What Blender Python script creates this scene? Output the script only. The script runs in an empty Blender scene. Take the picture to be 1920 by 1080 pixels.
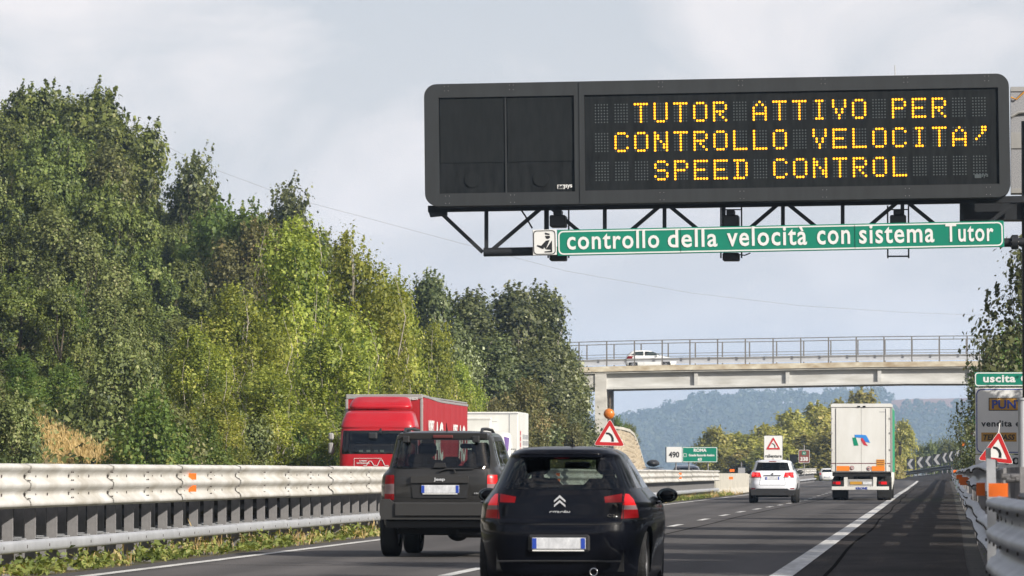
import bpy, math, random
import numpy as np
from mathutils import Vector, Matrix
from mathutils.geometry import delaunay_2d_cdt
PI = math.pi
R = math.radians
S = bpy.context.scene
COL = S.collection
random.seed(7)

# ------------------------------------------------------------------ camera
F = 8500.0                       # focal length in pixels of a 1920 wide frame
PITCH = math.atan(346 / F)
YAW = math.atan(783 * math.cos(PITCH) / F)
EYE = 1.16
cd = bpy.data.cameras.new('camera')
cam = bpy.data.objects.new('camera', cd)
COL.objects.link(cam)
cam.location = (0, 0, EYE)
cam.rotation_euler = (PI / 2 + PITCH, 0, YAW)
cd.sensor_width = 36
cd.lens = 36 * F / 1920
cd.clip_start = 1
cd.clip_end = 12000
cd.dof.use_dof = True
cd.dof.focus_distance = 95
cd.dof.aperture_fstop = (cd.lens / 1000) / 0.016
S.camera = cam

# ------------------------------------------------------------------ light
SUN = Vector((1.0, -0.72, 0.66)).normalized()      # towards the sun
SUN_EL = math.asin(SUN.z)
SUN_AZ = math.atan2(SUN.x, SUN.y)
w = bpy.data.worlds.new('World')
S.world = w
w.use_nodes = True
nt = w.node_tree
for n in list(nt.nodes):
    nt.nodes.remove(n)
N, L = nt.nodes, nt.links
out = N.new('ShaderNodeOutputWorld')
bg = N.new('ShaderNodeBackground')
bg.inputs['Strength'].default_value = 0.072
sky = N.new('ShaderNodeTexSky')
sky.sky_type = 'NISHITA'
sky.sun_disc = False
sky.sun_elevation = SUN_EL
sky.sun_rotation = SUN_AZ
sky.air_density = 1.0
sky.dust_density = 2.0
sky.ozone_density = 1.5
tc = N.new('ShaderNodeTexCoord')
mp = N.new('ShaderNodeMapping')
mp.inputs['Scale'].default_value = (1, 1, 2.2)
no = N.new('ShaderNodeTexNoise')
no.inputs['Scale'].default_value = 11
no.inputs['Detail'].default_value = 7
no.inputs['Roughness'].default_value = 0.55
no.inputs['Distortion'].default_value = 0.4
cr = N.new('ShaderNodeValToRGB')
cr.color_ramp.elements[0].position = 0.47
cr.color_ramp.elements[0].color = (0.0, 0.0, 0.0, 1)
cr.color_ramp.elements[1].position = 0.64
cr.color_ramp.elements[1].color = (0.8, 0.8, 0.8, 1)
mx = N.new('ShaderNodeMix')
mx.data_type = 'RGBA'
mx.inputs[7].default_value = (10.6, 9.8, 9.5, 1)   # thin high cloud, same units as the sky
# pale veil of hazy air low in the sky, the same all round
sx_ = N.new('ShaderNodeSeparateXYZ'); L.new(tc.outputs['Generated'], sx_.inputs[0])
ab = N.new('ShaderNodeMath'); ab.operation = 'MULTIPLY'; ab.inputs[1].default_value = -5.5; L.new(sx_.outputs['Z'], ab.inputs[0])
ex = N.new('ShaderNodeMath'); ex.operation = 'EXPONENT'; L.new(ab.outputs[0], ex.inputs[0])
ve = N.new('ShaderNodeMath'); ve.operation = 'MULTIPLY'; ve.inputs[1].default_value = 0.85; ve.use_clamp = True; L.new(ex.outputs[0], ve.inputs[0])
mv = N.new('ShaderNodeMix'); mv.data_type = 'RGBA'; mv.inputs[7].default_value = (10.1, 9.3, 9.4, 1)
L.new(ve.outputs[0], mv.inputs[0]); L.new(sky.outputs['Color'], mv.inputs[6])
L.new(tc.outputs['Generated'], mp.inputs['Vector'])
L.new(mp.outputs['Vector'], no.inputs['Vector'])
L.new(no.outputs['Fac'], cr.inputs['Fac'])
L.new(cr.outputs['Color'], mx.inputs[0])
L.new(mv.outputs[2], mx.inputs[6])
L.new(mx.outputs[2], bg.inputs['Color'])
L.new(bg.outputs['Background'], out.inputs['Surface'])

sl = bpy.data.lights.new('sun', 'SUN')
sl.energy = 5.0
sl.angle = R(0.53)
sl.color = (1.0, 0.945, 0.86)
so = bpy.data.objects.new('sun', sl)
COL.objects.link(so)
so.rotation_euler = (-SUN).to_track_quat('-Z', 'Y').to_euler()
S.view_settings.view_transform = 'Standard'
S.view_settings.look = 'None'
S.view_settings.gamma = 1
S.view_settings.use_curve_mapping = False
S.view_settings.exposure = 0.5
try:
    S.cycles.max_bounces = 5
    S.cycles.diffuse_bounces = 2
    S.cycles.glossy_bounces = 2
    S.cycles.transmission_bounces = 4
    S.cycles.transparent_max_bounces = 10
    S.cycles.volume_bounces = 1
    S.cycles.use_denoising = True
    S.cycles.caustics_reflective = False
    S.cycles.caustics_refractive = False
except Exception:
    pass

# ------------------------------------------------------------------ helpers
_f = Vector((-math.sin(YAW) * math.cos(PITCH), math.cos(YAW) * math.cos(PITCH), math.sin(PITCH)))
_r = Vector((math.cos(YAW), math.sin(YAW), 0))
_u = _r.cross(_f)


def W(px, py, Y):
    """place in the world, at distance Y along the road, of a spot seen in the photograph"""
    d = _f * F + _r * (px - 960) + _u * (540 - py)
    t = Y / d.y
    return Vector((d.x * t, Y, EYE + d.z * t))


def tag(o, label=None, cat=None, group=None, kind=None):
    if label: o['label'] = label
    if cat: o['category'] = cat
    if group: o['group'] = group
    if kind: o['kind'] = kind
    return o


def empty(name, loc=(0, 0, 0), rz=0.0, label=None, cat=None, group=None, ry=0.0):
    o = bpy.data.objects.new(name, None)
    COL.objects.link(o)
    o.location = loc
    o.rotation_euler = (0, ry, rz)
    o.empty_display_size = 0.2
    return tag(o, label, cat, group)


def put(name, me, parent=None, loc=None):
    o = bpy.data.objects.new(name, me)
    COL.objects.link(o)
    if parent is not None: o.parent = parent
    if loc is not None: o.location = loc
    return o


def copy_tree(o, parent=None):
    c = o.copy()
    COL.objects.link(c)
    c.parent = parent
    for ch in list(o.children):
        copy_tree(ch, c)
    return c


class MB:
    """collects faces and links them as ONE mesh object"""
    def __init__(s):
        s.v = []; s.f = []; s.m = []; s.sm = []; s.mats = []

    def mi(s, m):
        if m not in s.mats: s.mats.append(m)
        return s.mats.index(m)

    def add(s, vs, fs, m, smooth=False, M=None):
        b = len(s.v)
        if M is not None: vs = [M @ Vector(v) for v in vs]
        s.v += [tuple(v) for v in vs]
        k = s.mi(m)
        for f in fs:
            s.f.append([i + b for i in f]); s.m.append(k); s.sm.append(smooth)
        return s

    def box(s, x0, x1, y0, y1, z0, z1, m, M=None, bev=0.0):
        if bev <= 0:
            vs = [(x0, y0, z0), (x1, y0, z0), (x1, y1, z0), (x0, y1, z0), (x0, y0, z1), (x1, y0, z1), (x1, y1, z1), (x0, y1, z1)]
            fs = [(0, 3, 2, 1), (4, 5, 6, 7), (0, 1, 5, 4), (1, 2, 6, 5), (2, 3, 7, 6), (3, 0, 4, 7)]
            return s.add(vs, fs, m, False, M)
        b = min(bev, (x1 - x0) / 2.01, (y1 - y0) / 2.01, (z1 - z0) / 2.01)
        vs = []; idx = {}
        X = (x0, x1); Y = (y0, y1); Z = (z0, z1)
        for i in (0, 1):
            for j in (0, 1):
                for k in (0, 1):
                    sx, sy, sz = (1, -1)[i], (1, -1)[j], (1, -1)[k]
                    idx[i, j, k, 'x'] = len(vs); vs.append((X[i], Y[j] + sy * b, Z[k] + sz * b))
                    idx[i, j, k, 'y'] = len(vs); vs.append((X[i] + sx * b, Y[j], Z[k] + sz * b))
                    idx[i, j, k, 'z'] = len(vs); vs.append((X[i] + sx * b, Y[j] + sy * b, Z[k]))
        fs = []
        for i in (0, 1):
            fs.append([idx[i, 0, 0, 'x'], idx[i, 1, 0, 'x'], idx[i, 1, 1, 'x'], idx[i, 0, 1, 'x']])
            fs.append([idx[0, i, 0, 'y'], idx[1, i, 0, 'y'], idx[1, i, 1, 'y'], idx[0, i, 1, 'y']])
            fs.append([idx[0, 0, i, 'z'], idx[1, 0, i, 'z'], idx[1, 1, i, 'z'], idx[0, 1, i, 'z']])
            for j in (0, 1):
                fs.append([idx[i, j, 0, 'x'], idx[i, j, 0, 'y'], idx[i, j, 1, 'y'], idx[i, j, 1, 'x']])
                fs.append([idx[i, 0, j, 'x'], idx[i, 0, j, 'z'], idx[i, 1, j, 'z'], idx[i, 1, j, 'x']])
                fs.append([idx[0, i, j, 'y'], idx[0, i, j, 'z'], idx[1, i, j, 'z'], idx[1, i, j, 'y']])
                for k in (0, 1):
                    fs.append([idx[i, j, k, 'x'], idx[i, j, k, 'y'], idx[i, j, k, 'z']])
        c = Vector(((x0 + x1) / 2, (y0 + y1) / 2, (z0 + z1) / 2))
        gs = []
        for f in fs:
            p = [Vector(vs[q]) for q in f]
            nn = (p[1] - p[0]).cross(p[2] - p[0])
            gs.append(f if nn.dot(sum(p, Vector()) / len(p) - c) > 0 else f[::-1])
        return s.add(vs, gs, m, False, M)

    def bar(s, a, b, wd, ht, m, up=(0, 0, 1)):
        a, b = Vector(a), Vector(b)
        d = (b - a); ln = d.length; d.normalize()
        u = Vector(up)
        if abs(u.dot(d)) > 0.99: u = Vector((0, 1, 0))
        x = d.cross(u).normalized(); z = x.cross(d)
        M = Matrix(((x.x, d.x, z.x, a.x), (x.y, d.y, z.y, a.y), (x.z, d.z, z.z, a.z), (0, 0, 0, 1)))
        return s.box(-wd / 2, wd / 2, 0, ln, -ht / 2, ht / 2, m, M)

    def tube(s, pts, rad, m, n=8, caps=True, smooth=True):
        pts = [Vector(p) for p in pts]
        rr = rad if isinstance(rad, (list, tuple)) else [rad] * len(pts)
        vs = []; fs = []
        ref = None
        for i, p in enumerate(pts):
            d = (pts[min(i + 1, len(pts) - 1)] - pts[max(i - 1, 0)]).normalized()
            if ref is None:
                ref = Vector((0, 0, 1)) if abs(d.z) < 0.9 else Vector((1, 0, 0))
            x = d.cross(ref).normalized(); y = x.cross(d).normalized()
            for k in range(n):
                a = 2 * PI * k / n
                vs.append(p + (x * math.cos(a) + y * math.sin(a)) * rr[i])
        for i in range(len(pts) - 1):
            for k in range(n):
                k2 = (k + 1) % n
                fs.append((i * n + k, i * n + k2, (i + 1) * n + k2, (i + 1) * n + k))
        s.add(vs, fs, m, smooth)
        if caps:
            b = [v for v in vs[:n]]; t = [v for v in vs[-n:]]
            s.add(b, [list(range(n))], m); s.add(t, [list(range(n))[::-1]], m)
        return s

    def cyl(s, c, ax, r, h, m, n=20, r2=None, smooth=True):
        c = Vector(c); ax = Vector(ax).normalized()
        return s.tube([c - ax * h / 2, c + ax * h / 2], [r, r if r2 is None else r2], m, n, True, smooth)

    def lathe(s, prof, c, ax, m, n=28, smooth=True):
        """prof: (radius, along axis)"""
        c = Vector(c); ax = Vector(ax).normalized()
        ref = Vector((0, 0, 1)) if abs(ax.z) < 0.9 else Vector((1, 0, 0))
        x = ax.cross(ref).normalized(); y = ax.cross(x)
        vs = []; fs = []
        for r, h in prof:
            for k in range(n):
                a = 2 * PI * k / n
                vs.append(c + ax * h + (x * math.cos(a) + y * math.sin(a)) * r)
        for i in range(len(prof) - 1):
            for k in range(n):
                k2 = (k + 1) % n
                fs.append((i * n + k, i * n + k2, (i + 1) * n + k2, (i + 1) * n + k))
        return s.add(vs, fs, m, smooth)

    def ell(s, c, r, m, nu=16, nv=10, M=None):
        vs = []; fs = []
        for i in range(nv + 1):
            t = PI * i / nv
            for k in range(nu):
                a = 2 * PI * k / nu
                vs.append((c[0] + r[0] * math.sin(t) * math.cos(a), c[1] + r[1] * math.sin(t) * math.sin(a), c[2] + r[2] * math.cos(t)))
        for i in range(nv):
            for k in range(nu):
                k2 = (k + 1) % nu
                fs.append((i * nu + k, (i + 1) * nu + k, (i + 1) * nu + k2, i * nu + k2))
        return s.add(vs, fs, m, True, M)

    def prism(s, poly, y0, y1, m, M=None, ax='y', smooth=False):
        """2D outline pushed along an axis; outline counter-clockwise seen from the y0 side"""
        n = len(poly)
        if ax == 'y': vs = [(p[0], y0, p[1]) for p in poly] + [(p[0], y1, p[1]) for p in poly]
        elif ax == 'x': vs = [(y0, p[0], p[1]) for p in poly] + [(y1, p[0], p[1]) for p in poly]
        else: vs = [(p[0], p[1], y0) for p in poly] + [(p[0], p[1], y1) for p in poly]
        s.add(vs, [list(range(n)), [n + i for i in range(n)][::-1]], m, False, M)
        s.add(vs, [(i, n + i, n + (i + 1) % n, (i + 1) % n) for i in range(n)], m, smooth, M)
        return s

    def sweep(s, prof, path, m, smooth=True, closed=False, flip=False):
        """profile (side, up) carried along a path of (x, y, z); side = to the left of travel is +"""
        n = len(prof); vs = []; fs = []
        P = [Vector(p) for p in path]
        for i, p in enumerate(P):
            d = P[min(i + 1, len(P) - 1)] - P[max(i - 1, 0)]
            sd = Vector((-d.y, d.x, 0)).normalized()
            for a, b in prof:
                vs.append(p + sd * a + Vector((0, 0, b)))
        rng = n if closed else n - 1
        for i in range(len(P) - 1):
            for k in range(rng):
                k2 = (k + 1) % n
                q = (i * n + k, (i + 1) * n + k, (i + 1) * n + k2, i * n + k2)
                fs.append(q[::-1] if flip else q)
        return s.add(vs, fs, m, smooth)

    def mesh(s, name):
        me = bpy.data.meshes.new(name)
        me.from_pydata(s.v, [], s.f)
        for m in s.mats: me.materials.append(m)
        me.polygons.foreach_set('material_index', s.m)
        me.polygons.foreach_set('use_smooth', s.sm)
        me.update()
        return me

    def build(s, name, parent=None, loc=None):
        return put(name, s.mesh(name), parent, loc)


def rrect(x0, x1, z0, z1, r, n=5):
    pts = []
    for cx, cz, a0 in ((x1 - r, z0 + r, -90), (x1 - r, z1 - r, 0), (x0 + r, z1 - r, 90), (x0 + r, z0 + r, 180)):
        for i in range(n + 1):
            a = R(a0 + 90 * i / n)
            pts.append((cx + r * math.cos(a), cz + r * math.sin(a)))
    return pts


def text_mesh(txt, size, m, bold=0.0, depth=0.004, width=None, height=None, align='CENTER', shear=0.0, space=1.0):
    """flat lettering standing upright, facing -y, centred on its own origin"""
    cu = bpy.data.curves.new('lettering', 'FONT')
    cu.body = txt; cu.size = size; cu.extrude = depth; cu.offset = bold
    cu.align_x = 'CENTER'; cu.shear = shear; cu.space_character = space; cu.resolution_u = 3
    o = bpy.data.objects.new('lettering', cu)
    me = bpy.data.meshes.new_from_object(o)
    bpy.data.objects.remove(o); bpy.data.curves.remove(cu)
    n = len(me.vertices)
    co = np.empty(n * 3); me.vertices.foreach_get('co', co); co = co.reshape(-1, 3)
    c0 = (co.min(0) + co.max(0)) / 2
    ext = co.max(0) - co.min(0)
    kx = width / ext[0] if width else 1
    kz = height / ext[1] if height else 1
    if width and not height: kz = kx
    if height and not width: kx = kz
    q = np.empty_like(co)
    q[:, 0] = (co[:, 0] - c0[0]) * kx; q[:, 2] = (co[:, 1] - c0[1]) * kz; q[:, 1] = -(co[:, 2] - c0[2])
    me.vertices.foreach_set('co', q.ravel())
    me.materials.clear(); me.materials.append(m)
    me.update()
    return me


def text(txt, size, m, parent, loc, rz=0.0, name='lettering', **k):
    o = put(name, text_mesh(txt, size, m, **k), parent, loc)
    o.rotation_euler = (0, 0, rz)
    return o

# ------------------------------------------------------------------ materials


def mat(name, col, rough=0.5, metal=0.0, var=0.0, vs=3.0, bump=0.0, bs=20.0, coat=0.0, col2=None, emit=None, es=0.0, spec=0.5, stretch=(1, 1, 1), trans=0.0):
    m = bpy.data.materials.new(name)
    m.use_nodes = True
    nt = m.node_tree; b = nt.nodes['Principled BSDF']
    b.inputs['Base Color'].default_value = (*col, 1)
    b.inputs['Roughness'].default_value = rough
    b.inputs['Metallic'].default_value = metal
    b.inputs['Specular IOR Level'].default_value = spec
    if coat:
        b.inputs['Coat Weight'].default_value = coat
        b.inputs['Coat Roughness'].default_value = 0.04
    if emit:
        b.inputs['Emission Color'].default_value = (*emit, 1)
        b.inputs['Emission Strength'].default_value = es
    if var or bump:
        t = nt.nodes.new('ShaderNodeTexCoord')
        mp = nt.nodes.new('ShaderNodeMapping'); mp.inputs['Scale'].default_value = stretch
        nt.links.new(t.outputs['Object'], mp.inputs['Vector'])
    if var:
        n = nt.nodes.new('ShaderNodeTexNoise'); n.inputs['Scale'].default_value = vs
        n.inputs['Detail'].default_value = 6; n.inputs['Roughness'].default_value = 0.62
        nt.links.new(mp.outputs['Vector'], n.inputs['Vector'])
        r = nt.nodes.new('ShaderNodeMapRange')
        r.inputs['From Min'].default_value = 0.3; r.inputs['From Max'].default_value = 0.7
        nt.links.new(n.outputs['Fac'], r.inputs['Value'])
        x = nt.nodes.new('ShaderNodeMix'); x.data_type = 'RGBA'
        c2 = col2 if col2 else tuple(c * (1 - var) for c in col)
        x.inputs[6].default_value = (*c2, 1); x.inputs[7].default_value = (*col, 1)
        nt.links.new(r.outputs['Result'], x.inputs[0])
        nt.links.new(x.outputs[2], b.inputs['Base Color'])
        rr = nt.nodes.new('ShaderNodeMapRange')
        rr.inputs['To Min'].default_value = min(1, rough + 0.12); rr.inputs['To Max'].default_value = max(0.02, rough - 0.05)
        nt.links.new(n.outputs['Fac'], rr.inputs['Value']); nt.links.new(rr.outputs['Result'], b.inputs['Roughness'])
    if bump:
        n2 = nt.nodes.new('ShaderNodeTexNoise'); n2.inputs['Scale'].default_value = bs; n2.inputs['Detail'].default_value = 5
        nt.links.new(mp.outputs['Vector'], n2.inputs['Vector'])
        bp = nt.nodes.new('ShaderNodeBump'); bp.inputs['Strength'].default_value = bump; bp.inputs['Distance'].default_value = 0.05
        nt.links.new(n2.outputs['Fac'], bp.inputs['Height']); nt.links.new(bp.outputs['Normal'], b.inputs['Normal'])
    return m


def glass(name, tint, dens=0.5, rough=0.02):
    """thin car glass: part clear, part reflecting, part tinted"""
    m = bpy.data.materials.new(name); m.use_nodes = True
    nt = m.node_tree; nt.nodes.remove(nt.nodes['Principled BSDF'])
    o = nt.nodes['Material Output']
    tr = nt.nodes.new('ShaderNodeBsdfTransparent'); tr.inputs['Color'].default_value = (*tint, 1)
    gl = nt.nodes.new('ShaderNodeBsdfGlossy'); gl.inputs['Roughness'].default_value = rough
    lw = nt.nodes.new('ShaderNodeLayerWeight'); lw.inputs['Blend'].default_value = 0.5
    pw = nt.nodes.new('ShaderNodeMath'); pw.operation = 'POWER'; pw.inputs[1].default_value = 5
    fr = nt.nodes.new('ShaderNodeMath'); fr.operation = 'MULTIPLY_ADD'; fr.inputs[1].default_value = 0.9; fr.inputs[2].default_value = 0.06
    nt.links.new(lw.outputs['Facing'], pw.inputs[0]); nt.links.new(pw.outputs[0], fr.inputs[0])
    mxx = nt.nodes.new('ShaderNodeMixShader')
    nt.links.new(fr.outputs[0], mxx.inputs['Fac'])
    nt.links.new(tr.outputs[0], mxx.inputs[1]); nt.links.new(gl.outputs[0], mxx.inputs[2])
    nt.links.new(mxx.outputs[0], o.inputs['Surface'])
    return m


def leafmat(name, dark, light, yellow=None, yel=0.1, trans=0.35):
    m = bpy.data.materials.new(name); m.use_nodes = True
    nt = m.node_tree; nt.nodes.remove(nt.nodes['Principled BSDF'])
    o = nt.nodes['Material Output']; Nn = nt.nodes; K = nt.links
    at = Nn.new('ShaderNodeAttribute'); at.attribute_name = 'tint'
    ramp = Nn.new('ShaderNodeValToRGB')
    e = ramp.color_ramp.elements
    e[0].position = 0.0; e[0].color = (*dark, 1)
    e[1].position = 0.8 if yellow else 1.0; e[1].color = (*light, 1)
    if yellow:
        q = ramp.color_ramp.elements.new(1.0); q.color = (*yellow, 1)
        ramp.color_ramp.elements[1].position = 1 - yel
    K.new(at.outputs['Fac'], ramp.inputs['Fac'])
    oi = Nn.new('ShaderNodeObjectInfo')
    hs = Nn.new('ShaderNodeHueSaturation')
    r1 = Nn.new('ShaderNodeMapRange'); r1.inputs['To Min'].default_value = 0.8; r1.inputs['To Max'].default_value = 1.2
    r2 = Nn.new('ShaderNodeMapRange'); r2.inputs['To Min'].default_value = 0.485; r2.inputs['To Max'].default_value = 0.515
    K.new(oi.outputs['Random'], r1.inputs['Value']); K.new(oi.outputs['Random'], r2.inputs['Value'])
    K.new(r1.outputs['Result'], hs.inputs['Value']); K.new(r2.outputs['Result'], hs.inputs['Hue'])
    K.new(ramp.outputs['Color'], hs.inputs['Color'])
    pr = Nn.new('ShaderNodeBsdfPrincipled'); pr.inputs['Roughness'].default_value = 0.55
    pr.inputs['Specular IOR Level'].default_value = 0.35
    tl = Nn.new('ShaderNodeBsdfTranslucent')
    g = Nn.new('ShaderNodeMix'); g.data_type = 'RGBA'; g.blend_type = 'MULTIPLY'; g.inputs[0].default_value = 1
    g.inputs[7].default_value = (1.5, 1.5, 0.6, 1)
    K.new(hs.outputs['Color'], pr.inputs['Base Color']); K.new(hs.outputs['Color'], g.inputs[6]); K.new(g.outputs[2], tl.inputs['Color'])
    ms = Nn.new('ShaderNodeMixShader'); ms.inputs['Fac'].default_value = trans
    K.new(pr.outputs[0], ms.inputs[1]); K.new(tl.outputs[0], ms.inputs[2]); K.new(ms.outputs[0], o.inputs['Surface'])
    return m


M = {}
M['galv'] = mat('galvanised_rail', (0.70, 0.69, 0.66), 0.5, 0.15, 0.3, 2.0, 0.05, 30, col2=(0.42, 0.39, 0.33), stretch=(1, 0.6, 0.8))
M['galv2'] = mat('galvanised_rail_cool', (0.52, 0.53, 0.55), 0.45, 0.35, 0.25, 2.0, 0.05, 30)
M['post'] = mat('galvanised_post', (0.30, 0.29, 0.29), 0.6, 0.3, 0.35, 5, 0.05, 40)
M['hole'] = mat('bolt_hole', (0.05, 0.04, 0.035), 0.8)
M['orange'] = mat('orange_reflector', (0.85, 0.17, 0.02), 0.35, emit=None)
M['concrete'] = mat('concrete', (0.50, 0.47, 0.40), 0.85, 0, 0.3, 1.2, 0.2, 15)
M['concrete_s'] = mat('concrete_stained', (0.62, 0.60, 0.55), 0.85, 0, 0.4, 0.5, 0.2, 12, col2=(0.33, 0.32, 0.29), stretch=(1, 1, 3))
M['bridge'] = mat('bridge_grey', (0.60, 0.60, 0.58), 0.8, 0, 0.3, 0.35, 0.1, 12, col2=(0.36, 0.35, 0.32), stretch=(1, 1, 4))
M['rust'] = mat('stained_edge', (0.64, 0.60, 0.48), 0.85, 0, 0.5, 0.9, 0.2, 10, col2=(0.30, 0.22, 0.13), stretch=(1, 1, 2))
M['railing'] = mat('railing_steel', (0.20, 0.19, 0.18), 0.6, 0.4, 0.3, 5)
M['asphalt'] = mat('asphalt', (0.088, 0.081, 0.078), 0.85, 0, 0.25, 0.25, 0.35, 60, spec=0.3, stretch=(1, 0.12, 1))
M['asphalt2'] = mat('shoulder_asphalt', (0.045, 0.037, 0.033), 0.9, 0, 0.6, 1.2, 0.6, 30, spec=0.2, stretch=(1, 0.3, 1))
M['white_line'] = mat('road_paint', (0.72, 0.71, 0.68), 0.6, 0, 0.3, 2.2, 0.1, 40, col2=(0.36, 0.35, 0.33), stretch=(2, 0.35, 1))
M['frame'] = mat('charcoal_housing', (0.022, 0.025, 0.027), 0.65, 0, 0.3, 1.6, stretch=(1.6, 1, 0.25))
M['panel'] = mat('matrix_panel', (0.019, 0.021, 0.022), 0.75, 0, 0.3, 3.5, col2=(0.009, 0.010, 0.011), spec=0.08, stretch=(2, 1, 0.4))
M['panel2'] = mat('matrix_panel_rim', (0.018, 0.020, 0.021), 0.75, 0, 0.3, 3.5, spec=0.08, stretch=(2, 1, 0.4))
M['led_off'] = mat('unlit_lamp', (0.07, 0.085, 0.09), 0.4)
M['led_on'] = mat('lit_lamp', (0.3, 0.15, 0.0), 0.5, emit=(1.0, 0.40, 0.010), es=1.9)
M['truss'] = mat('truss_steel', (0.024, 0.026, 0.030), 0.5, 0.3, 0.3, 3)
M['green'] = mat('green_sign', (0.0, 0.20, 0.125), 0.4, 0, 0.12, 1.0)
M['signwhite'] = mat('white_sign', (0.72, 0.72, 0.70), 0.4, 0, 0.08, 1.0)
M['signred'] = mat('red_sign', (0.50, 0.018, 0.02), 0.4, 0, 0.15, 2)
M['brown'] = mat('brown_sign', (0.18, 0.05, 0.035), 0.5)
M['black'] = mat('black_print', (0.012, 0.012, 0.013), 0.5)
M['blue'] = mat('blue_print', (0.02, 0.05, 0.28), 0.4)
M['signorange'] = mat('orange_sign', (0.62, 0.27, 0.03), 0.45)
M['signback'] = mat('sign_back', (0.25, 0.25, 0.26), 0.5, 0.5)
M['rubber'] = mat('tyre_rubber', (0.012, 0.012, 0.012), 0.85, bump=0.2, bs=60)
M['rim'] = mat('alloy', (0.5, 0.5, 0.52), 0.3, 0.8)
M['under'] = mat('underbody', (0.008, 0.008, 0.008), 0.9)
M['blackplastic'] = mat('black_plastic', (0.018, 0.018, 0.019), 0.5)
M['interior'] = mat('car_interior', (0.018, 0.018, 0.02), 0.85)
M['seat'] = mat('seat_cloth', (0.025, 0.026, 0.03), 0.9)
M['badge'] = mat('bright_badge', (0.62, 0.63, 0.65), 0.35, 0.3)
M['shadepanel'] = mat('panel_painted_shade', (0.035, 0.034, 0.033), 0.8, 0, 0.4, 3)  # near-black colour stands in for the shade behind the front rail
M['seam'] = mat('tar_seam', (0.022, 0.021, 0.020), 1.0, spec=0.0)
M['chrome'] = mat('chrome', (0.75, 0.76, 0.78), 0.12, 1.0)
M['paint_black'] = mat('black_paint', (0.003, 0.0035, 0.006), 0.35, 0.0, coat=0.4, spec=0.04)
M['paint_grey'] = mat('graphite_paint', (0.026, 0.025, 0.024), 0.42, 0.2, 0.12, 4, coat=0.45, spec=0.3)
M['bumper_grey'] = mat('dark_bumper', (0.032, 0.031, 0.030), 0.45, 0, 0.15, 3)
M['paint_white'] = mat('white_paint', (0.72, 0.74, 0.78), 0.3, coat=0.8)
M['paint_white2'] = mat('old_white_paint', (0.72, 0.72, 0.70), 0.4, coat=0.3)
M['paint_blue'] = mat('dark_blue_paint', (0.05, 0.07, 0.11), 0.3, 0.3, coat=0.8)
M['truck_red'] = mat('red_truck_paint', (0.40, 0.004, 0.010), 0.32, 0, 0.08, 1.0, coat=0.5)
M['curtain_red'] = mat('red_curtain', (0.38, 0.008, 0.012), 0.5, 0, 0.18, 1.2, 0.25, 3, stretch=(1, 3, 0.4))
M['curtain_green'] = mat('green_curtain', (0.03, 0.32, 0.16), 0.5, 0, 0.15, 2, 0.15, 4)
M['truck_white'] = mat('white_truck_body', (0.70, 0.70, 0.68), 0.45, 0, 0.10, 0.9, col2=(0.55, 0.54, 0.50), stretch=(1, 1, 0.35))
M['alu'] = mat('aluminium', (0.45, 0.44, 0.42), 0.45, 0.5, 0.2, 4)
M['lamp_red'] = mat('red_lamp', (0.16, 0.003, 0.005), 0.35, coat=0.05, spec=0.2, emit=(1, 0.01, 0.01), es=0.05)
M['lamp_lit'] = mat('lit_brake_lamp', (0.35, 0.004, 0.005), 0.3, coat=0.1, emit=(1, 0.008, 0.012), es=0.30)
M['lamp_hot'] = mat('lamp_core', (0.6, 0.02, 0.02), 0.2, emit=(1, 0.05, 0.05), es=1.3)
M['lamp_white'] = mat('clear_lamp', (0.22, 0.15, 0.155), 0.3, 0.1, coat=0.15)
M['lamp_amber'] = mat('amber_lamp', (0.62, 0.17, 0.015), 0.25, 0, 0.2, 8, coat=0.8)
M['plate'] = mat('number_plate', (0.70, 0.71, 0.73), 0.4, 0, 0.30, 14, col2=(0.42, 0.43, 0.45), stretch=(1.2, 1, 0.7))
M['plateblue'] = mat('plate_blue_band', (0.02, 0.06, 0.36), 0.4)
M['gls_tint'] = glass('tinted_glass', (0.28, 0.33, 0.30))
M['gls_dark'] = glass('privacy_glass', (0.10, 0.11, 0.11))
M['gls_clear'] = glass('clear_glass', (0.85, 0.90, 0.88))
M['skin'] = mat('skin', (0.42, 0.24, 0.17), 0.6)
M['hair'] = mat('hair', (0.02, 0.015, 0.012), 0.8)
M['shirt'] = mat('dark_shirt', (0.03, 0.035, 0.05), 0.9)
M['wire'] = mat('cable', (0.22, 0.22, 0.23), 0.6)
M['bark_pale'] = mat('pale_bark', (0.50, 0.46, 0.38), 0.85, 0, 0.5, 4, 0.3, 12, col2=(0.16, 0.13, 0.10))
M['bark'] = mat('bark', (0.12, 0.095, 0.07), 0.9, 0, 0.4, 3, 0.4, 12)
M['earth'] = mat('bank_soil', (0.13, 0.10, 0.055), 0.95, 0, 0.4, 0.35, 0.5, 3, col2=(0.045, 0.06, 0.02))
M['verge'] = mat('verge_soil', (0.12, 0.10, 0.07), 0.95, 0, 0.4, 1.0, 0.5, 8, col2=(0.05, 0.055, 0.025))
M['hillsoil'] = mat('far_hill_soil', (0.05, 0.06, 0.03), 0.95, 0, 0.4, 0.02)
M['field'] = mat('ploughed_field', (0.30, 0.14, 0.08), 0.95, 0, 0.2, 0.05)
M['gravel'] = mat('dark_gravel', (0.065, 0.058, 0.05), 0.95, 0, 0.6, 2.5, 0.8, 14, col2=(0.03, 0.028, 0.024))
M['stone'] = mat('stone_facing', (0.52, 0.45, 0.34), 0.9, 0, 0.45, 2.2, 0.6, 4, col2=(0.30, 0.24, 0.16))
M['l_poplar'] = leafmat('poplar_leaf', (0.050, 0.085, 0.012), (0.40, 0.44, 0.080), (0.56, 0.54, 0.15), 0.12, 0.42)
M['l_oak'] = leafmat('oak_leaf', (0.020, 0.036, 0.008), (0.180, 0.215, 0.046), (0.25, 0.26, 0.09), 0.10, 0.22)
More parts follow.
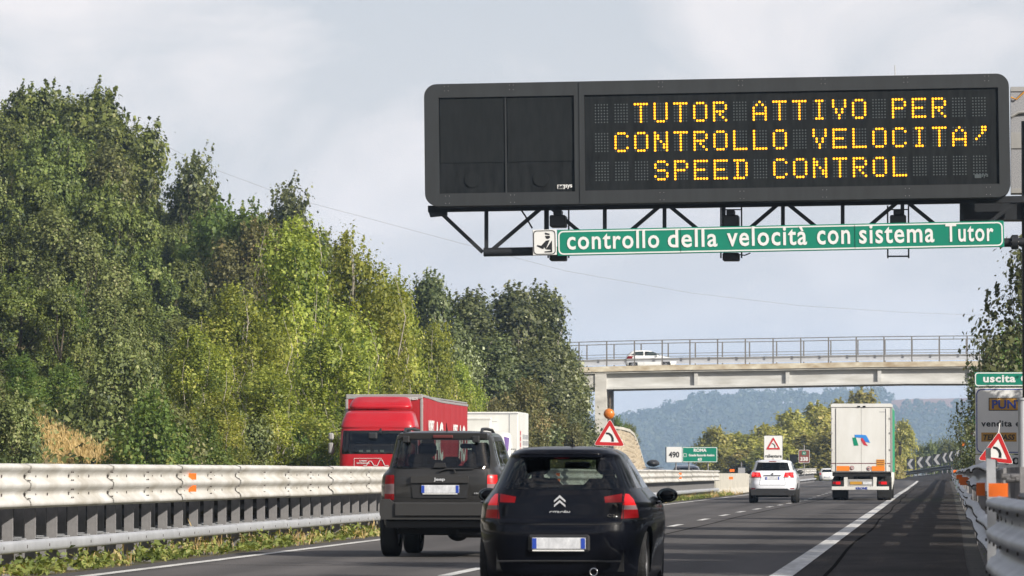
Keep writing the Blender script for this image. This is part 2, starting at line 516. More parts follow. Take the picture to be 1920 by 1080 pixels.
M['l_olive'] = leafmat('silvery_leaf', (0.036, 0.050, 0.014), (0.220, 0.245, 0.078), (0.30, 0.29, 0.14), 0.10, 0.22)
M['l_grey'] = leafmat('white_poplar_leaf', (0.022, 0.036, 0.010), (0.165, 0.185, 0.065), (0.38, 0.40, 0.25), 0.10, 0.22)
M['l_bright'] = leafmat('acacia_leaf', (0.060, 0.110, 0.018), (0.150, 0.215, 0.045), (0.24, 0.26, 0.06), 0.10, 0.35)
M['l_autumn'] = leafmat('autumn_leaf', (0.18, 0.18, 0.04), (0.40, 0.37, 0.10), (0.50, 0.42, 0.15), 0.12, 0.36)
M['l_brown'] = leafmat('brown_leaf', (0.055, 0.055, 0.018), (0.18, 0.165, 0.055), (0.30, 0.22, 0.10), 0.1, 0.25)
M['l_far'] = leafmat('far_wood_leaf', (0.030, 0.050, 0.018), (0.085, 0.105, 0.038), (0.15, 0.14, 0.06), 0.15, 0.15)
M['l_weed'] = leafmat('weed_leaf', (0.10, 0.14, 0.03), (0.27, 0.31, 0.08), (0.45, 0.36, 0.15), 0.25, 0.25)
M['l_dry'] = leafmat('dry_grass_blade', (0.34, 0.24, 0.09), (0.60, 0.45, 0.20), (0.65, 0.52, 0.28), 0.2, 0.25)

# travelled lanes: polished wheel tracks, oil line and tar patches worn into the surface
nt = M['asphalt'].node_tree; pb = nt.nodes['Principled BSDF']
tcx = nt.nodes.new('ShaderNodeTexCoord'); sp = nt.nodes.new('ShaderNodeSeparateXYZ'); nt.links.new(tcx.outputs['Object'], sp.inputs[0])
wv = nt.nodes.new('ShaderNodeMath'); wv.operation = 'MULTIPLY'; wv.inputs[1].default_value = 2 * PI / 1.87; nt.links.new(sp.outputs['X'], wv.inputs[0])
cs_ = nt.nodes.new('ShaderNodeMath'); cs_.operation = 'COSINE'; nt.links.new(wv.outputs[0], cs_.inputs[0])
m1 = nt.nodes.new('ShaderNodeMapRange'); m1.inputs['From Min'].default_value = -1; m1.inputs['To Min'].default_value = 0.84; m1.inputs['To Max'].default_value = 1.16
nt.links.new(cs_.outputs[0], m1.inputs['Value'])
mpp = nt.nodes.new('ShaderNodeMapping'); mpp.inputs['Scale'].default_value = (0.6, 0.02, 1); nt.links.new(tcx.outputs['Object'], mpp.inputs['Vector'])
n3 = nt.nodes.new('ShaderNodeTexNoise'); n3.inputs['Scale'].default_value = 1.6; n3.inputs['Detail'].default_value = 6; nt.links.new(mpp.outputs['Vector'], n3.inputs['Vector'])
m2 = nt.nodes.new('ShaderNodeMapRange'); m2.inputs['From Min'].default_value = 0.35; m2.inputs['From Max'].default_value = 0.65; m2.inputs['To Min'].default_value = 0.74; m2.inputs['To Max'].default_value = 1.2
nt.links.new(n3.outputs['Fac'], m2.inputs['Value'])
mm = nt.nodes.new('ShaderNodeMath'); mm.operation = 'MULTIPLY'; nt.links.new(m1.outputs['Result'], mm.inputs[0]); nt.links.new(m2.outputs['Result'], mm.inputs[1])
src = pb.inputs['Base Color'].links[0].from_socket
vm = nt.nodes.new('ShaderNodeVectorMath'); vm.operation = 'SCALE'; nt.links.new(src, vm.inputs[0]); nt.links.new(mm.outputs[0], vm.inputs['Scale'])
nt.links.new(vm.outputs['Vector'], pb.inputs['Base Color'])

# ------------------------------------------------------------------ ground, roads
def smooth(a, b, x):
    t = min(1, max(0, (x - a) / (b - a)))
    return t * t * (3 - 2 * t)


def lerp(xs, ys, x):
    return float(np.interp(x, xs, ys))


def zr(y):
    return lerp([0, 300, 360, 430, 500, 620, 1500], [0, 0, 0.08, 0.2, 0.3, 0.2, 0.0], y)


def hn(x, y):
    return (math.sin(x * 0.13 + y * 0.05) + math.sin(y * 0.11 - x * 0.07 + 1.3) + 0.5 * math.sin(x * 0.41 + y * 0.37)) / 2.5


HX = [-4000, -1800, -1000, -362, -330, -308, -285, -265, -212, -58, -20, 42, 250, 800, 1800]
HZ = [140, 120, 90, 46, 58, 62, 68, 79, 82, 81, 84, 84, 88, 60, 80]


def tz(x, y):
    z = zr(y)
    if x < -25:
        k = smooth(-20, 60, y) * (1 - 0.75 * smooth(325, 420, y)) * (1 - smooth(600, 900, y))
        h = min(24, (-25 - x) * 0.42) + 0.6 * hn(x, y) * min(1, (-25 - x) / 6)
        z += max(0, h) * k
    if x > 3:
        z += min(1.2, (x - 3) * 0.12) * (1 - smooth(600, 900, y))
    if y > 3900:
        z = max(z, lerp(HX, HZ, x) * smooth(4250, 5240, y) * (1 + 0.04 * hn(x * 0.1, y * 0.1)) + 6 * hn(x * 0.08, y * 0.05) * smooth(4250, 4500, y) * (1 - smooth(5000, 5200, y)))
    return z


xs = sorted(set([-5000, -3000, -2000, -1400, -1100] + list(range(-900, -120, 24)) + list(range(-120, -24, 4)) + [-24.5, -18, -13, -12, -10.5, -5, 0, 1, 2, 3, 5, 8, 12, 20] + list(range(28, 140, 12)) + [180, 230, 290, 370, 450, 700, 1200, 2400, 4500]))
ys = sorted(set([-380, -200, -80, -30, 0, 10] + list(range(20, 460, 5)) + list(range(460, 720, 20)) + [760, 850, 950, 1100, 1300, 1700, 2200, 2800, 3400, 3900] + list(range(4100, 5340, 48)) + [5500, 6200, 7500]))
g = MB()
vs = []
for y in ys:
    for x in xs:
        z = tz(x, y) - (0.05 if -25 <= x <= 1.6 else 0.03)
        if -25 < x < 1.6 and y > 380: z -= 0.25
        vs.append((x, y, z))
nx = len(xs)
fs_n = []; fs_h = []; fs_f = []
for j in range(len(ys) - 1):
    for i in range(nx - 1):
        q = (j * nx + i, j * nx + i + 1, (j + 1) * nx + i + 1, (j + 1) * nx + i)
        cx = (xs[i] + xs[i + 1]) / 2; cy = (ys[j] + ys[j + 1]) / 2
        if cy > 3900: (fs_f if (-60 < cx < 70 and 4950 < cy < 5480) else fs_h).append(q)
        else: fs_n.append(q)
M['bank'] = mat('bank_ground', (0.17, 0.125, 0.055), 0.95, 0, 0.4, 0.22, 0.6, 2.5, col2=(0.035, 0.045, 0.018))
g.add(vs, fs_n, M['bank'], True); g.add(vs, fs_h, M['hillsoil'], True); g.add(vs, fs_f, M['field'], True)
tag(g.build('ground'), kind='structure')

YS = [15, 60, 120, 180, 240, 300, 340, 380, 430, 480, 520, 560]


def XL(y): return lerp([0, 60, 120, 200, 240, 300, 360, 430, 500, 560], [-9.35, -9.38, -9.55, -9.45, -9.4, -10.0, -11.2, -12.5, -12.9, -15], y)
def XR(y): return lerp([0, 250, 350, 420, 480, 560], [-1.66, -1.64, -1.5, -1.3, -1.25, -2.5], y)
def XS(y): return lerp([0, 32, 60, 96, 148, 250, 400, 560], [0.40, 0.40, 0.46, 0.66, 0.85, 1.30, 1.85, 2.3], y)


def strip(name, fa, fb, y0, y1, m, dz, step=15, obj=None):
    b = obj or MB()
    n = max(1, int(round((y1 - y0) / step)))
    v = []; f = []
    for i in range(n + 1):
        y = y0 + (y1 - y0) * i / n
        v += [(fa(y), y, zr(y) + dz), (fb(y), y, zr(y) + dz)]
    for i in range(n):
        f.append((2 * i, 2 * i + 1, 2 * i + 3, 2 * i + 2))
    b.add(v, f, m)
    if obj is None: return tag(b.build(name), kind='structure')


strip('road', lambda y: XL(y) - 0.55, lambda y: XR(y) + 0.12, 12, 560, M['asphalt'], 0.0)
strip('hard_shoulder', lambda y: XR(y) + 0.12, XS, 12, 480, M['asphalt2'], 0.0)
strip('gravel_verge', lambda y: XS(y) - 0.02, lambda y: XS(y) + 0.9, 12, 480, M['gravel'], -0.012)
strip('opposite_road', lambda y: -24.3 - 8 * smooth(380, 600, y), lambda y: -13.4 - 6 * smooth(380, 600, y), 12, 600, M['asphalt'], 0.0)
# the banked bend at the far end of the straight
b = MB()
rowA = [(XL(560) - 0.5, 560, zr(560)), (-9, 540, zr(540)), (-4, 520, zr(520)), (-1.2, 474, zr(474) + 0.003), (2.6, 474, zr(474) + 0.02)]
rowB = [(-22, 640, 0.0), (-14, 625, 0.15), (-9.2, 612, 0.45)] + [tuple(W(1679, 897, 600)), tuple(W(1786, 885, 520))]
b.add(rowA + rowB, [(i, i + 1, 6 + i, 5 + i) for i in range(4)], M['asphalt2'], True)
tag(b.build('road_bend'), kind='structure')
# markings
strip('edge_line', lambda y: XR(y) - 0.13, lambda y: XR(y) + 0.13, 14, 482, M['white_line'], 0.008)
strip('left_edge_line', lambda y: XL(y) - 0.09, lambda y: XL(y) + 0.09, 14, 540, M['white_line'], 0.008)
strip('opposite_edge_line', lambda y: -14.0 - 6 * smooth(380, 600, y), lambda y: -13.85 - 6 * smooth(380, 600, y), 14, 560, M['white_line'], 0.008)
lane = bpy.data.objects.new('lane_line', None); COL.objects.link(lane); lane['kind'] = 'structure'
dash_me = None
DX = lambda y: lerp([0, 52, 100, 135, 160, 190, 215, 268], [-5.38, -5.41, -5.53, -5.54, -5.30, -5.16, -5.40, -5.85], y)
for y in [28, 40, 52.7, 64.6, 76.3, 88, 99, 111.5, 123, 133.6, 144, 152.9, 161.6, 170.6, 180.5, 191, 201.5, 213, 226, 240, 254, 268]:
    ln = 4.4 if y < 150 else 3.6
    d = MB()
    a = DX(y - ln / 2); c = DX(y + ln / 2)
    d.add([(a - 0.08, y - ln / 2, 0.008), (a + 0.08, y - ln / 2, 0.008), (c + 0.08, y + ln / 2, 0.008), (c - 0.08, y + ln / 2, 0.008)], [(0, 1, 2, 3)], M['white_line'])
    d.build('dash', lane)

strip('road_seam', lambda y: DX(y) + 0.55 + 0.03 * math.sin(y * 0.2), lambda y: DX(y) + 0.60 + 0.03 * math.sin(y * 0.2), 14, 400, M['seam'], 0.004, 6)
strip('road_seam', lambda y: XR(y) + 0.42 + 0.04 * math.sin(y * 0.15), lambda y: XR(y) + 0.47 + 0.04 * math.sin(y * 0.15), 14, 400, M['seam'], 0.004, 6)
jn = random.Random(9)
for k in range(16):
    y = 40 + k * 14 + jn.uniform(-5, 5); xa = jn.choice([XL(y) + 0.1, DX(y)]); xb = xa + jn.uniform(2, 4)
    q = MB(); v = []
    for i in range(8):
        x = xa + (xb - xa) * i / 7; o = jn.uniform(-0.08, 0.08); v += [(x, y + o, 0.005), (x, y + o + 0.07, 0.005)]
    q.add(v, [(2 * i, 2 * i + 2, 2 * i + 3, 2 * i + 1) for i in range(7)], M['seam']); tag(q.build('road_crack'), kind='structure')

# ------------------------------------------------------------------ barriers
def thrie(h=0.517, d=0.08, n=19, waves=2.4):
    p = []
    for i in range(n):
        t = i / (n - 1)
        a = math.cos(2 * PI * (t - 0.08) / 0.41)
        a = max(-1, min(1, a * 1.35))
        p.append((d / 2 + d / 2 * a if 0.015 < t < 0.985 else 0.0, -t * h))
    return p


def wbeam(h=0.31, d=0.08, n=13):
    p = []
    for i in range(n):
        t = i / (n - 1)
        a = max(-1, min(1, 1.3 * math.cos(2 * PI * (t - 0.2) / 0.6)))
        p.append((d / 2 + d / 2 * a if 0.02 < t < 0.98 else 0.0, -t * h))
    return p


def c_post(h, m, face=1):
    b = MB()
    b.box(-0.06, 0.06, -0.004, 0.004, -0.3, h, m)
    b.box(0.052, 0.062, 0.0045, 0.055, -0.3, h, m)
    b.box(-0.062, -0.052, 0.0045, 0.055, -0.3, h, m)
    return b


def guard(name, label, xf, y0, y1, side, zt=1.267, reflect=(), group='steel guard rails of the central reservation', spacing=1.333, cat='guard rail', z0=None):
    """side +1: the rail faces +x"""
    root = empty(name, (0, 0, 0), 0, label, cat, group)
    step = spacing * 4
    n = int(round((y1 - y0) / step))
    prof = [(-a * 1.0, b) for a, b in thrie()] if side > 0 else thrie()
    holes = MB()
    post_me = c_post(zt - 0.04, M['post']).mesh('post')
    arm = MB(); arm.box(-0.42, 0.0, -0.035, 0.035, -0.006, 0.006, M['galv2']); arm_me = arm.mesh('arm')
    rnd = random.Random(int(y0) + 5)
    for k in range(n):
        a, c = y0 + k * step, y0 + (k + 1) * step
        zz = zr((a + c) / 2)
        r = MB()
        jit = rnd.uniform(-0.007, 0.007)
        seg = []
        for i in range(5):
            y = a - 0.0 + (c + 0.12 - a) * i / 4
            seg.append((xf((a + (c - a) * i / 4)) - side * (0.011 * (i == 4)) + side * jit, y, zz + zt + jit))
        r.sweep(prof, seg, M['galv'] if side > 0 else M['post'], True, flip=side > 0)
        o = r.build('rail_panel', root)
        sp = MB()
        low = [(-0.035, 0), (0.0, -0.012), (0.012, -0.04), (0.012, -0.105), (0.0, -0.135), (-0.035, -0.148)]
        low = [(-p, q) for p, q in low] if side > 0 else low
        sp.sweep(low, [(xf(y) + side * 0.02, y, zz + 0.385 + jit) for y in (a, (a + c) / 2, c + 0.05)], M['galv2'], True, flip=side > 0)
        sp.build('lower_rail', root)
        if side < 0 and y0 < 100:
            r = MB(); r.sweep(prof, [(xf(y) + 0.05, y, zz + 0.72) for y in (a, c + 0.1)], M['shadepanel'], True, flip=False); r.build('lower_panel', root)  # panel added to darken the gaps between posts, shade is in its colour
        for i in range(4):
            y = a + spacing * i
            p = put('post', post_me, root, (xf(y) - side * 0.21, y + 0.02, zz))
            q = put('spacer_arm', arm_me, root, (xf(y) + (0.0 if side > 0 else 0.42), y + 0.08, zz + 0.392))
            if y < 150:
                for t in (0.29, 0.70):
                    zz2 = zz + zt - t * 0.517
                    holes.box(xf(y) + side * 0.002 - 0.001, xf(y) + side * 0.006, y - 0.018, y + 0.018, zz2 - 0.016, zz2 + 0.016, M['hole'])
                    if i % 2 == 0: holes.box(xf(y) + side * 0.002 - 0.001, xf(y) + side * 0.006, y + 0.62, y + 0.645, zz2 - 0.008, zz2 + 0.008, M['hole'])
                if i % 2 == 0:
                    for t in (0.20, 0.385, 0.6, 0.79):
                        xx = xf(y) + side * 0.048
                        zz2 = zz + zt - t * 0.517
                        for e in (-0.07, 0.03):
                            holes.box(xx - 0.001, xx + 0.008, y + e, y + e + 0.035, zz2 - 0.008, zz2 + 0.008, M['hole'])
                holes.box(xf(y) + side * 0.033 - 0.001, xf(y) + side * 0.036, y - 0.014, y + 0.014, zz + 0.29, zz + 0.325, M['hole'])
    if holes.v:
        o = holes.build('bolts', root); o['kind'] = 'stuff'
    for y in reflect:
        for z in (1.105, 0.935):
            rb = MB(); rb.box(xf(y), xf(y) + side * 0.11 if side > 0 else xf(y) + 0.0, y - 0.01, y + 0.01, z - 0.045, z + 0.045, M['orange'])
            rb.box(xf(y) + 0.004, xf(y) + 0.012, y + 0.011, y + 0.11, z - 0.045, z + 0.045, M['orange'])
            rb.build('reflector', root)
    return root


LB = lambda y: lerp([0, 40, 100, 228, 500], [-10.40, -10.40, -10.42, -10.55, -10.8], y)
LB2 = lambda y: LB(y) - 0.82
guard('guard_rail', 'long galvanised three wave guard rail with lower rub rail beside the left lane', LB, 25, 228.6, 1, reflect=(63.3, 127, 191))
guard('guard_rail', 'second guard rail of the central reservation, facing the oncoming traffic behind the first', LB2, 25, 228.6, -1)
guard('guard_rail', 'short far guard rail beyond the concrete wall, beside the small brown sign', lambda y: -11.2, 386, 450, 1, zt=1.35)
guard('guard_rail', 'far guard rail facing the oncoming lanes beyond the concrete wall', lambda y: -12.1, 386, 450, -1, zt=1.35)

# concrete wall that takes over from the guard rail
root = empty('concrete_barrier', (0, 0, 0), 0, 'pale concrete barrier wall continuing the central reservation after the guard rail', 'concrete barrier')
jp = [(-0.32, 0), (-0.30, 0.08), (-0.16, 0.32), (-0.10, 1.12), (0.10, 1.12), (0.16, 0.32), (0.30, 0.08), (0.32, 0)]
for k in range(19):
    a = 230.5 + 6 * k
    q = MB(); q.sweep(jp, [(-10.95 - 0.9 * smooth(290, 345, a), a, zr(a)), (-10.95 - 0.9 * smooth(290, 345, a + 5.97), a + 5.97, zr(a + 6))], M['concrete'], False, flip=True)
    vs_ = [(-10.95 - 0.9 * smooth(290, 345, a) - p, a, z + zr(a)) for p, z in jp]
    q.add(vs_, [list(range(8))], M['concrete'])
    q.build('wall_block', root)
for z in (1.27, 0.86):
    q = MB(); q.box(-0.13, 0.13, -0.01, 0.01, -0.07, 0.07, M['orange']); q.box(-0.02, 0.02, 0.011, 0.03, -0.07, 0.07, M['post'])
    q.build('reflector', root, (-10.66 if z > 1 else -10.74, 246, z))

# right hand barrier: two steel beams one above the other, uneven from old knocks
RB = lambda y: lerp([20, 25, 32, 45, 58, 75, 96, 120, 148, 200, 250, 320, 400, 480], [0.47, 0.47, 0.46, 0.48, 0.51, 0.60, 0.74, 0.82, 0.92, 1.15, 1.4, 1.65, 1.95, 2.35], y)
root = empty('guard_rail', (0, 0, 0), 0, 'battered double beam guard rail along the right edge of the shaded shoulder', 'guard rail')
wb = wbeam(0.31, 0.08)
hb = MB()


def wav(y, k): return 0.016 * math.sin(y * 0.23 + k) + 0.007 * math.sin(y * 0.61 + 2 * k)


post_me = MB().box(-0.05, 0.05, -0.06, 0.06, -0.3, 1.2, M['post']).mesh('post')
k = 0
y = 32.0
while y < 480:
    st = 4.0 if y < 150 else 8.0
    if y >= 36:
        for zt, kk in ((1.25, 0.0), (0.76, 1.7)):
            r = MB()
            pts = []
            for i in range(6):
                yy = y + (st + 0.1) * i / 5
                pts.append((RB(yy) + wav(yy, kk) * (1.6 if zt < 1 else 1) + 0.08, yy, zt + zr(yy) + 0.02 * math.sin(yy * 0.31 + kk)))
            r.sweep(wb, pts, M['galv2'], True)
            r.build('beam', root)
        if y < 130:
            for e in (0.4, 1.2, 2.0, 2.8, 3.6):
                yy = y + e
                for zt, kk in ((1.25, 0.0), (0.76, 1.7)):
                    xx = RB(yy) + wav(yy, kk) * (1.6 if zt < 1 else 1) - 0.002
                    zc = zt + 0.02 * math.sin(yy * 0.31 + kk)
                    for dz in (0.07, 0.24):
                        hb.box(xx - 0.006, xx + 0.002, yy, yy + 0.07, zc - dz - 0.01, zc - dz + 0.01, M['hole'])
    for yy in ([y, y + 2] if y < 150 else [y, y + 4]):
        put('post', post_me, root, (RB(yy) + 0.22, yy, zr(yy)))
    y += st
hb.build('bolts', root)['kind'] = 'stuff'
for (px, py, Y, wdt) in ((1796, 894, 120, 0.16), (1787, 884, 190, 0.16), (1808, 900, 84, 0.16), (1812, 903, 70, 0.14)):
    p = W(px, py, Y)
    q = MB(); q.box(-wdt / 2, wdt / 2, -0.01, 0.01, -0.055, 0.055, M['orange'])
    q.build('reflector', root, (RB(Y) - 0.04, Y, p.z))
# near end
root = empty('guard_rail_end', (0, 0, 0), 0, 'near end of the right guard rail with bulging three wave beam and big orange reflectors', 'guard rail')
r = MB()
prof = thrie(0.53, 0.09)
r.sweep(prof, [(lerp([20, 22, 25, 27, 29, 31, 32.2], [1.05, 0.80, 0.60, 0.53, 0.49, 0.47, 0.50], yy), yy, 1.0) for yy in (20, 21, 22, 23, 24, 25, 26, 27, 28, 29, 30, 31, 31.6, 32.2)], M['galv2'], True)
r.build('beam', root)
hb = MB()
for yy in (24.5, 25.6, 26.7, 27.8, 28.9, 30.0, 31.0):
    x0 = lerp([20, 22, 25, 27, 29, 31, 32.2], [1.05, 0.80, 0.60, 0.53, 0.49, 0.47, 0.50], yy)
    for t in (0.15, 0.56, 0.97):
        hb.box(x0 - 0.095, x0 - 0.083, yy, yy + 0.09, 1.0 - t * 0.53 - 0.01, 1.0 - t * 0.53 + 0.01, M['hole'])
        hb.box(x0 - 0.012, x0 + 0.001, yy + 0.3, yy + 0.33, 1.0 - t * 0.4 - 0.10, 1.0 - t * 0.4 - 0.05, M['hole'])
hb.build('bolts', root)['kind'] = 'stuff'
q = MB(); q.prism([(0.405, 0.47), (0.465, 0.47), (0.47, 1.0), (0.465, 1.25), (0.40, 1.262), (0.405, 1.0)], 32.3, 32.32, M['galv2']); q.build('end_plate', root)
q = MB(); q.sweep([(0.035, 0.0), (0.035, -0.05), (-0.035, -0.05), (-0.035, 0.0)], [(0.435, 32.33, 1.255), (0.455, 34, 1.255), (0.50, 36.2, 1.255)], M['galv2'], True, closed=True); q.build('top_beam', root)
q = MB(); q.sweep(wb, [(0.53, 32.6, 1.195), (0.54, 34, 1.2), (0.56, 36.2, 1.2)], M['galv2'], True); q.build('beam', root)
q = MB(); q.sweep(wb, [(0.52, 32.3, 0.76), (0.55, 34, 0.76), (0.57, 36.2, 0.76)], M['galv2'], True); q.build('beam', root)
for a, c, yy in ((0.41, 0.545, 31.9), (0.34, 0.405, 33.4)):
    q = MB(); q.box(a, c, yy, yy + 0.015, 0.99, 1.085, M['orange']); q.build('reflector', root)
q = MB(); q.box(0.60, 0.98, 24.5, 31.4, 0.80, 1.02, M['truss'], bev=0.02); q.box(0.9, 1.2, 27, 31.2, 1.021, 1.19, M['truss'], bev=0.02)
for i in range(4): q.cyl((0.56 + 0.035 * i, 33.0, 1.13 - 0.02 * (i % 2)), (1, 0.1, 0), 0.025, 0.09, M['post'], 10)
q.build('backing_box', root)
for yy in (24, 26, 28, 30, 31.8):
    put('post', MB().box(-0.06, 0.06, -0.05, 0.05, -0.3, 0.98, M['post']).mesh('post'), root, (0.68 + 0.05 * (yy < 25), yy, 0))
# steel posts beside the rail
q = MB(); q.cyl((0, 0, 1.17), (0, 0, 1), 0.035, 0.46, M['galv'], 12); q.ell((0, 0, 1.4), (0.036, 0.036, 0.02), M['galv'])
p = W(1853, 842, 62)
tag(q.build('marker_post', None, (p.x, 62, p.z - 1.4)), 'stubby bright steel post tip rising behind the bent right guard rail', 'post')
p = W(1917, 748, 106)
q = MB(); q.cyl((0, 0, p.z / 2), (0, 0, 1), 0.105, p.z, M['galv2'], 18); q.cyl((0, 0, p.z), (0, 0, 1), 0.135, 0.05, M['galv2'], 18)
tag(q.build('steel_column', None, (p.x, 106, 0)), 'round grey steel column with flat cap in front of the exit sign', 'column')

# far bend barrier with chevrons
root = empty('guard_rail', (0, 0, 0), 0, 'dark guard rail sloping across the outside of the far bend below the chevrons', 'guard rail')
bend = []
for px, py, Y in ((1786, 871, 518), (1770, 873.2, 530), (1740, 877.6, 554), (1710, 881.8, 578), (1683, 885.6, 602), (1640, 891, 640)):
    p = W(px, py, Y); bend.append(p)
M['darkrail'] = mat('dark_weathered_rail', (0.16, 0.16, 0.17), 0.6, 0.2, 0.3, 1)
for i in range(len(bend) - 1):
    a, c = bend[i], bend[i + 1]
    q = MB(); q.sweep([(x_ * 2, z_ * 1.7) for x_, z_ in wbeam(0.31, 0.08)], [a, a.lerp(c, 0.5), a.lerp(c, 1.004)], M['darkrail'], True); q.build('beam', root)
    for t in (0.1, 0.6):
        pp = a.lerp(c, t); q = MB(); q.box(-0.06, 0.06, 0.05, 0.17, -1.6, 0.0, M['post']); q.build('post', root, pp)
CHV = [(1680, 1693.6, 864, 884), (1700, 1716, 860, 879.6), (1718, 1734, 856.7, 877), (1734, 1749, 855, 874.5), (1749.2, 1766, 851.5, 871.5), (1766.2, 1778, 848.8, 867.5), (1778.2, 1789, 846, 865), (1789.2, 1804, 843.8, 862.5)]
M['chevgrey'] = mat('chevron_grey', (0.30, 0.30, 0.31), 0.5)
for i, (x0, x1, y0, y1) in enumerate(CHV):
    Y = 606 - (x0 - 1680) / 110 * 86
    a = W(x0, y1, Y); c = W(x1 - 0.6, y0, Y)
    ww, hh = c.x - a.x, c.z - a.z
    words = ['last chevron board of the row, apart from the others beside the truck', 'second chevron board from the truck, on its own posts', 'third chevron board from the truck, first of the joined row', 'fourth chevron board counted from the white truck', 'fifth chevron board counted from the white truck', 'sixth chevron board, third from the right end of the row', 'seventh chevron board, second from the right end of the row', 'highest chevron board, right end of the row by the exit sign'][i]
    t = empty('chevron_board', a, 0, words, 'chevron sign', 'black and grey chevron boards round the far bend')
    q = MB(); q.box(0, ww, 0, 0.04, 0, hh, M['black']); q.build('board', t)
    q = MB(); th = ww * 0.34
    poly = [(ww * 0.08, hh / 2), (ww * 0.5, hh * 0.98), (ww * 0.5 + th, hh * 0.98), (ww * 0.08 + th, hh / 2), (ww * 0.5 + th, hh * 0.02), (ww * 0.5, hh * 0.02)]
    q.add([(x, -0.006, z) for x, z in poly], [(0, 3, 2, 1), (0, 5, 4, 3)], M['chevgrey']); q.build('chevron', t)
    q = MB(); q.box(0.1, 0.18, 0.05, 0.12, -1.6, hh, M['truss']); q.build('leg', t)
    q = MB(); q.box(ww - 0.18, ww - 0.1, 0.05, 0.12, -1.6, hh, M['truss']); q.build('leg', t)

# ------------------------------------------------------------------ plates with holes
def inpoly(P, poly):
    x, y = P[:, 0], P[:, 1]
    c = np.zeros(len(P), bool)
    n = len(poly)
    for i in range(n):
        x1, y1 = poly[i]; x2, y2 = poly[(i + 1) % n]
        if y1 == y2: continue
        k = ((y1 > y) != (y2 > y)) & (x < (x2 - x1) * (y - y1) / (y2 - y1) + x1)
        c ^= k
    return c


def plate(b, outer, holes, y, m):
    pts = []; edges = []
    for poly in [outer] + holes:
        s = len(pts); pts += [Vector(p) for p in poly]
        edges += [(s + i, s + (i + 1) % len(poly)) for i in range(len(poly))]
    v, e, f, *_ = delaunay_2d_cdt(pts, edges, [], 0, 1e-6)
    C = np.array([[sum(v[i].x for i in t) / len(t), sum(v[i].y for i in t) / len(t)] for t in f])
    ok = inpoly(C, outer)
    for h in holes: ok &= ~inpoly(C, h)
    b.add([(p.x, y, p.y) for p in v], [t for t, k in zip(f, ok) if k], m)


# ------------------------------------------------------------------ overhead message sign
YV = 117.0
O0 = W(797, 387, YV); O1 = W(1895, 369, YV)
ROLL = math.atan2(O1.z - O0.z, O1.x - O0.x)
root = empty('message_sign', O0, 0, 'huge charcoal electronic message sign with glowing amber words above the motorway', 'message sign', ry=-ROLL)


def loc(px, py, Y=YV, o=O0, roll=ROLL):
    p = W(px, py, Y) - o
    return (p.x * math.cos(roll) + p.z * math.sin(roll), -p.x * math.sin(roll) + p.z * math.cos(roll))


WV = loc(1895, 369)[0]; HV = loc(800, 158)[1]
w1 = (loc(823, 270)[0], loc(1077, 270)[0]); wz = (loc(950, 361)[1], loc(950, 181)[1])
t1 = (loc(1096, 270)[0], loc(1873, 270)[0]); tzz = (loc(1480, 351)[1], loc(1480, 171)[1])
outer = rrect(0, WV, 0, HV, 0.33, 8)
q = MB()
h1 = [(w1[0], wz[0]), (w1[1], wz[0]), (w1[1], wz[1]), (w1[0], wz[1])]
h2 = [(t1[0], tzz[0]), (t1[1], tzz[0]), (t1[1], tzz[1]), (t1[0], tzz[1])]
plate(q, outer, [h1, h2], 0.0, M['frame'])
n = len(outer)
q.add([(x, 0, z) for x, z in outer] + [(x, 0.85, z) for x, z in outer], [(i, n + i, n + (i + 1) % n, (i + 1) % n) for i in range(n)], M['frame'], False)
q.add([(x, 0.85, z) for x, z in outer], [list(range(n))[::-1]], M['frame'])
for h in (h1, h2):
    d = 0.06 if h is h2 else 0.09
    q.add([(x, 0, z) for x, z in h] + [(x, d, z) for x, z in h], [(i, (i + 1) % 4, 4 + (i + 1) % 4, 4 + i) for i in range(4)], M['frame'])
q.build('housing', root)
q = MB(); xs_ = loc(1086, 270)[0]; q.box(xs_ - 0.006, xs_ + 0.006, -0.012, -0.001, 0.02, HV - 0.02, M['panel2']); q.build('joint_strip', root)
for px in (838, 960, 1240, 1390, 1545, 1700, 1852):
    for z0, z1 in ((0.03, 0.30), (HV - 0.22, HV - 0.02)):
        q = MB(); xs_ = loc(px, 270)[0]; q.box(xs_ - 0.004, xs_ + 0.004, -0.004, -0.001, z0, z1, M['black'])
        for z in (z0 + 0.04, z1 - 0.04):
            for e in (-0.05, 0.05): q.box(xs_ + e - 0.008, xs_ + e + 0.008, -0.008, -0.001, z - 0.008, z + 0.008, M['post'])
        q.build('panel_joint', root)
for a, c in ((w1[0], loc(948, 270)[0] - 0.02), (loc(948, 270)[0] + 0.02, w1[1])):
    z0, z1 = wz
    f = empty('pictogram_panel', (0, 0, 0)); f.parent = root
    q = MB(); q.box(a, c, 0.06, 0.085, z0, z1, M['panel']); q.box(a + 0.03, c - 0.03, 0.045, 0.059, z0 + (z1 - z0) * 0.32, z1 - 0.04, M['panel2']); q.build('screen', f)
    q = MB(); q.cyl(((a + c) / 2, 0.05, z0 + (z1 - z0) * 0.14), (0, 1, 0), 0.20, 0.03, M['panel2'], 26); q.build('round_lens', f)
q = MB(); q.box(loc(948, 270)[0] - 0.018, loc(948, 270)[0] + 0.018, 0.03, 0.088, wz[0], wz[1], M['frame']); q.build('divider', root)
q = MB(); q.box(t1[0], t1[1], 0.05, 0.058, tzz[0], tzz[1], M['panel']); q.build('text_panel', root)
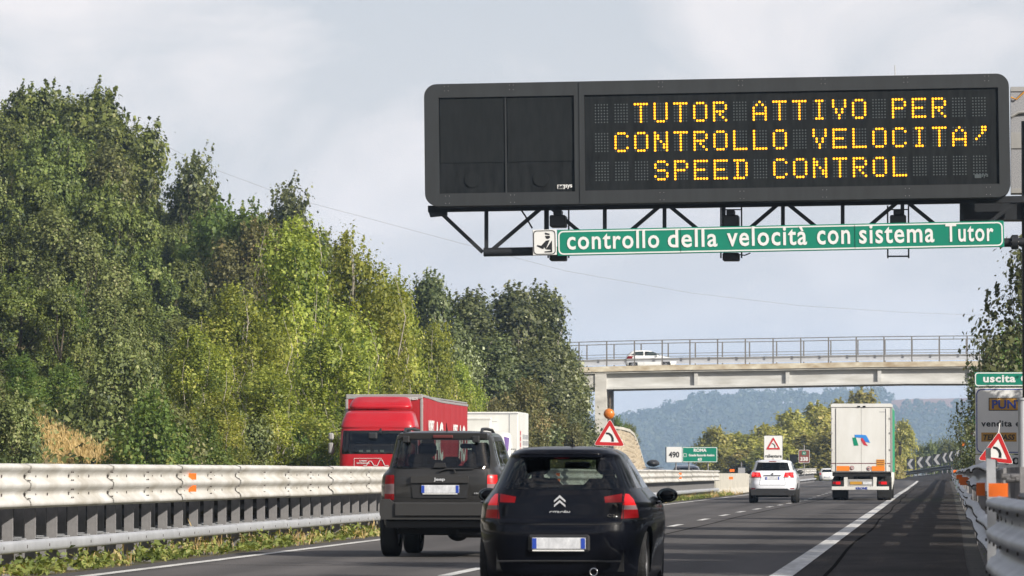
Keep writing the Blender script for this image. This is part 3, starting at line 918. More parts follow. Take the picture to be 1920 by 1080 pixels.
FONT = {
    'T': ["11111", "00100", "00100", "00100", "00100", "00100", "00100"], 'U': ["10001", "10001", "10001", "10001", "10001", "10001", "01110"],
    'O': ["01110", "10001", "10001", "10001", "10001", "10001", "01110"], 'R': ["11110", "10001", "10001", "11110", "10100", "10010", "10001"],
    'A': ["00100", "01010", "10001", "10001", "11111", "10001", "10001"], 'I': ["01110", "00100", "00100", "00100", "00100", "00100", "01110"],
    'V': ["10001", "10001", "10001", "01010", "01010", "00100", "00100"], 'P': ["11110", "10001", "10001", "11110", "10000", "10000", "10000"],
    'E': ["11111", "10000", "10000", "11110", "10000", "10000", "11111"], 'C': ["01110", "10001", "10000", "10000", "10000", "10001", "01110"],
    'N': ["10001", "11001", "11001", "10101", "10011", "10011", "10001"], 'L': ["10000", "10000", "10000", "10000", "10000", "10000", "11111"],
    'S': ["01110", "10001", "10000", "01110", "00001", "10001", "01110"], 'D': ["11110", "01001", "01001", "01001", "01001", "01001", "11110"],
    "'": ["00011", "00011", "00010", "00100", "01000", "00000", "00000"], ' ': ["00000"] * 7}
ROWS = ["  TUTOR ATTIVO PER  ", " CONTROLLO VELOCITA'", "   SPEED CONTROL    "]


def disc(b, x, y, z, r, m, n=8):
    b.add([(x + r * math.cos(2 * PI * i / n), y, z + r * math.sin(2 * PI * i / n)) for i in range(n)], [list(range(n))], m)


x0 = loc(1127.4, 210)[0]; x1 = loc(1835.5, 200)[0]
pit = (x1 - x0) / 19
zc = [loc(1500, 206)[1], loc(1500, 260.5)[1], loc(1500, 315)[1]]
dp = 0.0775
for ri, row in enumerate(ROWS):
    for ci, ch in enumerate(row):
        gl = FONT[ch]
        on, off = MB(), MB()
        for r_ in range(7):
            for c_ in range(5):
                x = x0 + pit * ci + (c_ - 2) * dp * 0.99; z = zc[ri] + (3 - r_) * dp * 0.98
                if gl[r_][c_] == '1':
                    disc(on, x, 0.038, z, 0.0305, M['led_on'])
                else: disc(off, x, 0.045, z, 0.020, M['led_off'], 6)
        if on.v: on.build('lit_character', root)
        off.build('unlit_lamps', root)['kind'] = 'stuff'
a = loc(1059, 350)
q = MB(); q.box(-0.2, 0.0, 0, 0.01, -0.055, 0.055, M['signwhite']); qo = q.build('maker_badge', root, (a[0], 0.03, a[1]))
text('ae', 0.13, M['black'], root, (a[0] - 0.1, 0.022, a[1]), width=0.15, name='badge_lettering', bold=0.003)
text('sys', 0.13, M['signwhite'], root, (a[0] + 0.1, 0.022, a[1]), width=0.18, name='badge_lettering', bold=0.003)
a = loc(1840, 330)
q = MB(); q.box(-0.17, 0.0, 0, 0.01, -0.05, 0.05, M['led_off']); q.build('maker_badge', root, (a[0], 0.03, a[1]))
text('sys', 0.13, M['led_off'], root, (a[0] + 0.09, 0.022, a[1]), width=0.17, name='badge_lettering', bold=0.003)
q = MB(); a = loc(1678, 140); q.cyl((a[0], 0.4, a[1] + 0.1), (0, 0, 1), 0.012, 0.36, M['alu'], 6); q.build('antenna', root)

# gantry arm
GY = 118.0
root = empty('sign_gantry', (W(1931, 900, GY).x, GY + 0.5, 0), 0, 'dark steel cantilever truss carrying the message sign from a round column', 'gantry')
gx = root.location.x


def gp(px, py, Y=GY):
    p = W(px, py, Y); return Vector((p.x - gx, Y - GY - 0.5, p.z))


def yb(px): return 473 - (px - 905) * 0.0185
def yt(px): return 391 - (px - 805) * 0.0165


q = MB(); q.tube([gp(907, yb(907)), gp(1907, yb(1907))], 0.115, M['truss'], 12); q.build('bottom_chord', root)
q = MB(); q.bar(gp(803, yt(803) + 1), gp(1925, yt(1925) + 1), 0.2, 0.17, M['truss']); q.bar(gp(803, yt(803) + 1, GY + 1.3), gp(1925, yt(1925) + 1, GY + 1.3), 0.2, 0.15, M['truss']); q.build('top_chord', root)
for px in (912, 1024, 1134, 1246, 1357, 1468, 1580, 1692, 1803):
    q = MB(); q.bar(gp(px, yb(px)), gp(px, yt(px)), 0.10, 0.10, M['truss']); q.build('upright', root)
    q = MB(); q.bar(gp(px, yb(px)), gp(px, yt(px), GY + 1.3), 0.07, 0.07, M['truss']); q.build('brace', root)
dg = [(818, yt(818), 905, yb(905)), (918, yb(918), 1018, yt(1018)), (1030, yt(1030), 1128, yb(1128)), (1140, yb(1140), 1240, yt(1240)), (1252, yt(1252), 1351, yb(1351)), (1363, yb(1363), 1462, yt(1462)),
      (1474, yt(1474), 1574, yb(1574)), (1586, yb(1586), 1686, yt(1686)), (1698, yt(1698), 1797, yb(1797)), (1809, yb(1809), 1910, yt(1910))]
for a in dg:
    q = MB(); q.bar(gp(a[0], a[1]), gp(a[2], a[3]), 0.10, 0.10, M['truss']); q.build('diagonal', root)
q = MB(); q.box(gp(1803, 400).x, gp(1935, 400).x, 0.0, 1.0, gp(1860, 410).z, gp(1860, 374).z, M['truss']); q.build('walkway_box', root)
q = MB(); q.cyl((0, 0, 5.0), (0, 0, 1), 0.17, 10.6, M['truss'], 20); q.build('column', root)
q = MB(); q.cyl((gp(1903, 453).x, -0.5, gp(1903, 454).z), (1, 0, 0), 0.19, 0.16, M['truss'], 16)
for i in range(8): q.cyl((gp(1903, 453).x, -0.5 + 0.15 * math.cos(i * PI / 4), gp(1903, 454).z + 0.15 * math.sin(i * PI / 4)), (1, 0, 0), 0.02, 0.2, M['post'], 6)
q.cyl((gp(1915, 453).x, -0.5, gp(1903, 454).z), (1, 0, 0), 0.115, 0.3, M['truss'], 12)
q.build('flange', root)
q = MB(); q.prism([(0, 0), (0.5, -0.06), (0.5, -0.16), (0.06, -0.20)], -0.6, -0.4, M['truss']); q.build('end_plate', root, gp(803, 393) + Vector((0, 0.5, 0)))
q = MB(); q.tube([gp(976, 392), gp(985, 405), gp(998, 428)], 0.025, M['truss'], 6); q.build('cable', root)

# white meshed cabinet beside the sign
a = W(1896, 362, 119.5); c = W(2010, 162, 119.5)
root = empty('equipment_cage', a, 0, 'light grey perforated cage behind the right end of the message sign', 'cage')
M['perf'] = mat('perforated_sheet', (0.42, 0.42, 0.43), 0.6, 0.2, 0.35, 40, col2=(0.16, 0.16, 0.17))
hh = c.z - a.z; ww = c.x - a.x
q = MB(); q.box(0, ww, 0.0, 0.8, 0, hh, M['perf']); q.build('mesh_sheet', root)
for z0, z1 in ((0, 0.12), (hh * 0.42, hh * 0.57), (hh - 0.12, hh)):
    q = MB(); q.box(0, ww, -0.03, -0.003, z0, z1, M['alu']); q.build('cross_rail', root)
q = MB(); q.tube([(0, -0.06, hh * 0.72), (0.2, -0.06, hh * 0.76), (0.6, -0.06, hh * 0.77), (1.2, -0.06, hh * 0.7)], 0.05, M['alu'], 8); q.build('bent_tube', root)
q = MB(); q.tube([(0, -0.06, hh * 0.9), (0.15, -0.06, hh * 0.88), (0.5, -0.06, hh * 1.0)], 0.02, M['signorange'], 8); q.build('cable', root)

# long green sign
O2 = W(1045, 480, 117.45); O3 = W(1884, 463, 117.45)
R2 = math.atan2(O3.z - O2.z, O3.x - O2.x)
l2 = lambda px, py: loc(px, py, 117.45, O2, R2)
root = empty('overhead_sign', O2, 0, 'long green overhead sign with white words controllo della velocità con sistema Tutor', 'road sign', ry=-R2)
ww = l2(1883, 463)[0]; hh = l2(1046, 431)[1]
q = MB(); q.box(0, ww, 0.01, 0.05, 0, hh, M['green'], bev=0.01); q.build('board', root)
q = MB(); plate(q, rrect(0.03, ww - 0.03, 0.03, hh - 0.03, 0.13), [rrect(0.065, ww - 0.065, 0.065, hh - 0.065, 0.10)], 0.005, M['signwhite']); q.build('white_border', root)
for px in (1276, 1603):
    q = MB(); x = l2(px, 450)[0]; q.box(x - 0.004, x + 0.004, 0.002, 0.009, 0.03, hh - 0.03, M['panel2']); q.build('joint', root)
for wd_, xa, xb in (('controllo', 1063, 1236), ('della', 1252, 1345), ('velocità', 1363, 1513), ('con', 1532, 1594), ('sistema', 1611, 1752), ('Tutor', 1773, 1863)):
    a = l2(xa, 450)[0]; c = l2(xb, 450)[0]
    tall = any(ch in wd_ for ch in 'ldtTà')
    hgt = 0.49 if tall else 0.37
    if wd_ == 'velocità': hgt = 0.51
    base = 0.155
    o = text(wd_, 0.55, M['signwhite'], root, ((a + c) / 2, 0.0, base + hgt / 2), width=c - a, height=hgt, bold=0.009, space=1.12)
# police pictogram board
O4 = W(999, 479, 117.45)
root = empty('pictogram_sign', O4, 0, 'small white square sign with black traffic police figure at left of the green sign', 'road sign', ry=-R2)
hh = W(1000, 431, 117.45).z - O4.z; ww = W(1043.5, 431, 117.45).x - O4.x
q = MB(); q.box(0, ww, 0.01, 0.05, 0, hh, M['signwhite'], bev=0.01); q.build('board', root)
q = MB(); plate(q, rrect(0.02, ww - 0.02, 0.02, hh - 0.02, 0.09), [rrect(0.04, ww - 0.04, 0.04, hh - 0.04, 0.08)], 0.004, M['black']); q.build('black_border', root)
def pz(x, z): return (ww * (x - 165) / 375, hh * (885 - z) / 375)
q = MB()
for poly in ([(360, 552), (440, 572), (430, 590), (365, 582)], [(365, 600), (438, 600), (440, 632), (410, 648), (378, 640)], [(375, 672), (435, 662), (372, 798), (345, 765), (335, 795), (310, 788), (235, 752), (235, 732), (300, 745)],
             [(472, 668), (472, 845), (352, 845), (352, 828), (448, 822), (448, 806), (372, 800)]):
    pp = [pz(*p) for p in poly]
    plate(q, pp, [], 0.004, M['black'])
q.build('police_figure', root)

# speed cameras on the truss
def speed_cam(px, lab, low=True):
    p = W(px, 430, 118.0)
    t = empty('speed_camera', p, 0, lab, 'speed camera', 'cameras hanging on the gantry truss')
    q = MB(); q.box(-0.21, 0.21, -0.3, 0.35, 0.05, 0.36, M['blackplastic'], bev=0.03); q.build('body', t)
    q = MB(); q.box(-0.12, 0.10, -0.2, 0.3, 0.361, 0.50, M['blackplastic'], bev=0.02); q.build('hood', t)
    q = MB()
    for x in (-0.27, 0.27):
        q.box(x - 0.02, x + 0.02, 0, 0.04, -0.75, 0.62, M['truss'])
    q.box(-0.25, 0.25, 0, 0.04, 0.5, 0.53, M['truss']); q.build('bracket', t)
    if low:
        q = MB(); q.box(-0.22, 0.22, -0.25, 0.25, -0.83, -0.62, M['blackplastic'], bev=0.03); q.build('flash_box', t)
        q = MB(); q.tube([(0.2, 0, -0.66), (0.35, 0, -0.68), (0.5, 0, -0.62)], 0.018, M['blackplastic'], 6); q.build('cable', t)
    else:
        q = MB(); q.box(-0.29, 0.29, 0, 0.04, -0.72, -0.68, M['truss']); q.build('lower_bracket', t)
    return t


speed_cam(1047, 'dark camera box on the gantry above the police pictogram').location.x -= 0.0
speed_cam(1371, 'dark camera box on the gantry above the word velocità')
speed_cam(1684, 'smaller camera on the gantry above the word sistema, with open frame below', False)

# ------------------------------------------------------------------ bridge
YB, YB2 = 335.0, 343.0
root = empty('road_bridge', (0, YB, 0), 0, 'pale concrete and steel road bridge crossing over the motorway', 'bridge')
bx = lambda px, py, Y=YB: Vector((W(px, py, Y).x, 0, W(px, py, Y).z))
PX = [900, 1000, 1070, 1138, 1250, 1350, 1453, 1600, 1700, 1815, 1950, 2100]
PT = [695, 691, 689, 687, 684.5, 683, 681.6, 679, 678, 677, 677.5, 679]
def pt(px): return lerp(PX, PT, px)
def pb(px): return pt(px) + 9.8
def gt(px): return pt(px) + 13.5
def gb(px): return lerp([900, 1138, 1453, 1700, 2100], [738, 730.7, 724.8, 720.2, 720], px)
def slab(name, ft, fb, y0, y1, m, pxs=PX):
    b = MB(); v = []; n = len(pxs)
    for px in pxs:
        a = bx(px, ft(px)); c = bx(px, fb(px))
        v += [(a.x, y0, a.z), (c.x, y0, c.z), (c.x, y1, c.z), (a.x, y1, a.z)]
    f = []
    for i in range(n - 1):
        o = 4 * i
        for k in range(4): f.append((o + k, o + (k + 1) % 4, o + 4 + (k + 1) % 4, o + 4 + k))
    f += [(0, 3, 2, 1), (4 * n - 4, 4 * n - 3, 4 * n - 2, 4 * n - 1)]
    b.add(v, f, m); return b.build(name, root)
slab('deck', lambda p: pt(p) + 2, lambda p: gt(p), 0.05, 7.95, M['concrete_s'])
slab('edge_beam', pt, pb, -0.15, 0.35, M['rust'])
slab('edge_beam', pt, pb, 7.65, 8.15, M['rust'])
slab('ledge', pb, lambda p: pb(p) + 3.2, -0.05, 0.3, M['concrete_s'])
for y0 in (0.35, 7.35):
    slab('girder_web', lambda p: gt(p), lambda p: gb(p) - 5.2, y0, y0 + 0.25, M['bridge'], [1060, 1138, 1250, 1453, 1700, 1815, 2080])
    slab('bottom_flange', lambda p: gb(p) - 5.2, lambda p: gb(p) - 0.8, y0 - 0.25, y0 + 0.5, M['bridge'], [1060, 1138, 1250, 1453, 1700, 1815, 2080])
for px in (1305, 1476.7, 1649, 1821):
    a = bx(px, gt(px)); c = bx(px, gb(px) - 5)
    q = MB(); q.box(a.x - 0.14, a.x + 0.14, 0.12, 0.349, c.z, a.z, M['bridge']); q.build('stiffener', root)
# piers
for px0, px1 in ((1115.5, 1137), (1946, 1968)):
    a = bx(px0, 697); c = bx(px1, 697)
    q = MB(); q.box(a.x, c.x, 0.0, 1.1, -0.5, bx(px1, pt(1130) + 11).z, M['concrete_s'])
    q.box(a.x, c.x, 6.9, 8.0, -0.5, bx(px1, pt(1130) + 11).z, M['concrete_s']); q.box(a.x + 0.1, c.x - 0.1, 1.11, 6.89, 6.2, bx(px1, 720).z, M['concrete_s']); q.build('pier', root)
a = bx(1060, 733); c = bx(1115, 703)
q = MB(); q.box(a.x, c.x - 0.003, 0.1, 0.9, a.z, c.z, M['concrete_s']); q.build('side_arm', root)
a = bx(1142, 733); q = MB(); q.tube([(a.x, 0.9, a.z), (a.x, 0.9, a.z - 1.2), (a.x - 0.25, 0.9, a.z - 1.5), (a.x - 0.25, 0.9, 0)], 0.09, M['bark'], 8); q.build('drain_pipe', root)
for k, yo in enumerate((0.1, 7.9)):
    q0 = 1085.5 - 104
    pm = MB().box(-0.05, 0.05, -0.03, 0.03, -0.15, 1.86, M['railing']).mesh('railing_post')
    for i in range(19):
        px = q0 + 52 * i
        a = bx(px, pt(px)); put('railing_post', pm, root, (a.x, yo, a.z))
    for h, r_ in ((1.86, 0.035), (0.86, 0.022), (0.44, 0.03)):
        q = MB(); q.tube([(bx(px, pt(px)).x, yo, bx(px, pt(px)).z + h) for px in PX], r_, M['railing'], 6); q.build('handrail', root)
    q = MB(); q.sweep([(-0.03, 0.55), (0.02, 0.48), (-0.03, 0.4), (0.02, 0.32), (-0.03, 0.27)], [(bx(px, pt(px)).x, yo + (0.5 if k == 0 else -0.5), bx(px, pt(px)).z) for px in PX], M['galv2'], True); q.build('crash_rail', root)

# ------------------------------------------------------------------ stone faced abutment
root = empty('stone_abutment', (0, 0, 0), 0, 'curved stone faced retaining wall sloping down beside the bridge pier', 'retaining wall')
prof_ = [(1140, 803), (1165, 806), (1178, 810), (1186, 817), (1192, 830), (1197, 846), (1202, 862), (1207, 880)]
q = MB(); v = []; f = []
for i, (px, py) in enumerate(prof_):
    Y = 362 + i * 2.5
    a = W(px, py, Y)
    for j in range(5):
        t = j / 4
        v.append((a.x + 0.25 * t * (2 if i > 3 else 1), Y - 1.2 * t, a.z * (1 - t) - 0.4 * t))
for i in range(len(prof_) - 1):
    for j in range(4):
        f.append((i * 5 + j, i * 5 + j + 1, (i + 1) * 5 + j + 1, (i + 1) * 5 + j))
q.add(v, f, M['stone'], True)
q.add([(v[i * 5][0], v[i * 5][1], v[i * 5][2]) for i in range(8)] + [(v[i * 5][0] - 6, v[i * 5][1] + 14, v[i * 5][2] + 0.3) for i in range(8)], [(i, i + 1, 9 + i, 8 + i) for i in range(7)], M['bank'], True)
q.build('facing', root)
q = MB(); q.sweep([(0.15, 0.0), (0.15, 0.22), (-0.15, 0.22), (-0.15, 0)], [tuple(v[i * 5]) for i in range(8)], M['concrete'], False); q.build('coping', root)
rs = random.Random(4); sm = []
for k in range(6):
    b = MB(); n = 6; pts2 = [((0.9 + rs.uniform(-0.15, 0.15)) * math.cos(2 * PI * i / n), (0.9 + rs.uniform(-0.2, 0.15)) * math.sin(2 * PI * i / n)) for i in range(n)]
    b.add([(x * 0.24, -0.06, z * 0.17) for x, z in pts2] + [(x * 0.28, 0.05, z * 0.2) for x, z in pts2], [list(range(n))] + [(i, n + i, n + (i + 1) % n, (i + 1) % n) for i in range(n)], M['stone']); sm.append(b.mesh('stone'))
cnt = 0
for i in range(len(prof_) - 1):
    A0, A1, B0, B1 = (Vector(v[i * 5]), Vector(v[i * 5 + 4]), Vector(v[(i + 1) * 5]), Vector(v[(i + 1) * 5 + 4]))
    nz = int(max(1, (A0 - A1).length / 0.40)); nx_ = max(1, int((B0 - A0).length / 0.62)) if i < 3 else 2
    for a_ in range(nx_):
        for c_ in range(nz):
            u_, w_ = (a_ + 0.5 + (0.25 if c_ % 2 else -0.2)) / nx_, (c_ + 0.5) / nz
            P = A0.lerp(B0, u_).lerp(A1.lerp(B1, u_), w_)
            if cnt < 280:
                o = put('stone', sm[cnt % 6], root, P); o.scale = (rs.uniform(0.9, 1.15), 1, rs.uniform(0.9, 1.1)); o.rotation_euler = (0, rs.uniform(-0.3, 0.3), rs.uniform(-0.1, 0.3)); cnt += 1

# ------------------------------------------------------------------ roadside signs
def triangle(parent, side, cx, cz, y, tilt=0.0, black_curve=True):
    h = side * 0.866
    def tri(s, r):
        hh_ = s * 0.866
        P = [(-s / 2, -hh_ / 3), (s / 2, -hh_ / 3), (0, 2 * hh_ / 3)]
        outp = []
        for i in range(3):
            p0, p1, p2 = Vector(P[i - 1]), Vector(P[i]), Vector(P[(i + 1) % 3])
            d0 = (p0 - p1).normalized(); d1 = (p2 - p1).normalized()
            a_ = p1 + d0 * r; c_ = p1 + d1 * r
            for t in (0, 0.33, 0.66, 1):
                pp = a_.lerp(p1, t).lerp(p1.lerp(c_, t), t); outp.append((pp.x, pp.y))
        return outp
    t = bpy.data.objects.new('triangle', None); COL.objects.link(t); t.parent = parent; t.location = (cx, y, cz); t.rotation_euler = (0, tilt, 0)
    q = MB(); o_ = tri(side, side * 0.10); q.prism(o_, 0.0, 0.02, M['signwhite']); q.build('plate', t)
    q = MB(); plate(q, tri(side * 0.96, side * 0.09), [tri(side * 0.60, side * 0.01)], -0.004, M['signred']); q.build('red_border', t)
    q = MB()
    k = side
    pts = [(-0.115, 0.125), (-0.02, 0.115), (0.055, 0.06), (0.10, -0.03), (0.105, -0.135)]
    wdt = [0.03, 0.034, 0.037, 0.038, 0.04]
    L_, R_ = [], []
    for i, p in enumerate(pts):
        d = Vector(pts[min(i + 1, 4)]) - Vector(pts[max(i - 1, 0)]); d.normalize(); nn = Vector((-d.y, d.x))
        L_.append(((p[0] + nn.x * wdt[i]) * k, (p[1] + nn.y * wdt[i]) * k - 0.02 * k)); R_.append(((p[0] - nn.x * wdt[i]) * k, (p[1] - nn.y * wdt[i]) * k - 0.02 * k))
    plate(q, L_ + R_[::-1], [], -0.004, M['black']); q.build('bend_arrow', t)
    return t


p = W(1143, 820, 145)
root = empty('warning_sign', (p.x, 145, 0), 0, 'red triangular bend sign topped by a round amber lamp behind the black hatchback', 'warning sign')
triangle(root, 1.02, 0, p.z + 0.02, -0.06, 0.03)
q = MB(); q.cyl((0, 0, 1.4), (0, 0, 1), 0.03, 2.8, M['post'], 10); q.build('post', root)
a = W(1142, 776, 145)
q = MB(); q.lathe([(0.0, -0.11), (0.10, -0.10), (0.155, -0.05), (0.165, 0.0)], (a.x - p.x, -0.06, a.z), (0, 1, 0), M['lamp_amber'], 24); q.build('amber_lens', root)
q = MB(); q.cyl((a.x - p.x, 0.0, a.z), (0, 1, 0), 0.172, 0.1, M['signorange'], 24); q.cyl((a.x - p.x, 0, a.z - 0.2), (0, 0, 1), 0.02, 0.2, M['post'], 8); q.build('lamp_case', root)

p = W(1869, 847, 134)
root = empty('warning_sign', (p.x, 134, 0), 0, 'leaning red triangular bend sign standing behind the right guard rail', 'warning sign')
triangle(root, 1.07, 0, p.z, -0.06, 0.12)
q = MB(); q.bar((0.1, 0, 0), (-0.02, 0, p.z), 0.05, 0.05, M['post']); q.cyl((0.07, 0, p.z + 0.70), (0.15, 0, 1), 0.018, 0.3, M['signwhite'], 8); q.build('post', root)

# slow down panel
a = W(1432, 862, 305); c = W(1468, 816, 305)
root = empty('warning_board', (0, 305, 0), 0, 'white rectangular panel with red triangle and word rallentare behind the white car', 'warning sign')
q = MB(); q.prism(rrect(a.x, c.x, a.z - 0.15, c.z, 0.08), 0.0, 0.04, M['signwhite']); q.build('board', root)
q = MB(); plate(q, rrect(a.x, c.x, a.z - 0.15, c.z, 0.08), [rrect(a.x + 0.03, c.x - 0.03, a.z - 0.12, c.z - 0.03, 0.06)], -0.004, M['panel2']); q.build('border', root)
triangle(root, 1.02, (a.x + c.x) / 2, W(1450, 835, 305).z, -0.02)
text('rallentare', 0.2, M['black'], root, ((a.x + c.x) / 2, -0.004, W(1450, 855, 305).z), width=1.12, height=0.22, bold=0.006)
q = MB(); q.cyl((a.x + 0.3, 0.1, 0.8), (0, 0, 1), 0.04, 2.4, M['post'], 8); q.build('post', root)
q = MB(); q.cyl((c.x - 0.3, 0.1, 0.8), (0, 0, 1), 0.04, 2.4, M['post'], 8); q.build('post', root)

# distance sign and kilometre plate
a = W(1279, 867, 240); c = W(1345, 838, 240)
root = empty('distance_sign', (0, 240, 0), 0, 'green distance sign with white words ROMA Grande Raccordo Anulare 63', 'road sign')
q = MB(); q.box(a.x, c.x, 0, 0.05, a.z, c.z, M['green'], bev=0.01); q.build('board', root)
q = MB(); plate(q, rrect(a.x + 0.015, c.x - 0.015, a.z + 0.015, c.z - 0.015, 0.05), [rrect(a.x + 0.045, c.x - 0.045, a.z + 0.045, c.z - 0.045, 0.03)], -0.005, M['signwhite']); q.build('white_border', root)
mx_ = (a.x + c.x) / 2; hz = c.z - a.z
text('ROMA', 0.2, M['signwhite'], root, (mx_ + 0.02, -0.005, c.z - 0.21 * hz), width=0.68, height=0.18, bold=0.008)
text('Grande Raccordo Anulare', 0.12, M['signwhite'], root, (mx_ + 0.10, -0.005, c.z - 0.53 * hz), width=1.36, height=0.13, bold=0.005)
text('63', 0.16, M['signwhite'], root, (mx_, -0.005, c.z - 0.80 * hz), width=0.22, height=0.15, bold=0.008)
q = MB(); xx = a.x + 0.07; plate(q, rrect(xx, xx + 0.16, c.z - 0.64 * hz, c.z - 0.42 * hz, 0.03), [rrect(xx + 0.02, xx + 0.14, c.z - 0.62 * hz, c.z - 0.44 * hz, 0.02)], -0.005, M['signwhite']); q.build('motorway_symbol', root)
for x in (a.x + 0.35, c.x - 0.5):
    q = MB(); q.cyl((x, 0.1, 0.9), (0, 0, 1), 0.035, 1.9, M['post'], 8); q.build('post', root)
a = W(1249.5, 867, 239.8); c = W(1278, 838, 239.8)
root = empty('kilometre_sign', (0, 239.8, 0), 0, 'white plate with black number 490 beside the green Roma sign', 'road sign')
q = MB(); q.box(a.x, c.x, 0, 0.05, a.z, c.z, M['signwhite'], bev=0.01); q.box(a.x - 0.05, a.x - 0.01, 0, 0.08, a.z, c.z, M['black']); q.build('board', root)
text('490', 0.3, M['black'], root, ((a.x + c.x) / 2, -0.005, (a.z + c.z) / 2), width=0.56, height=0.32, bold=0.008)
q = MB(); q.cyl(((a.x + c.x) / 2 + 0.1, 0.1, 0.9), (0, 0, 1), 0.035, 1.9, M['post'], 8); q.build('post', root)

# brown plate
a = W(1497.5, 868, 372); c = W(1518, 843.5, 372)
root = empty('viaduct_sign', (0, 372, 0), 0, 'small brown plate with number 338 above the far guard rail', 'road sign')
q = MB(); q.prism(rrect(a.x, c.x, a.z, c.z, 0.08), 0, 0.04, M['signwhite']); q.build('board', root)
q = MB(); plate(q, rrect(a.x + 0.03, c.x - 0.03, a.z + 0.03, c.z - 0.03, 0.06), [], -0.004, M['brown']); q.build('face', root)
text('338', 0.3, M['signwhite'], root, ((a.x + c.x) / 2, -0.008, a.z + 0.32), width=0.62, height=0.34, bold=0.01)
q = MB(); q.prism(rrect((a.x + c.x) / 2 - 0.17, (a.x + c.x) / 2 + 0.17, c.z - 0.42, c.z - 0.12, 0.06), -0.01, -0.005, M['green']); q.build('motorway_badge', root)
text('A1', 0.2, M['signwhite'], root, ((a.x + c.x) / 2, -0.016, c.z - 0.27), width=0.2, height=0.17, bold=0.004)
q = MB(); q.cyl(((a.x + c.x) / 2, 0.1, a.z + 0.2), (0, 0, 1), 0.04, 2.6, M['post'], 8); q.build('post', root)
a = W(1480.5, 868, 372); c = W(1494, 852, 372)
q = MB(); q.box(0, c.x - a.x, 0, 0.3, 0, c.z - a.z, M['panel']); q.cyl(((c.x - a.x) / 2, 0.15, -0.6), (0, 0, 1), 0.04, 1.2, M['post'], 8)
tag(q.build('control_cabinet', None, a), 'dark box on a post to the left of the brown 338 plate', 'cabinet')
a = W(1384, 886, 300); c = W(1397, 877, 300)
q = MB(); q.box(0, c.x - a.x, 0, 0.03, -0.2, c.z - a.z, M['chevgrey']); q.box(0.2, 0.26, 0.031, 0.06, -0.6, 0.7, M['post'])
tag(q.build('marker_board', None, a), 'small grey plate standing on the concrete wall left of the white car', 'marker')

# exit sign
YE = 170.0
e = lambda px, py: W(px, py, YE)
root = empty('exit_sign', (0, YE, 0), 0, 'tall white services board with blue rim and orange fields beside the right shoulder', 'road sign')
a = e(1829, 851); c = e(2015, 727)
q = MB(); q.box(a.x, c.x, 0.0, 0.06, a.z, c.z, M['signwhite'], bev=0.01); q.build('board', root)
q = MB(); plate(q, rrect(a.x + 0.04, c.x - 0.04, a.z + 0.04, c.z - 0.04, 0.2), [rrect(a.x + 0.075, c.x - 0.075, a.z + 0.075, c.z - 0.075, 0.17)], -0.004, M['blue']); q.build('blue_border', root)
def pan(px0, py0, px1, py1, m, name='coloured_field', border=None):
    a_ = e(px0, py1); c_ = e(px1, py0)
    q = MB(); q.box(a_.x, c_.x, -0.008, -0.0015, a_.z, c_.z, border or m)
    if border: q.box(a_.x + 0.03, c_.x - 0.03, -0.012, -0.0085, a_.z + 0.03, c_.z - 0.03, m)
    q.build(name, root)
M['tpgold'] = mat('gold_field', (0.52, 0.27, 0.03), 0.4, 0, 0.15, 2)
pan(1853.8, 745.6, 1992, 770, M['tpgold'], border=M['black'])
a1 = e(1860, 766.5); c1 = e(1986, 749.5)
text('PUNTO BLU', 0.3, M['blue'], root, ((a1.x + c1.x) / 2, -0.018, (a1.z + c1.z) / 2), width=c1.x - a1.x, height=c1.z - a1.z, bold=0.008)
a1 = e(1839.6, 800); c1 = e(1998, 788)
text('vendita e assistenza', 0.3, M['black'], root, ((a1.x + c1.x) / 2, -0.006, (a1.z + c1.z) / 2), width=c1.x - a1.x, height=c1.z - a1.z, bold=0.008, space=1.1)
pan(1840, 811, 1906, 828, M['tpgold'])
a1 = e(1843.5, 825); c1 = e(1903, 814.5)
text('TELEPASS', 0.3, M['black'], root, ((a1.x + c1.x) / 2, -0.014, (a1.z + c1.z) / 2), width=c1.x - a1.x, height=c1.z - a1.z, bold=0.008, shear=0.2)
pan(1910.5, 810.5, 1976, 827.5, M['blue'])
a1 = e(1914, 824.5); c1 = e(1972, 814.5)
text('VIACARD', 0.3, M['signwhite'], root, ((a1.x + c1.x) / 2, -0.014, (a1.z + c1.z) / 2), width=c1.x - a1.x, height=c1.z - a1.z, bold=0.008)
for px in (1850, 1990):
    q = MB(); x = e(px, 800).x; q.cyl((x, 0.14, 1.9), (0, 0, 1), 0.06, 4.8, M['post'], 10); q.build('post', root)
root = empty('exit_plate', (0, YE - 0.01, 0), 0, 'green plate with white words uscita Orte on top of the services board', 'road sign')
a = e(1827.5, 724.5); c = e(2016, 697.5)
q = MB(); q.box(a.x, c.x, 0.0, 0.05, a.z, c.z, M['green'], bev=0.01); q.build('board', root)
q = MB(); plate(q, rrect(a.x + 0.012, c.x - 0.012, a.z + 0.012, c.z - 0.012, 0.11), [rrect(a.x + 0.05, c.x - 0.05, a.z + 0.05, c.z - 0.05, 0.08)], -0.004, M['signwhite']); q.build('white_border', root)
a1 = e(1843.5, 717); c1 = e(1904, 703)
text('uscita', 0.3, M['signwhite'], root, ((a1.x + c1.x) / 2, -0.006, (a1.z + c1.z) / 2), width=c1.x - a1.x, height=c1.z - a1.z, bold=0.010, space=1.1)
a1 = e(1914, 717); c1 = e(1972, 702.5)
text('Orte', 0.3, M['signwhite'], root, ((a1.x + c1.x) / 2, -0.006, (a1.z + c1.z) / 2), width=c1.x - a1.x, height=c1.z - a1.z, bold=0.010, space=1.1)
root = empty('distance_plate', (0, YE - 0.01, 0), 0, 'white plate with black number 1000 m under the services board', 'road sign')
a = e(1829, 878); c = e(2015, 853)
q = MB(); q.box(a.x, c.x, 0.0, 0.05, a.z, c.z, M['signwhite'], bev=0.01); q.build('board', root)
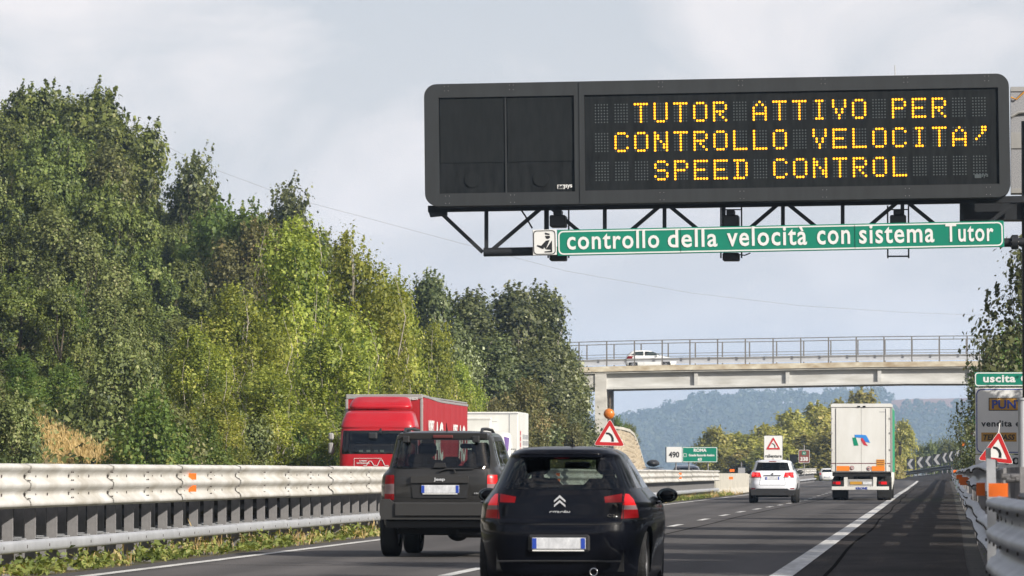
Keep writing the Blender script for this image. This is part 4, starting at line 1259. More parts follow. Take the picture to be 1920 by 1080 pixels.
a1 = e(1868, 871); c1 = e(1965, 857.5)
text('1000 m', 0.3, M['black'], root, ((a1.x + c1.x) / 2, -0.006, (a1.z + c1.z) / 2), width=c1.x - a1.x, height=c1.z - a1.z, bold=0.008, space=1.15)
# smaller signs beyond
a = W(1808.5, 826, 240); c = W(1832, 795, 240)
root = empty('warning_board', (0, 240, 0), 0, 'grey panel with red triangle half hidden behind the white services board', 'warning sign')
q = MB(); q.box(a.x, c.x + 0.2, 0, 0.04, a.z, c.z, M['signback']); q.build('board', root)
triangle(root, 0.95, c.x + 0.06, (a.z + c.z) / 2 + 0.05, -0.02)
q = MB(); q.cyl((a.x + 0.4, 0.1, a.z / 2), (0, 0, 1), 0.04, a.z + 0.4, M['post'], 8); q.build('post', root)
a = W(1823, 818, 215); c = W(1832, 778, 215)
root = empty('exit_marker', (0, 215, 0), 0, 'narrow green sign edge just left of the white services board', 'road sign')
q = MB(); q.box(a.x, c.x + 0.3, 0, 0.04, a.z + 0.28, c.z, M['green']); q.box(a.x, c.x + 0.3, -0.004, 0.044, (a.z + c.z) / 2, (a.z + c.z) / 2 + 0.05, M['signwhite']); q.box(a.x + 0.03, c.x, 0, 0.04, a.z, a.z + 0.27, M['signwhite']); q.build('board', root)
q = MB(); q.cyl((a.x + 0.3, 0.1, a.z / 2), (0, 0, 1), 0.04, a.z + 0.6, M['post'], 8); q.build('post', root)
a = W(1805.5, 832, 300)
root = empty('warning_lamp', (a.x, 300, 0), 0, 'small round amber warning lamp above the highest chevron board', 'lamp')
q = MB(); q.cyl((0, 0, a.z), (0, 1, 0), 0.15, 0.12, M['lamp_amber'], 16); q.build('lens', root)
q = MB(); q.cyl((0, 0.02, a.z / 2), (0, 0, 1), 0.04, a.z, M['post'], 8); q.build('post', root)

# overhead cable
pts = [(140, 205, 318), (250, 243, 319), (390, 313, 320), (550, 372, 321), (700, 412, 322), (860, 455, 323), (1060, 508, 325), (1300, 550, 335), (1500, 573, 360), (1700, 586, 385), (1880, 592, 410), (2050, 594, 430)]
q = MB(); q.tube([W(*p) for p in pts], 0.011, M['wire'], 5, False)
tag(q.build('power_cable'), 'thin overhead cable sagging across the sky behind the gantry', 'cable')

# ------------------------------------------------------------------ car bodies
class Shell:
    def __init__(s, rows, taper=(0.0, 1.0), ftaper=(0.0, 1.0)):
        T = np.array(rows, float); n = len(T)
        k = 8
        t = np.linspace(0, n - 1, (n - 1) * k + 1)
        D = np.stack([np.interp(t, range(n), T[:, i]) for i in range(5)], 1)
        ker = np.hanning(7)[1:-1]; ker /= ker.sum(); h = len(ker) // 2
        P = np.concatenate([2 * D[0] - D[1:h + 1][::-1], D, 2 * D[-1] - D[-h - 1:-1][::-1]])
        s.D = np.stack([np.convolve(P[:, i], ker, 'valid') for i in range(5)], 1)
        s.t = t; s.n = n; s.tp = taper; s.ft = ftaper
        s.L = T[:, 2].max()

    def row(s, V):
        return [np.interp(V, s.t, s.D[:, i]) for i in range(5)]

    def vz(s, z):
        return float(np.interp(z, s.D[:, 0], s.t)) if z >= s.D[0, 0] else (z - s.D[0, 0]) * 10

    def kx(s, y):
        k = 1 - s.tp[0] * np.clip(1 - y / s.tp[1], 0, 1) ** 2
        return k * (1 - s.ft[0] * np.clip(1 - (s.L - y) / s.ft[1], 0, 1) ** 2)

    def map(s, U, V):
        z, yr, yf, w_, n = s.row(V)
        U = np.asarray(U, float)
        sx = np.where(np.abs(U) <= 1, U, np.where(np.abs(U) <= 3, np.sign(U), np.sign(U) * (4 - np.abs(U))))
        sy = np.where(np.abs(U) <= 1, -1, np.where(np.abs(U) <= 3, np.abs(U) - 2, 1))
        r = (np.abs(sx) ** n + np.abs(sy) ** n + 1e-12) ** (-1 / n)
        y = (yr + yf) / 2 + (yf - yr) / 2 * sy * r
        x = w_ * sx * r * s.kx(y)
        return np.stack([x, y, z], -1)

    def rear(s, x, z):
        V = s.vz(z); zz, yr, yf, w_, n = s.row(V)
        X = min(0.999, abs(x) / (w_ * s.kx(yr + 0.02)))
        q = (X ** n / (1 - X ** n)) ** (1 / n)
        if q <= 1: U = q
        else: U = 2 - min(1, max(0, X ** -n - 1)) ** (1 / n)
        return (math.copysign(U, x), V)

    def front(s, x, z):
        u, V = s.rear(x, z)
        return (math.copysign(4 - abs(u), x), V)

    def side(s, y, z, sg=1):
        V = s.vz(z); zz, yr, yf, w_, n = s.row(V)
        Y = (y - (yr + yf) / 2) / ((yf - yr) / 2)
        Y_ = min(0.985, abs(Y)); q = (Y_ ** n / (1 - Y_ ** n)) ** (1 / n)
        if q <= 1: u = 2 + math.copysign(q, Y)
        else:
            q2 = min(1, max(0, Y_ ** -n - 1)) ** (1 / n)
            u = 2 + math.copysign(2 - q2, Y)
        return (u * sg, V)


def dense(poly, fn, k=5, closed=True, *a):
    o = []
    n = len(poly)
    for i in range(n if closed else n - 1):
        p, q = poly[i], poly[(i + 1) % n]
        for j in range(k):
            t = j / k
            o.append(fn(p[0] + (q[0] - p[0]) * t, p[1] + (q[1] - p[1]) * t, *a))
    if not closed: o.append(fn(*poly[-1], *a))
    return o


def gapstrips(line, fn, wd=0.008, *a):
    """thin quads along a polyline given in real coordinates"""
    out_ = []
    for i in range(len(line) - 1):
        p, q = Vector(line[i]), Vector(line[i + 1])
        d = (q - p).normalized(); nn = Vector((-d.y, d.x)) * wd / 2
        out_.append(dense([p + nn, p - nn, q - nn, q + nn], fn, 3, True, *a))
    return out_


def shell_parts(sh, feats, paint, gap, parent, nu=0.1, kv=4, name='body'):
    """feats: list of (part name or None for the body itself, material, [uv polygons], drop)"""
    us = []
    for i in range(-40, 41): us.append(i / 10)
    us += [i + d for i in (-3, -1, 1, 3) for d in (-0.05, 0.05)]
    vmax = sh.n - 1
    vs_ = [i / kv for i in range(vmax * kv + 1)]
    pts = [Vector((u, v)) for u in us for v in vs_]
    edges = []
    nvl = len(vs_)
    for poly in [[(-4, 0), (4, 0), (4, vmax), (-4, vmax)]] + [p for f in feats for p in f[2]]:
        b = len(pts); pts += [Vector(p) for p in poly]
        edges += [(b + i, b + (i + 1) % len(poly)) for i in range(len(poly))]
    v, e, f, *_ = delaunay_2d_cdt(pts, edges, [], 0, 1e-5)
    P = np.array([(p.x, p.y) for p in v]); Fc = np.array([t for t in f])
    C = P[Fc].mean(1)
    ok = (C[:, 0] > -4) & (C[:, 0] < 4) & (C[:, 1] > 0) & (C[:, 1] < vmax)
    X = sh.map(P[:, 0], P[:, 1])
    eps = 1e-3
    du = sh.map(P[:, 0] + eps, P[:, 1]) - sh.map(P[:, 0] - eps, P[:, 1])
    dv = sh.map(P[:, 0], P[:, 1] + 0.03) - sh.map(P[:, 0], P[:, 1] - 0.03)
    Nn = np.cross(du, dv); Nn /= np.linalg.norm(Nn, axis=1, keepdims=True) + 1e-12
    # fix flipped normals
    c0 = np.array([0, sh.L / 2, 0.6])
    own = np.full(len(Fc), -1)
    own[~ok] = -2
    for i, ft in enumerate(feats):
        for poly in ft[2]:
            lo = np.min(poly, 0); hi = np.max(poly, 0)
            cand = ok & (C[:, 0] >= lo[0]) & (C[:, 0] <= hi[0]) & (C[:, 1] >= lo[1]) & (C[:, 1] <= hi[1])
            idx = np.nonzero(cand)[0]
            if len(idx): own[idx[inpoly(C[idx], poly)]] = i
    groups = {}
    for i in [-1] + list(range(len(feats))):
        if i >= 0 and feats[i][0] == 'hole': continue
        nm = name if i < 0 or feats[i][0] is None else feats[i][0]
        mt = paint if i < 0 else feats[i][1]
        key = (nm, i if (i >= 0 and feats[i][0] is not None) else -1)
        groups.setdefault(key, []).append((np.nonzero(own == i)[0], mt))
    objs = {}
    for (nm, _), lst in groups.items():
        fi = np.concatenate([l[0] for l in lst])
        if len(fi) == 0: continue
        used, inv = np.unique(Fc[fi].ravel(), return_inverse=True)
        tri = inv.reshape(-1, 3)
        co = X[used]; nr = Nn[used]
        # consistent winding against the analytic normal
        a = co[tri]; fnn = np.cross(a[:, 1] - a[:, 0], a[:, 2] - a[:, 0])
        flip = (fnn * nr[tri].mean(1)).sum(1) < 0
        tri[flip] = tri[flip][:, ::-1]
        me = bpy.data.meshes.new(nm)
        me.from_pydata(co.tolist(), [], tri.tolist())
        mi = []
        for l in lst:
            if l[1].name not in [m.name for m in me.materials]: me.materials.append(l[1])
            k = [m.name for m in me.materials].index(l[1].name)
            mi += [k] * len(l[0])
        me.polygons.foreach_set('material_index', mi)
        me.polygons.foreach_set('use_smooth', [True] * len(mi))
        me.update()
        me.normals_split_custom_set_from_vertices(nr.tolist())
        objs.setdefault(nm, []).append(put(nm, me, parent))
    return objs


def wheel_mesh(r, wd, rim, spokes=7):
    b = MB()
    b.lathe([(r * 0.62, -wd / 2 + 0.01), (r * 0.90, -wd / 2), (r * 0.985, -wd / 2 + 0.025), (r, -wd / 2 + 0.05), (r, wd / 2 - 0.05), (r * 0.985, wd / 2 - 0.025), (r * 0.90, wd / 2), (r * 0.62, wd / 2 - 0.01)], (0, 0, 0), (1, 0, 0), M['rubber'], 30)
    for k in (-0.25, 0, 0.25):
        b.lathe([(r + 0.0005, k * wd - 0.005), (r - 0.008, k * wd), (r + 0.0005, k * wd + 0.005)], (0, 0, 0), (1, 0, 0), M['under'], 30)
    t = b.mesh('tyre')
    q = MB()
    q.lathe([(r * 0.66, wd / 2 - 0.012), (r * 0.63, wd / 2 - 0.01), (r * 0.60, wd / 2 - 0.05), (r * 0.58, -wd / 2 + 0.03)], (0, 0, 0), (1, 0, 0), rim, 30)
    q.cyl((wd / 2 - 0.045, 0, 0), (1, 0, 0), r * 0.14, 0.03, rim, 16)
    for i in range(spokes):
        a = 2 * PI * i / spokes
        q.bar((wd / 2 - 0.045, math.cos(a) * r * 0.1, math.sin(a) * r * 0.1), (wd / 2 - 0.03, math.cos(a) * r * 0.62, math.sin(a) * r * 0.62), r * 0.16, 0.02, rim, up=(1, 0, 0))
    q.cyl((wd / 2 - 0.09, 0, 0), (1, 0, 0), r * 0.45, 0.02, M['under'], 20)
    return t, q.mesh('rim')


def wheels(parent, r, wd, xs_, ys_, rim, spokes=7):
    t, q = wheel_mesh(r, wd, rim, spokes)
    for y in ys_:
        for s_ in (-1, 1):
            wo = bpy.data.objects.new('wheel', None); COL.objects.link(wo); wo.parent = parent
            wo.location = (s_ * xs_, y, r); wo.rotation_euler = (0, 0, 0 if s_ > 0 else PI)
            put('tyre', t, wo); put('rim', q, wo)


def seat(parent, x, y, z, name='seat'):
    b = MB()
    b.box(-0.25, 0.25, -0.09, 0.09, 0, 0.58, M['seat'], bev=0.06)
    b.box(-0.13, 0.13, -0.06, 0.05, 0.62, 0.82, M['seat'], bev=0.05)
    b.box(-0.25, 0.25, 0.05, 0.5, -0.08, 0.08, M['seat'], bev=0.05)
    b.box(-0.06, -0.045, -0.01, 0.01, 0.55, 0.65, M['seat']); b.box(0.045, 0.06, -0.01, 0.01, 0.55, 0.65, M['seat'])
    return b.build(name, parent, (x, y, z))


def person(label, loc_, rz=0.0, shirt='shirt', scale=1.0):
    """seated figure, hands forward on a wheel, facing +y; origin at the seat under the pelvis"""
    root = empty('person', loc_, rz, label, 'person')
    root.scale = (scale,) * 3
    V_ = [(0, 0, 0.10, 0.15), (0, -0.06, 0.30, 0.14), (0, -0.10, 0.48, 0.155), (0, -0.08, 0.58, 0.07), (0, -0.05, 0.66, 0.055), (0, -0.03, 0.74, 0.085), (0, -0.04, 0.82, 0.085)]
    E = [(0, 1), (1, 2), (2, 3), (3, 4), (4, 5), (5, 6)]
    for s_ in (-1, 1):
        b = len(V_)
        V_ += [(s_ * 0.19, -0.09, 0.50, 0.065), (s_ * 0.25, 0.08, 0.30, 0.048), (s_ * 0.17, 0.32, 0.36, 0.036), (s_ * 0.15, 0.40, 0.39, 0.032)]
        E += [(2, b), (b, b + 1), (b + 1, b + 2), (b + 2, b + 3)]
        b = len(V_)
        V_ += [(s_ * 0.11, 0.08, 0.08, 0.095), (s_ * 0.15, 0.45, 0.12, 0.075), (s_ * 0.15, 0.62, -0.28, 0.05), (s_ * 0.15, 0.74, -0.32, 0.04)]
        E += [(0, b), (b, b + 1), (b + 1, b + 2), (b + 2, b + 3)]
    me = bpy.data.meshes.new('figure')
    me.from_pydata([v[:3] for v in V_], E, [])
    o = bpy.data.objects.new('figure', me); COL.objects.link(o)
    o.modifiers.new('s', 'SKIN'); sk = me.skin_vertices[0].data
    for i, v in enumerate(V_): sk[i].radius = (v[3], v[3] * 0.9)
    sk[0].use_root = True
    m2 = o.modifiers.new('d', 'SUBSURF'); m2.levels = 1; m2.render_levels = 1
    dg_ = bpy.context.evaluated_depsgraph_get(); ev = o.evaluated_get(dg_)
    me2 = bpy.data.meshes.new_from_object(ev)
    bpy.data.objects.remove(o)
    me2.materials.clear(); me2.materials.append(M[shirt]); me2.materials.append(M['skin'])
    for p in me2.polygons:
        c = p.center
        p.material_index = 1 if (c.z > 0.60 or (c.y > 0.28 and c.z > 0.2)) else 0
        p.use_smooth = True
    put('body', me2, root)
    h = MB(); h.ell((0, -0.055, 0.80), (0.098, 0.105, 0.115), M['hair'], 14, 10); h.build('hair', root)
    h = MB(); h.ell((0, 0.045, 0.745), (0.012, 0.022, 0.02), M['skin'], 8, 6)
    for s_ in (-1, 1): h.ell((s_ * 0.09, -0.03, 0.76), (0.012, 0.022, 0.03), M['skin'], 8, 6); h.ell((s_ * 0.03, 0.045, 0.775), (0.012, 0.008, 0.008), M['black'], 8, 6)
    h.build('face', root)
    return root


def mirrors(parent, x, y, z, m, sx=0.11, sz=0.075, glass_rear=True):
    for s_ in (-1, 1):
        b = MB()
        b.ell((s_ * (x + sx * 0.75), y + 0.02, z), (sx, 0.085, sz), m, 16, 10)
        b.bar((s_ * (x - 0.05), y + 0.02, z - sz * 1.1), (s_ * (x + 0.05), y + 0.02, z - sz * 0.5), 0.05, 0.03, m)
        o = b.build('wing_mirror', parent)
        g_ = MB(); n = 16
        g_.add([(s_ * (x + sx * 0.75) + sx * 0.8 * math.cos(2 * PI * i / n), y - 0.048 + 0.012 * abs(math.sin(2 * PI * i / n)), z + sz * 0.8 * math.sin(2 * PI * i / n)) for i in range(n)], [list(range(n))], M['chrome_dark'])
        g_.build('mirror_glass', o)


M['chrome_dark'] = mat('mirror_glass', (0.12, 0.14, 0.13), 0.08, 0.9)


def plate_part(parent, x, z, y, wd=0.52, h=0.11, y2=None):
    t = bpy.data.objects.new('number_plate', None); COL.objects.link(t); t.parent = parent; t.location = (x, y, z)
    b = MB(); b.box(-wd / 2, wd / 2, 0, 0.012, -h / 2, h / 2, M['plate'], bev=0.004); b.build('plate', t)
    b = MB(); b.box(-wd / 2 + 0.003, -wd / 2 + 0.045, -0.003, -0.0005, -h / 2 + 0.004, h / 2 - 0.004, M['plateblue']); b.build('blue_band', t)
    b = MB(); b.box(wd / 2 - 0.045, wd / 2 - 0.003, -0.003, -0.0005, -h / 2 + 0.004, h / 2 - 0.004, M['plateblue']); b.build('blue_band', t)
    return t


def screen(sh, zlo, hlo, zhi, hhi):
    return [dense([(s_ * 1e-5, zlo), (s_ * hlo, zlo), (s_ * hhi, zhi), (s_ * 1e-5, zhi)], sh.front, 5) for s_ in (1, -1)]


def mirror_poly(p): return [(-x, z) for x, z in p][::-1]


def side_windows(sh, polys, m, feats, name='side_window'):
    for p in polys:
        for s_ in (1, -1):
            feats.append((name, m, [dense(p, sh.side, 5, True, s_)], 0))


def arches(sh, ys_, r, zc, feats):
    for y in ys_:
        for s_ in (1, -1):
            poly = [sh.side(y + r * math.cos(a), zc + r * math.sin(a), s_) for a in np.linspace(-0.5, PI + 0.5, 22)]
            poly = [(max(0.0 if False else -9, u) if False else u, max(v, -0.4)) for u, v in poly]
            feats.append(('hole', M['under'], [poly], 0))


# ---- black hatchback -------------------------------------------------------
CX = (1049.5 - 1743) / 194
root = empty('hatchback_car', (CX, 43.8, 0), 0, 'glossy black small hatchback close in the middle lane with pale blurred number plate', 'car')
black_car = root
sh = Shell([(0.10, 0.14, 3.70, 0.79, 5), (0.18, 0.05, 3.84, 0.83, 5), (0.40, 0.01, 3.90, 0.85, 5), (0.58, 0.0, 3.92, 0.864, 5), (0.68, 0.03, 3.88, 0.864, 5), (0.72, 0.075, 3.85, 0.862, 5), (0.86, 0.10, 3.70, 0.845, 5), (0.93, 0.115, 3.35, 0.79, 4.6),
            (1.00, 0.14, 3.02, 0.735, 4.4), (1.08, 0.19, 2.85, 0.69, 4.4), (1.20, 0.28, 2.58, 0.63, 4.4), (1.30, 0.34, 2.30, 0.575, 4.4), (1.345, 0.31, 2.15, 0.545, 4.4), (1.385, 0.36, 2.0, 0.485, 4.2), (1.408, 0.55, 1.80, 0.39, 4), (1.418, 0.85, 1.5, 0.25, 3.5), (1.42, 1.1, 1.3, 0.03, 3)],
           taper=(0.05, 1.4))
def cz(x, y): return ((880 + x / 4.155 - 1049.5) / 194, EYE - (820 + y / 4.155 - 886) / 194)
def sym(poly): return [poly, mirror_poly(poly)]
feats = []
rg = [cz(*p) for p in ((318, 178), (704, 172), (1090, 178), (1150, 190), (1215, 310), (1238, 400), (1180, 408), (704, 412), (228, 408), (170, 400))]
rgl = [(-0.40, 1.285), (0.40, 1.285), (0.47, 1.25), (0.525, 1.13), (0.565, 1.02), (0.52, 0.998), (-0.52, 0.998), (-0.565, 1.02), (-0.525, 1.13), (-0.47, 1.25)]
feats.append(('rear_window', M['gls_tint'], [dense(rgl, sh.rear)], 0))
for rot in (1, -1):
    def mk(pts): return dense([(x * rot, z) for x, z in pts], sh.rear, 4)
    ro = [(0.605, 0.955), (0.645, 0.952), (0.690, 0.90), (0.715, 0.842), (0.605, 0.842)]
    rw = [(0.605, 0.842), (0.715, 0.842), (0.728, 0.800), (0.600, 0.800)]
    rl = [(0.600, 0.800), (0.728, 0.800), (0.738, 0.720), (0.590, 0.712)]
    ri = [(0.43, 0.925), (0.592, 0.955), (0.592, 0.872), (0.44, 0.868)]
    feats.append(('tail_lamp', M['lamp_lit'], [mk(ro)], 0))
    feats.append(('reversing_lamp', M['lamp_white'], [mk(rw)], 0))
    feats.append(('fog_lamp', M['lamp_white'], [mk([(0.61, 0.752), (0.722, 0.752), (0.722, 0.728), (0.61, 0.722)])], 0))
    feats.append(('rear_reflector', M['lamp_red'], [mk(rl)], 0))
    feats.append(('inner_tail_lamp', M['lamp_red'], [mk(ri)], 0))
gp_ = []
gp_ += gapstrips([(0.607, 1.0), (0.607, 0.70), (0.585, 0.66), (-0.585, 0.66), (-0.607, 0.70), (-0.607, 1.0)], sh.rear, 0.009)
gp_ += gapstrips([(0.607, 0.70), (0.80, 0.71)], sh.rear, 0.008) + gapstrips([(-0.607, 0.70), (-0.80, 0.71)], sh.rear, 0.008)
for s_ in (1, -1):
    gp_ += gapstrips([(1.18, 0.28), (1.15, 0.6), (0.95, 0.85), (1.0, 0.98)], sh.side, 0.009, s_) + gapstrips([(2.15, 0.26), (2.15, 0.98)], sh.side, 0.009, s_) + gapstrips([(3.05, 0.28), (3.05, 0.90)], sh.side, 0.009, s_)
feats.append((None, M['under'], gp_, 0))
side_windows(sh, [[(0.75, 1.01), (1.25, 1.01), (1.3, 1.28), (0.95, 1.25)], [(1.32, 1.01), (2.12, 1.01), (2.05, 1.31), (1.37, 1.29)], [(2.2, 1.01), (2.85, 1.0), (2.45, 1.22), (2.2, 1.30)]], M['gls_dark'], feats)
feats.append(('windscreen', M['gls_clear'], screen(sh, 1.02, 0.60, 1.30, 0.46), 0))
arches(sh, (0.72, 3.18), 0.34, 0.30, feats)
shell_parts(sh, feats, M['paint_black'], M['under'], root)
wheels(root, 0.305, 0.20, 0.715, (0.72, 3.18), M['rim'], 7)
b = MB(); b.box(-0.62, 0.62, 0.12, 3.75, 0.2, 0.60, M['under']); b.box(-0.6, 0.6, 0.3, 2.9, 0.60, 0.72, M['interior']); b.build('underbody', root)
b = MB(); b.box(-0.68, 0.68, 2.5, 2.75, 0.6, 0.99, M['interior'], bev=0.05); b.build('dashboard', root)
b = MB(); b.tube([(-0.36 + 0.18 * math.cos(a), 2.42, 0.92 + 0.18 * math.sin(a)) for a in np.linspace(0, 2 * PI, 20)], 0.014, M['blackplastic'], 6, False); b.build('steering_wheel', root)
b = MB(); b.box(-0.58, 0.58, 0.62, 0.80, 0.60, 1.04, M['seat'], bev=0.06); b.build('rear_seat', root)
seat(root, -0.36, 1.75, 0.52); seat(root, 0.36, 1.75, 0.52)
b = MB(); b.box(-0.13, 0.13, 2.30, 2.33, 1.20, 1.27, M['blackplastic'], bev=0.02); b.build('interior_mirror', root)
person('driver silhouette behind the rear window of the black hatchback', (CX - 0.36, 43.8 + 1.88, 0.50))
person('passenger silhouette in the right front seat of the black hatchback', (CX + 0.36, 43.8 + 1.88, 0.50))
mirrors(root, 0.83, 2.35, 0.93, M['paint_black'])
y0 = 0.0
b = MB(); b.box(-0.30, 0.30, -0.02, 0.05, 0.39, 0.56, M['blackplastic'], bev=0.02); b.build('plate_recess', root)
plate_part(root, 0, 0.475, -0.035)
b = MB(); b.box(-0.255, 0.245, -0.036, -0.02, 0.400, 0.414, M['signwhite']); b.build('plate_strip', root)
b = MB()
for dz in (0.028, -0.018):
    zc_ = 0.872 + dz
    for s_ in (-1, 1):
        pl = [(0, zc_ + 0.040), (0, zc_ + 0.016), (s_ * 0.055, zc_ - 0.028), (s_ * 0.055, zc_ - 0.010)]
        b.prism(pl if s_ < 0 else pl[::-1], 0.082, 0.105, M['badge'])
b.build('chevron_badge', root)
text('CITROËN', 0.05, M['badge'], root, (0, 0.088, 0.776), width=0.20, height=0.034, bold=0.001, name='maker_lettering')
text('C3', 0.05, M['chrome'], root, (0.50, 0.094, 0.742), width=0.075, height=0.026, bold=0.0, name='model_lettering')
b = MB(); b.tube([(-0.02, 0.245, 1.02), (-0.25, 0.225, 1.06), (-0.40, 0.255, 1.075)], [0.018, 0.012, 0.006], M['blackplastic'], 6); b.build('rear_wiper', root)
b = MB(); b.ell((0.0, 0.40, 1.31), (0.16, 0.10, 0.015), M['lamp_red']); b.build('high_brake_lamp', root)
b = MB(); b.box(-0.40, 0.40, 0.22, 0.50, 1.302, 1.326, M['paint_black'], bev=0.01); b.build('roof_spoiler', root)
b = MB(); b.cyl((0.06, 0.95, 1.425), (0, 0, 1), 0.025, 0.03, M['blackplastic'], 10); b.tube([(0.06, 0.95, 1.43), (0.06, 0.80, 1.56)], [0.007, 0.003], M['blackplastic'], 6); b.build('antenna', root)
b = MB(); b.lathe([(0.036, 0.0), (0.040, -0.01), (0.040, -0.06), (0.032, -0.06), (0.030, 0.0)], (0.34, 0.0, 0.20), (0, 1, 0), M['chrome'], 20); b.build('exhaust', root)
b = MB(); b.tube([(-0.60, 0.03, 0.300), (-0.40, 0.012, 0.304), (0, 0.006, 0.305), (0.40, 0.012, 0.304), (0.60, 0.03, 0.300)], 0.009, M['blackplastic'], 8); b.build('bumper_strip', root)
for s_ in (-1, 1):
    for y in (1.35, 2.3):
        b = MB(); b.tube([(s_ * 0.868, y, 0.86), (s_ * 0.893, y + 0.05, 0.865), (s_ * 0.89, y + 0.15, 0.868), (s_ * 0.866, y + 0.19, 0.866)], 0.012, M['chrome'] if False else M['paint_black'], 8); b.build('door_handle', root)

M['darkred_lens'] = mat('dull_red_lens', (0.10, 0.022, 0.02), 0.4)
# ---- graphite off-roader ---------------------------------------------------
JX = (824.5 - 1743) / 138
root = empty('offroad_car', (JX, 61.6, 0), 0, 'boxy dark grey four wheel drive car with spare roof rails in the left lane', 'car')
root['label'] = 'boxy dark grey four wheel drive car with roof rails in the left lane'
sh = Shell([(0.44, 0.12, 4.30, 0.84, 9), (0.60, 0.07, 4.38, 0.875, 9), (0.80, 0.05, 4.42, 0.885, 9), (1.00, 0.05, 4.40, 0.885, 9), (1.10, 0.06, 4.30, 0.870, 9), (1.14, 0.075, 3.6, 0.845, 9), (1.18, 0.085, 3.25, 0.80, 9), (1.23, 0.10, 3.05, 0.765, 9),
            (1.45, 0.165, 2.75, 0.705, 9), (1.60, 0.205, 2.50, 0.672, 9), (1.67, 0.21, 2.35, 0.655, 8), (1.705, 0.24, 2.22, 0.62, 7), (1.728, 0.42, 2.0, 0.52, 6), (1.738, 0.8, 1.7, 0.30, 5), (1.74, 1.1, 1.4, 0.03, 4)], taper=(0.02, 1.0))
def jz(x, y): return ((x - 498) / 4 / 138, EYE - (790 + y / 4 - 886) / 138)
feats = []
feats.append(('rear_window', M['gls_tint'], [dense([jz(*p) for p in ((152, 134), (845, 134), (862, 230), (868, 348), (128, 348), (137, 230))], sh.rear)], 0))
for s_ in (1, -1):
    def mk(pts): return dense([(x * s_, z) for x, z in pts], sh.rear, 4)
    xi, xo = 0.640, 0.775
    zz = [jz(0, q)[1] for q in (402, 470, 515, 545, 590)]
    feats.append(('tail_lamp', M['lamp_lit'] if s_ > 0 else M['lamp_red'], [mk([(xi, zz[1]), (xo, zz[1]), (xo - 0.01, zz[0]), (xi, zz[0])])], 0))
    feats.append(('reversing_lamp', M['lamp_white'], [mk([(xi, zz[3]), (xo + 0.005, zz[3]), (xo, zz[1]), (xi, zz[1])])], 0))
    feats.append(('rear_reflector', M['lamp_red'], [mk([(xi, zz[4]), (xo + 0.005, zz[4]), (xo + 0.005, zz[3]), (xi, zz[3])])], 0))
gp_ = gapstrips([(0.63, 1.70), (0.63, 1.60)], sh.rear, 0.006) + gapstrips([(0.63, 1.20), (0.628, 0.82), (-0.628, 0.82), (-0.63, 1.20)], sh.rear, 0.010) + gapstrips([jz(136, 352), jz(870, 352)], sh.rear, 0.010)
for s_ in (1, -1):
    gp_ += gapstrips([(1.5, 0.5), (1.5, 1.2)], sh.side, 0.01, s_) + gapstrips([(2.4, 0.5), (2.4, 1.2)], sh.side, 0.01, s_) + gapstrips([(3.3, 0.5), (3.3, 1.1)], sh.side, 0.01, s_)
feats.append((None, M['under'], gp_, 0))
side_windows(sh, [[(0.42, 1.25), (1.18, 1.25), (1.18, 1.60), (0.52, 1.58)], [(1.32, 1.25), (2.2, 1.25), (2.15, 1.60), (1.32, 1.60)], [(2.3, 1.25), (3.0, 1.25), (2.55, 1.55), (2.3, 1.58)]], M['gls_dark'], feats)
feats.append(('windscreen', M['gls_clear'], screen(sh, 1.26, 0.64, 1.62, 0.58), 0))
arches(sh, (0.92, 3.62), 0.42, 0.40, feats)
shell_parts(sh, feats, M['paint_grey'], M['under'], root)
wheels(root, 0.365, 0.245, 0.775, (0.92, 3.62), M['rim'], 5)
b = MB()
prof = [(-0.82, 0.50), (-0.815, 0.765), (-0.60, 0.775)]
b.prism([(-0.80, 0.52), (0.80, 0.52), (0.825, 0.60), (0.82, 0.80), (0.70, 0.80), (0.64, 0.757), (-0.64, 0.757), (-0.70, 0.80), (-0.82, 0.80), (-0.825, 0.60)], -0.07, 0.20, M['bumper_grey'])
b.box(-0.62, 0.62, -0.105, -0.071, 0.56, 0.752, M['bumper_grey'], bev=0.02)
b.build('rear_bumper', root)
b = MB(); b.box(-0.76, 0.76, 0.06, 0.25, 0.40, 0.519, M['blackplastic'], bev=0.02); b.build('lower_valance', root)
b = MB(); b.box(-0.60, 0.60, 0.2, 4.2, 0.32, 0.62, M['under']); b.cyl((0.1, 0.92, 0.36), (1, 0, 0), 0.07, 1.3, M['under'], 10); b.ell((0.15, 0.92, 0.35), (0.16, 0.16, 0.14), M['under']); b.box(0.2, 0.62, 0.15, 0.6, 0.27, 0.4, M['under'], bev=0.05)
b.box(-0.62, 0.62, 0.4, 3.2, 0.62, 0.80, M['interior']); b.build('underbody', root)
b = MB(); b.prism([jz(275, 413 + 49), jz(712, 462), jz(712, 413), jz(275, 413)], 0.005, 0.08, M['bumper_grey']); b.build('handle_bar', root)
b = MB(); r1 = [jz(*p) for p in ((290, 575), (700, 575), (715, 464), (275, 464))]; b.prism(r1, 0.034, 0.05, M['blackplastic']); b.build('plate_recess', root)
plate_part(root, jz(497, 0)[0], jz(0, 509)[1], 0.018)
b = MB(); b.prism([jz(365, 548), jz(628, 548), jz(628, 541), jz(365, 541)], 0.014, 0.02, M['signwhite']); b.build('plate_strip', root)
text('Jeep', 0.1, M['badge'], root, (jz(492, 0)[0], -0.002, jz(0, 438)[1]), width=0.155, height=0.055, bold=0.003, name='maker_lettering')
text('CRD', 0.1, M['badge'], root, (jz(775, 0)[0], 0.03, jz(0, 540)[1]), width=0.08, height=0.018, bold=0.001, name='model_lettering')
b = MB(); b.tube([(jz(605, 0)[0], 0.06, jz(0, 385)[1]), (jz(600, 0)[0], 0.05, jz(0, 362)[1])], 0.016, M['blackplastic'], 8)
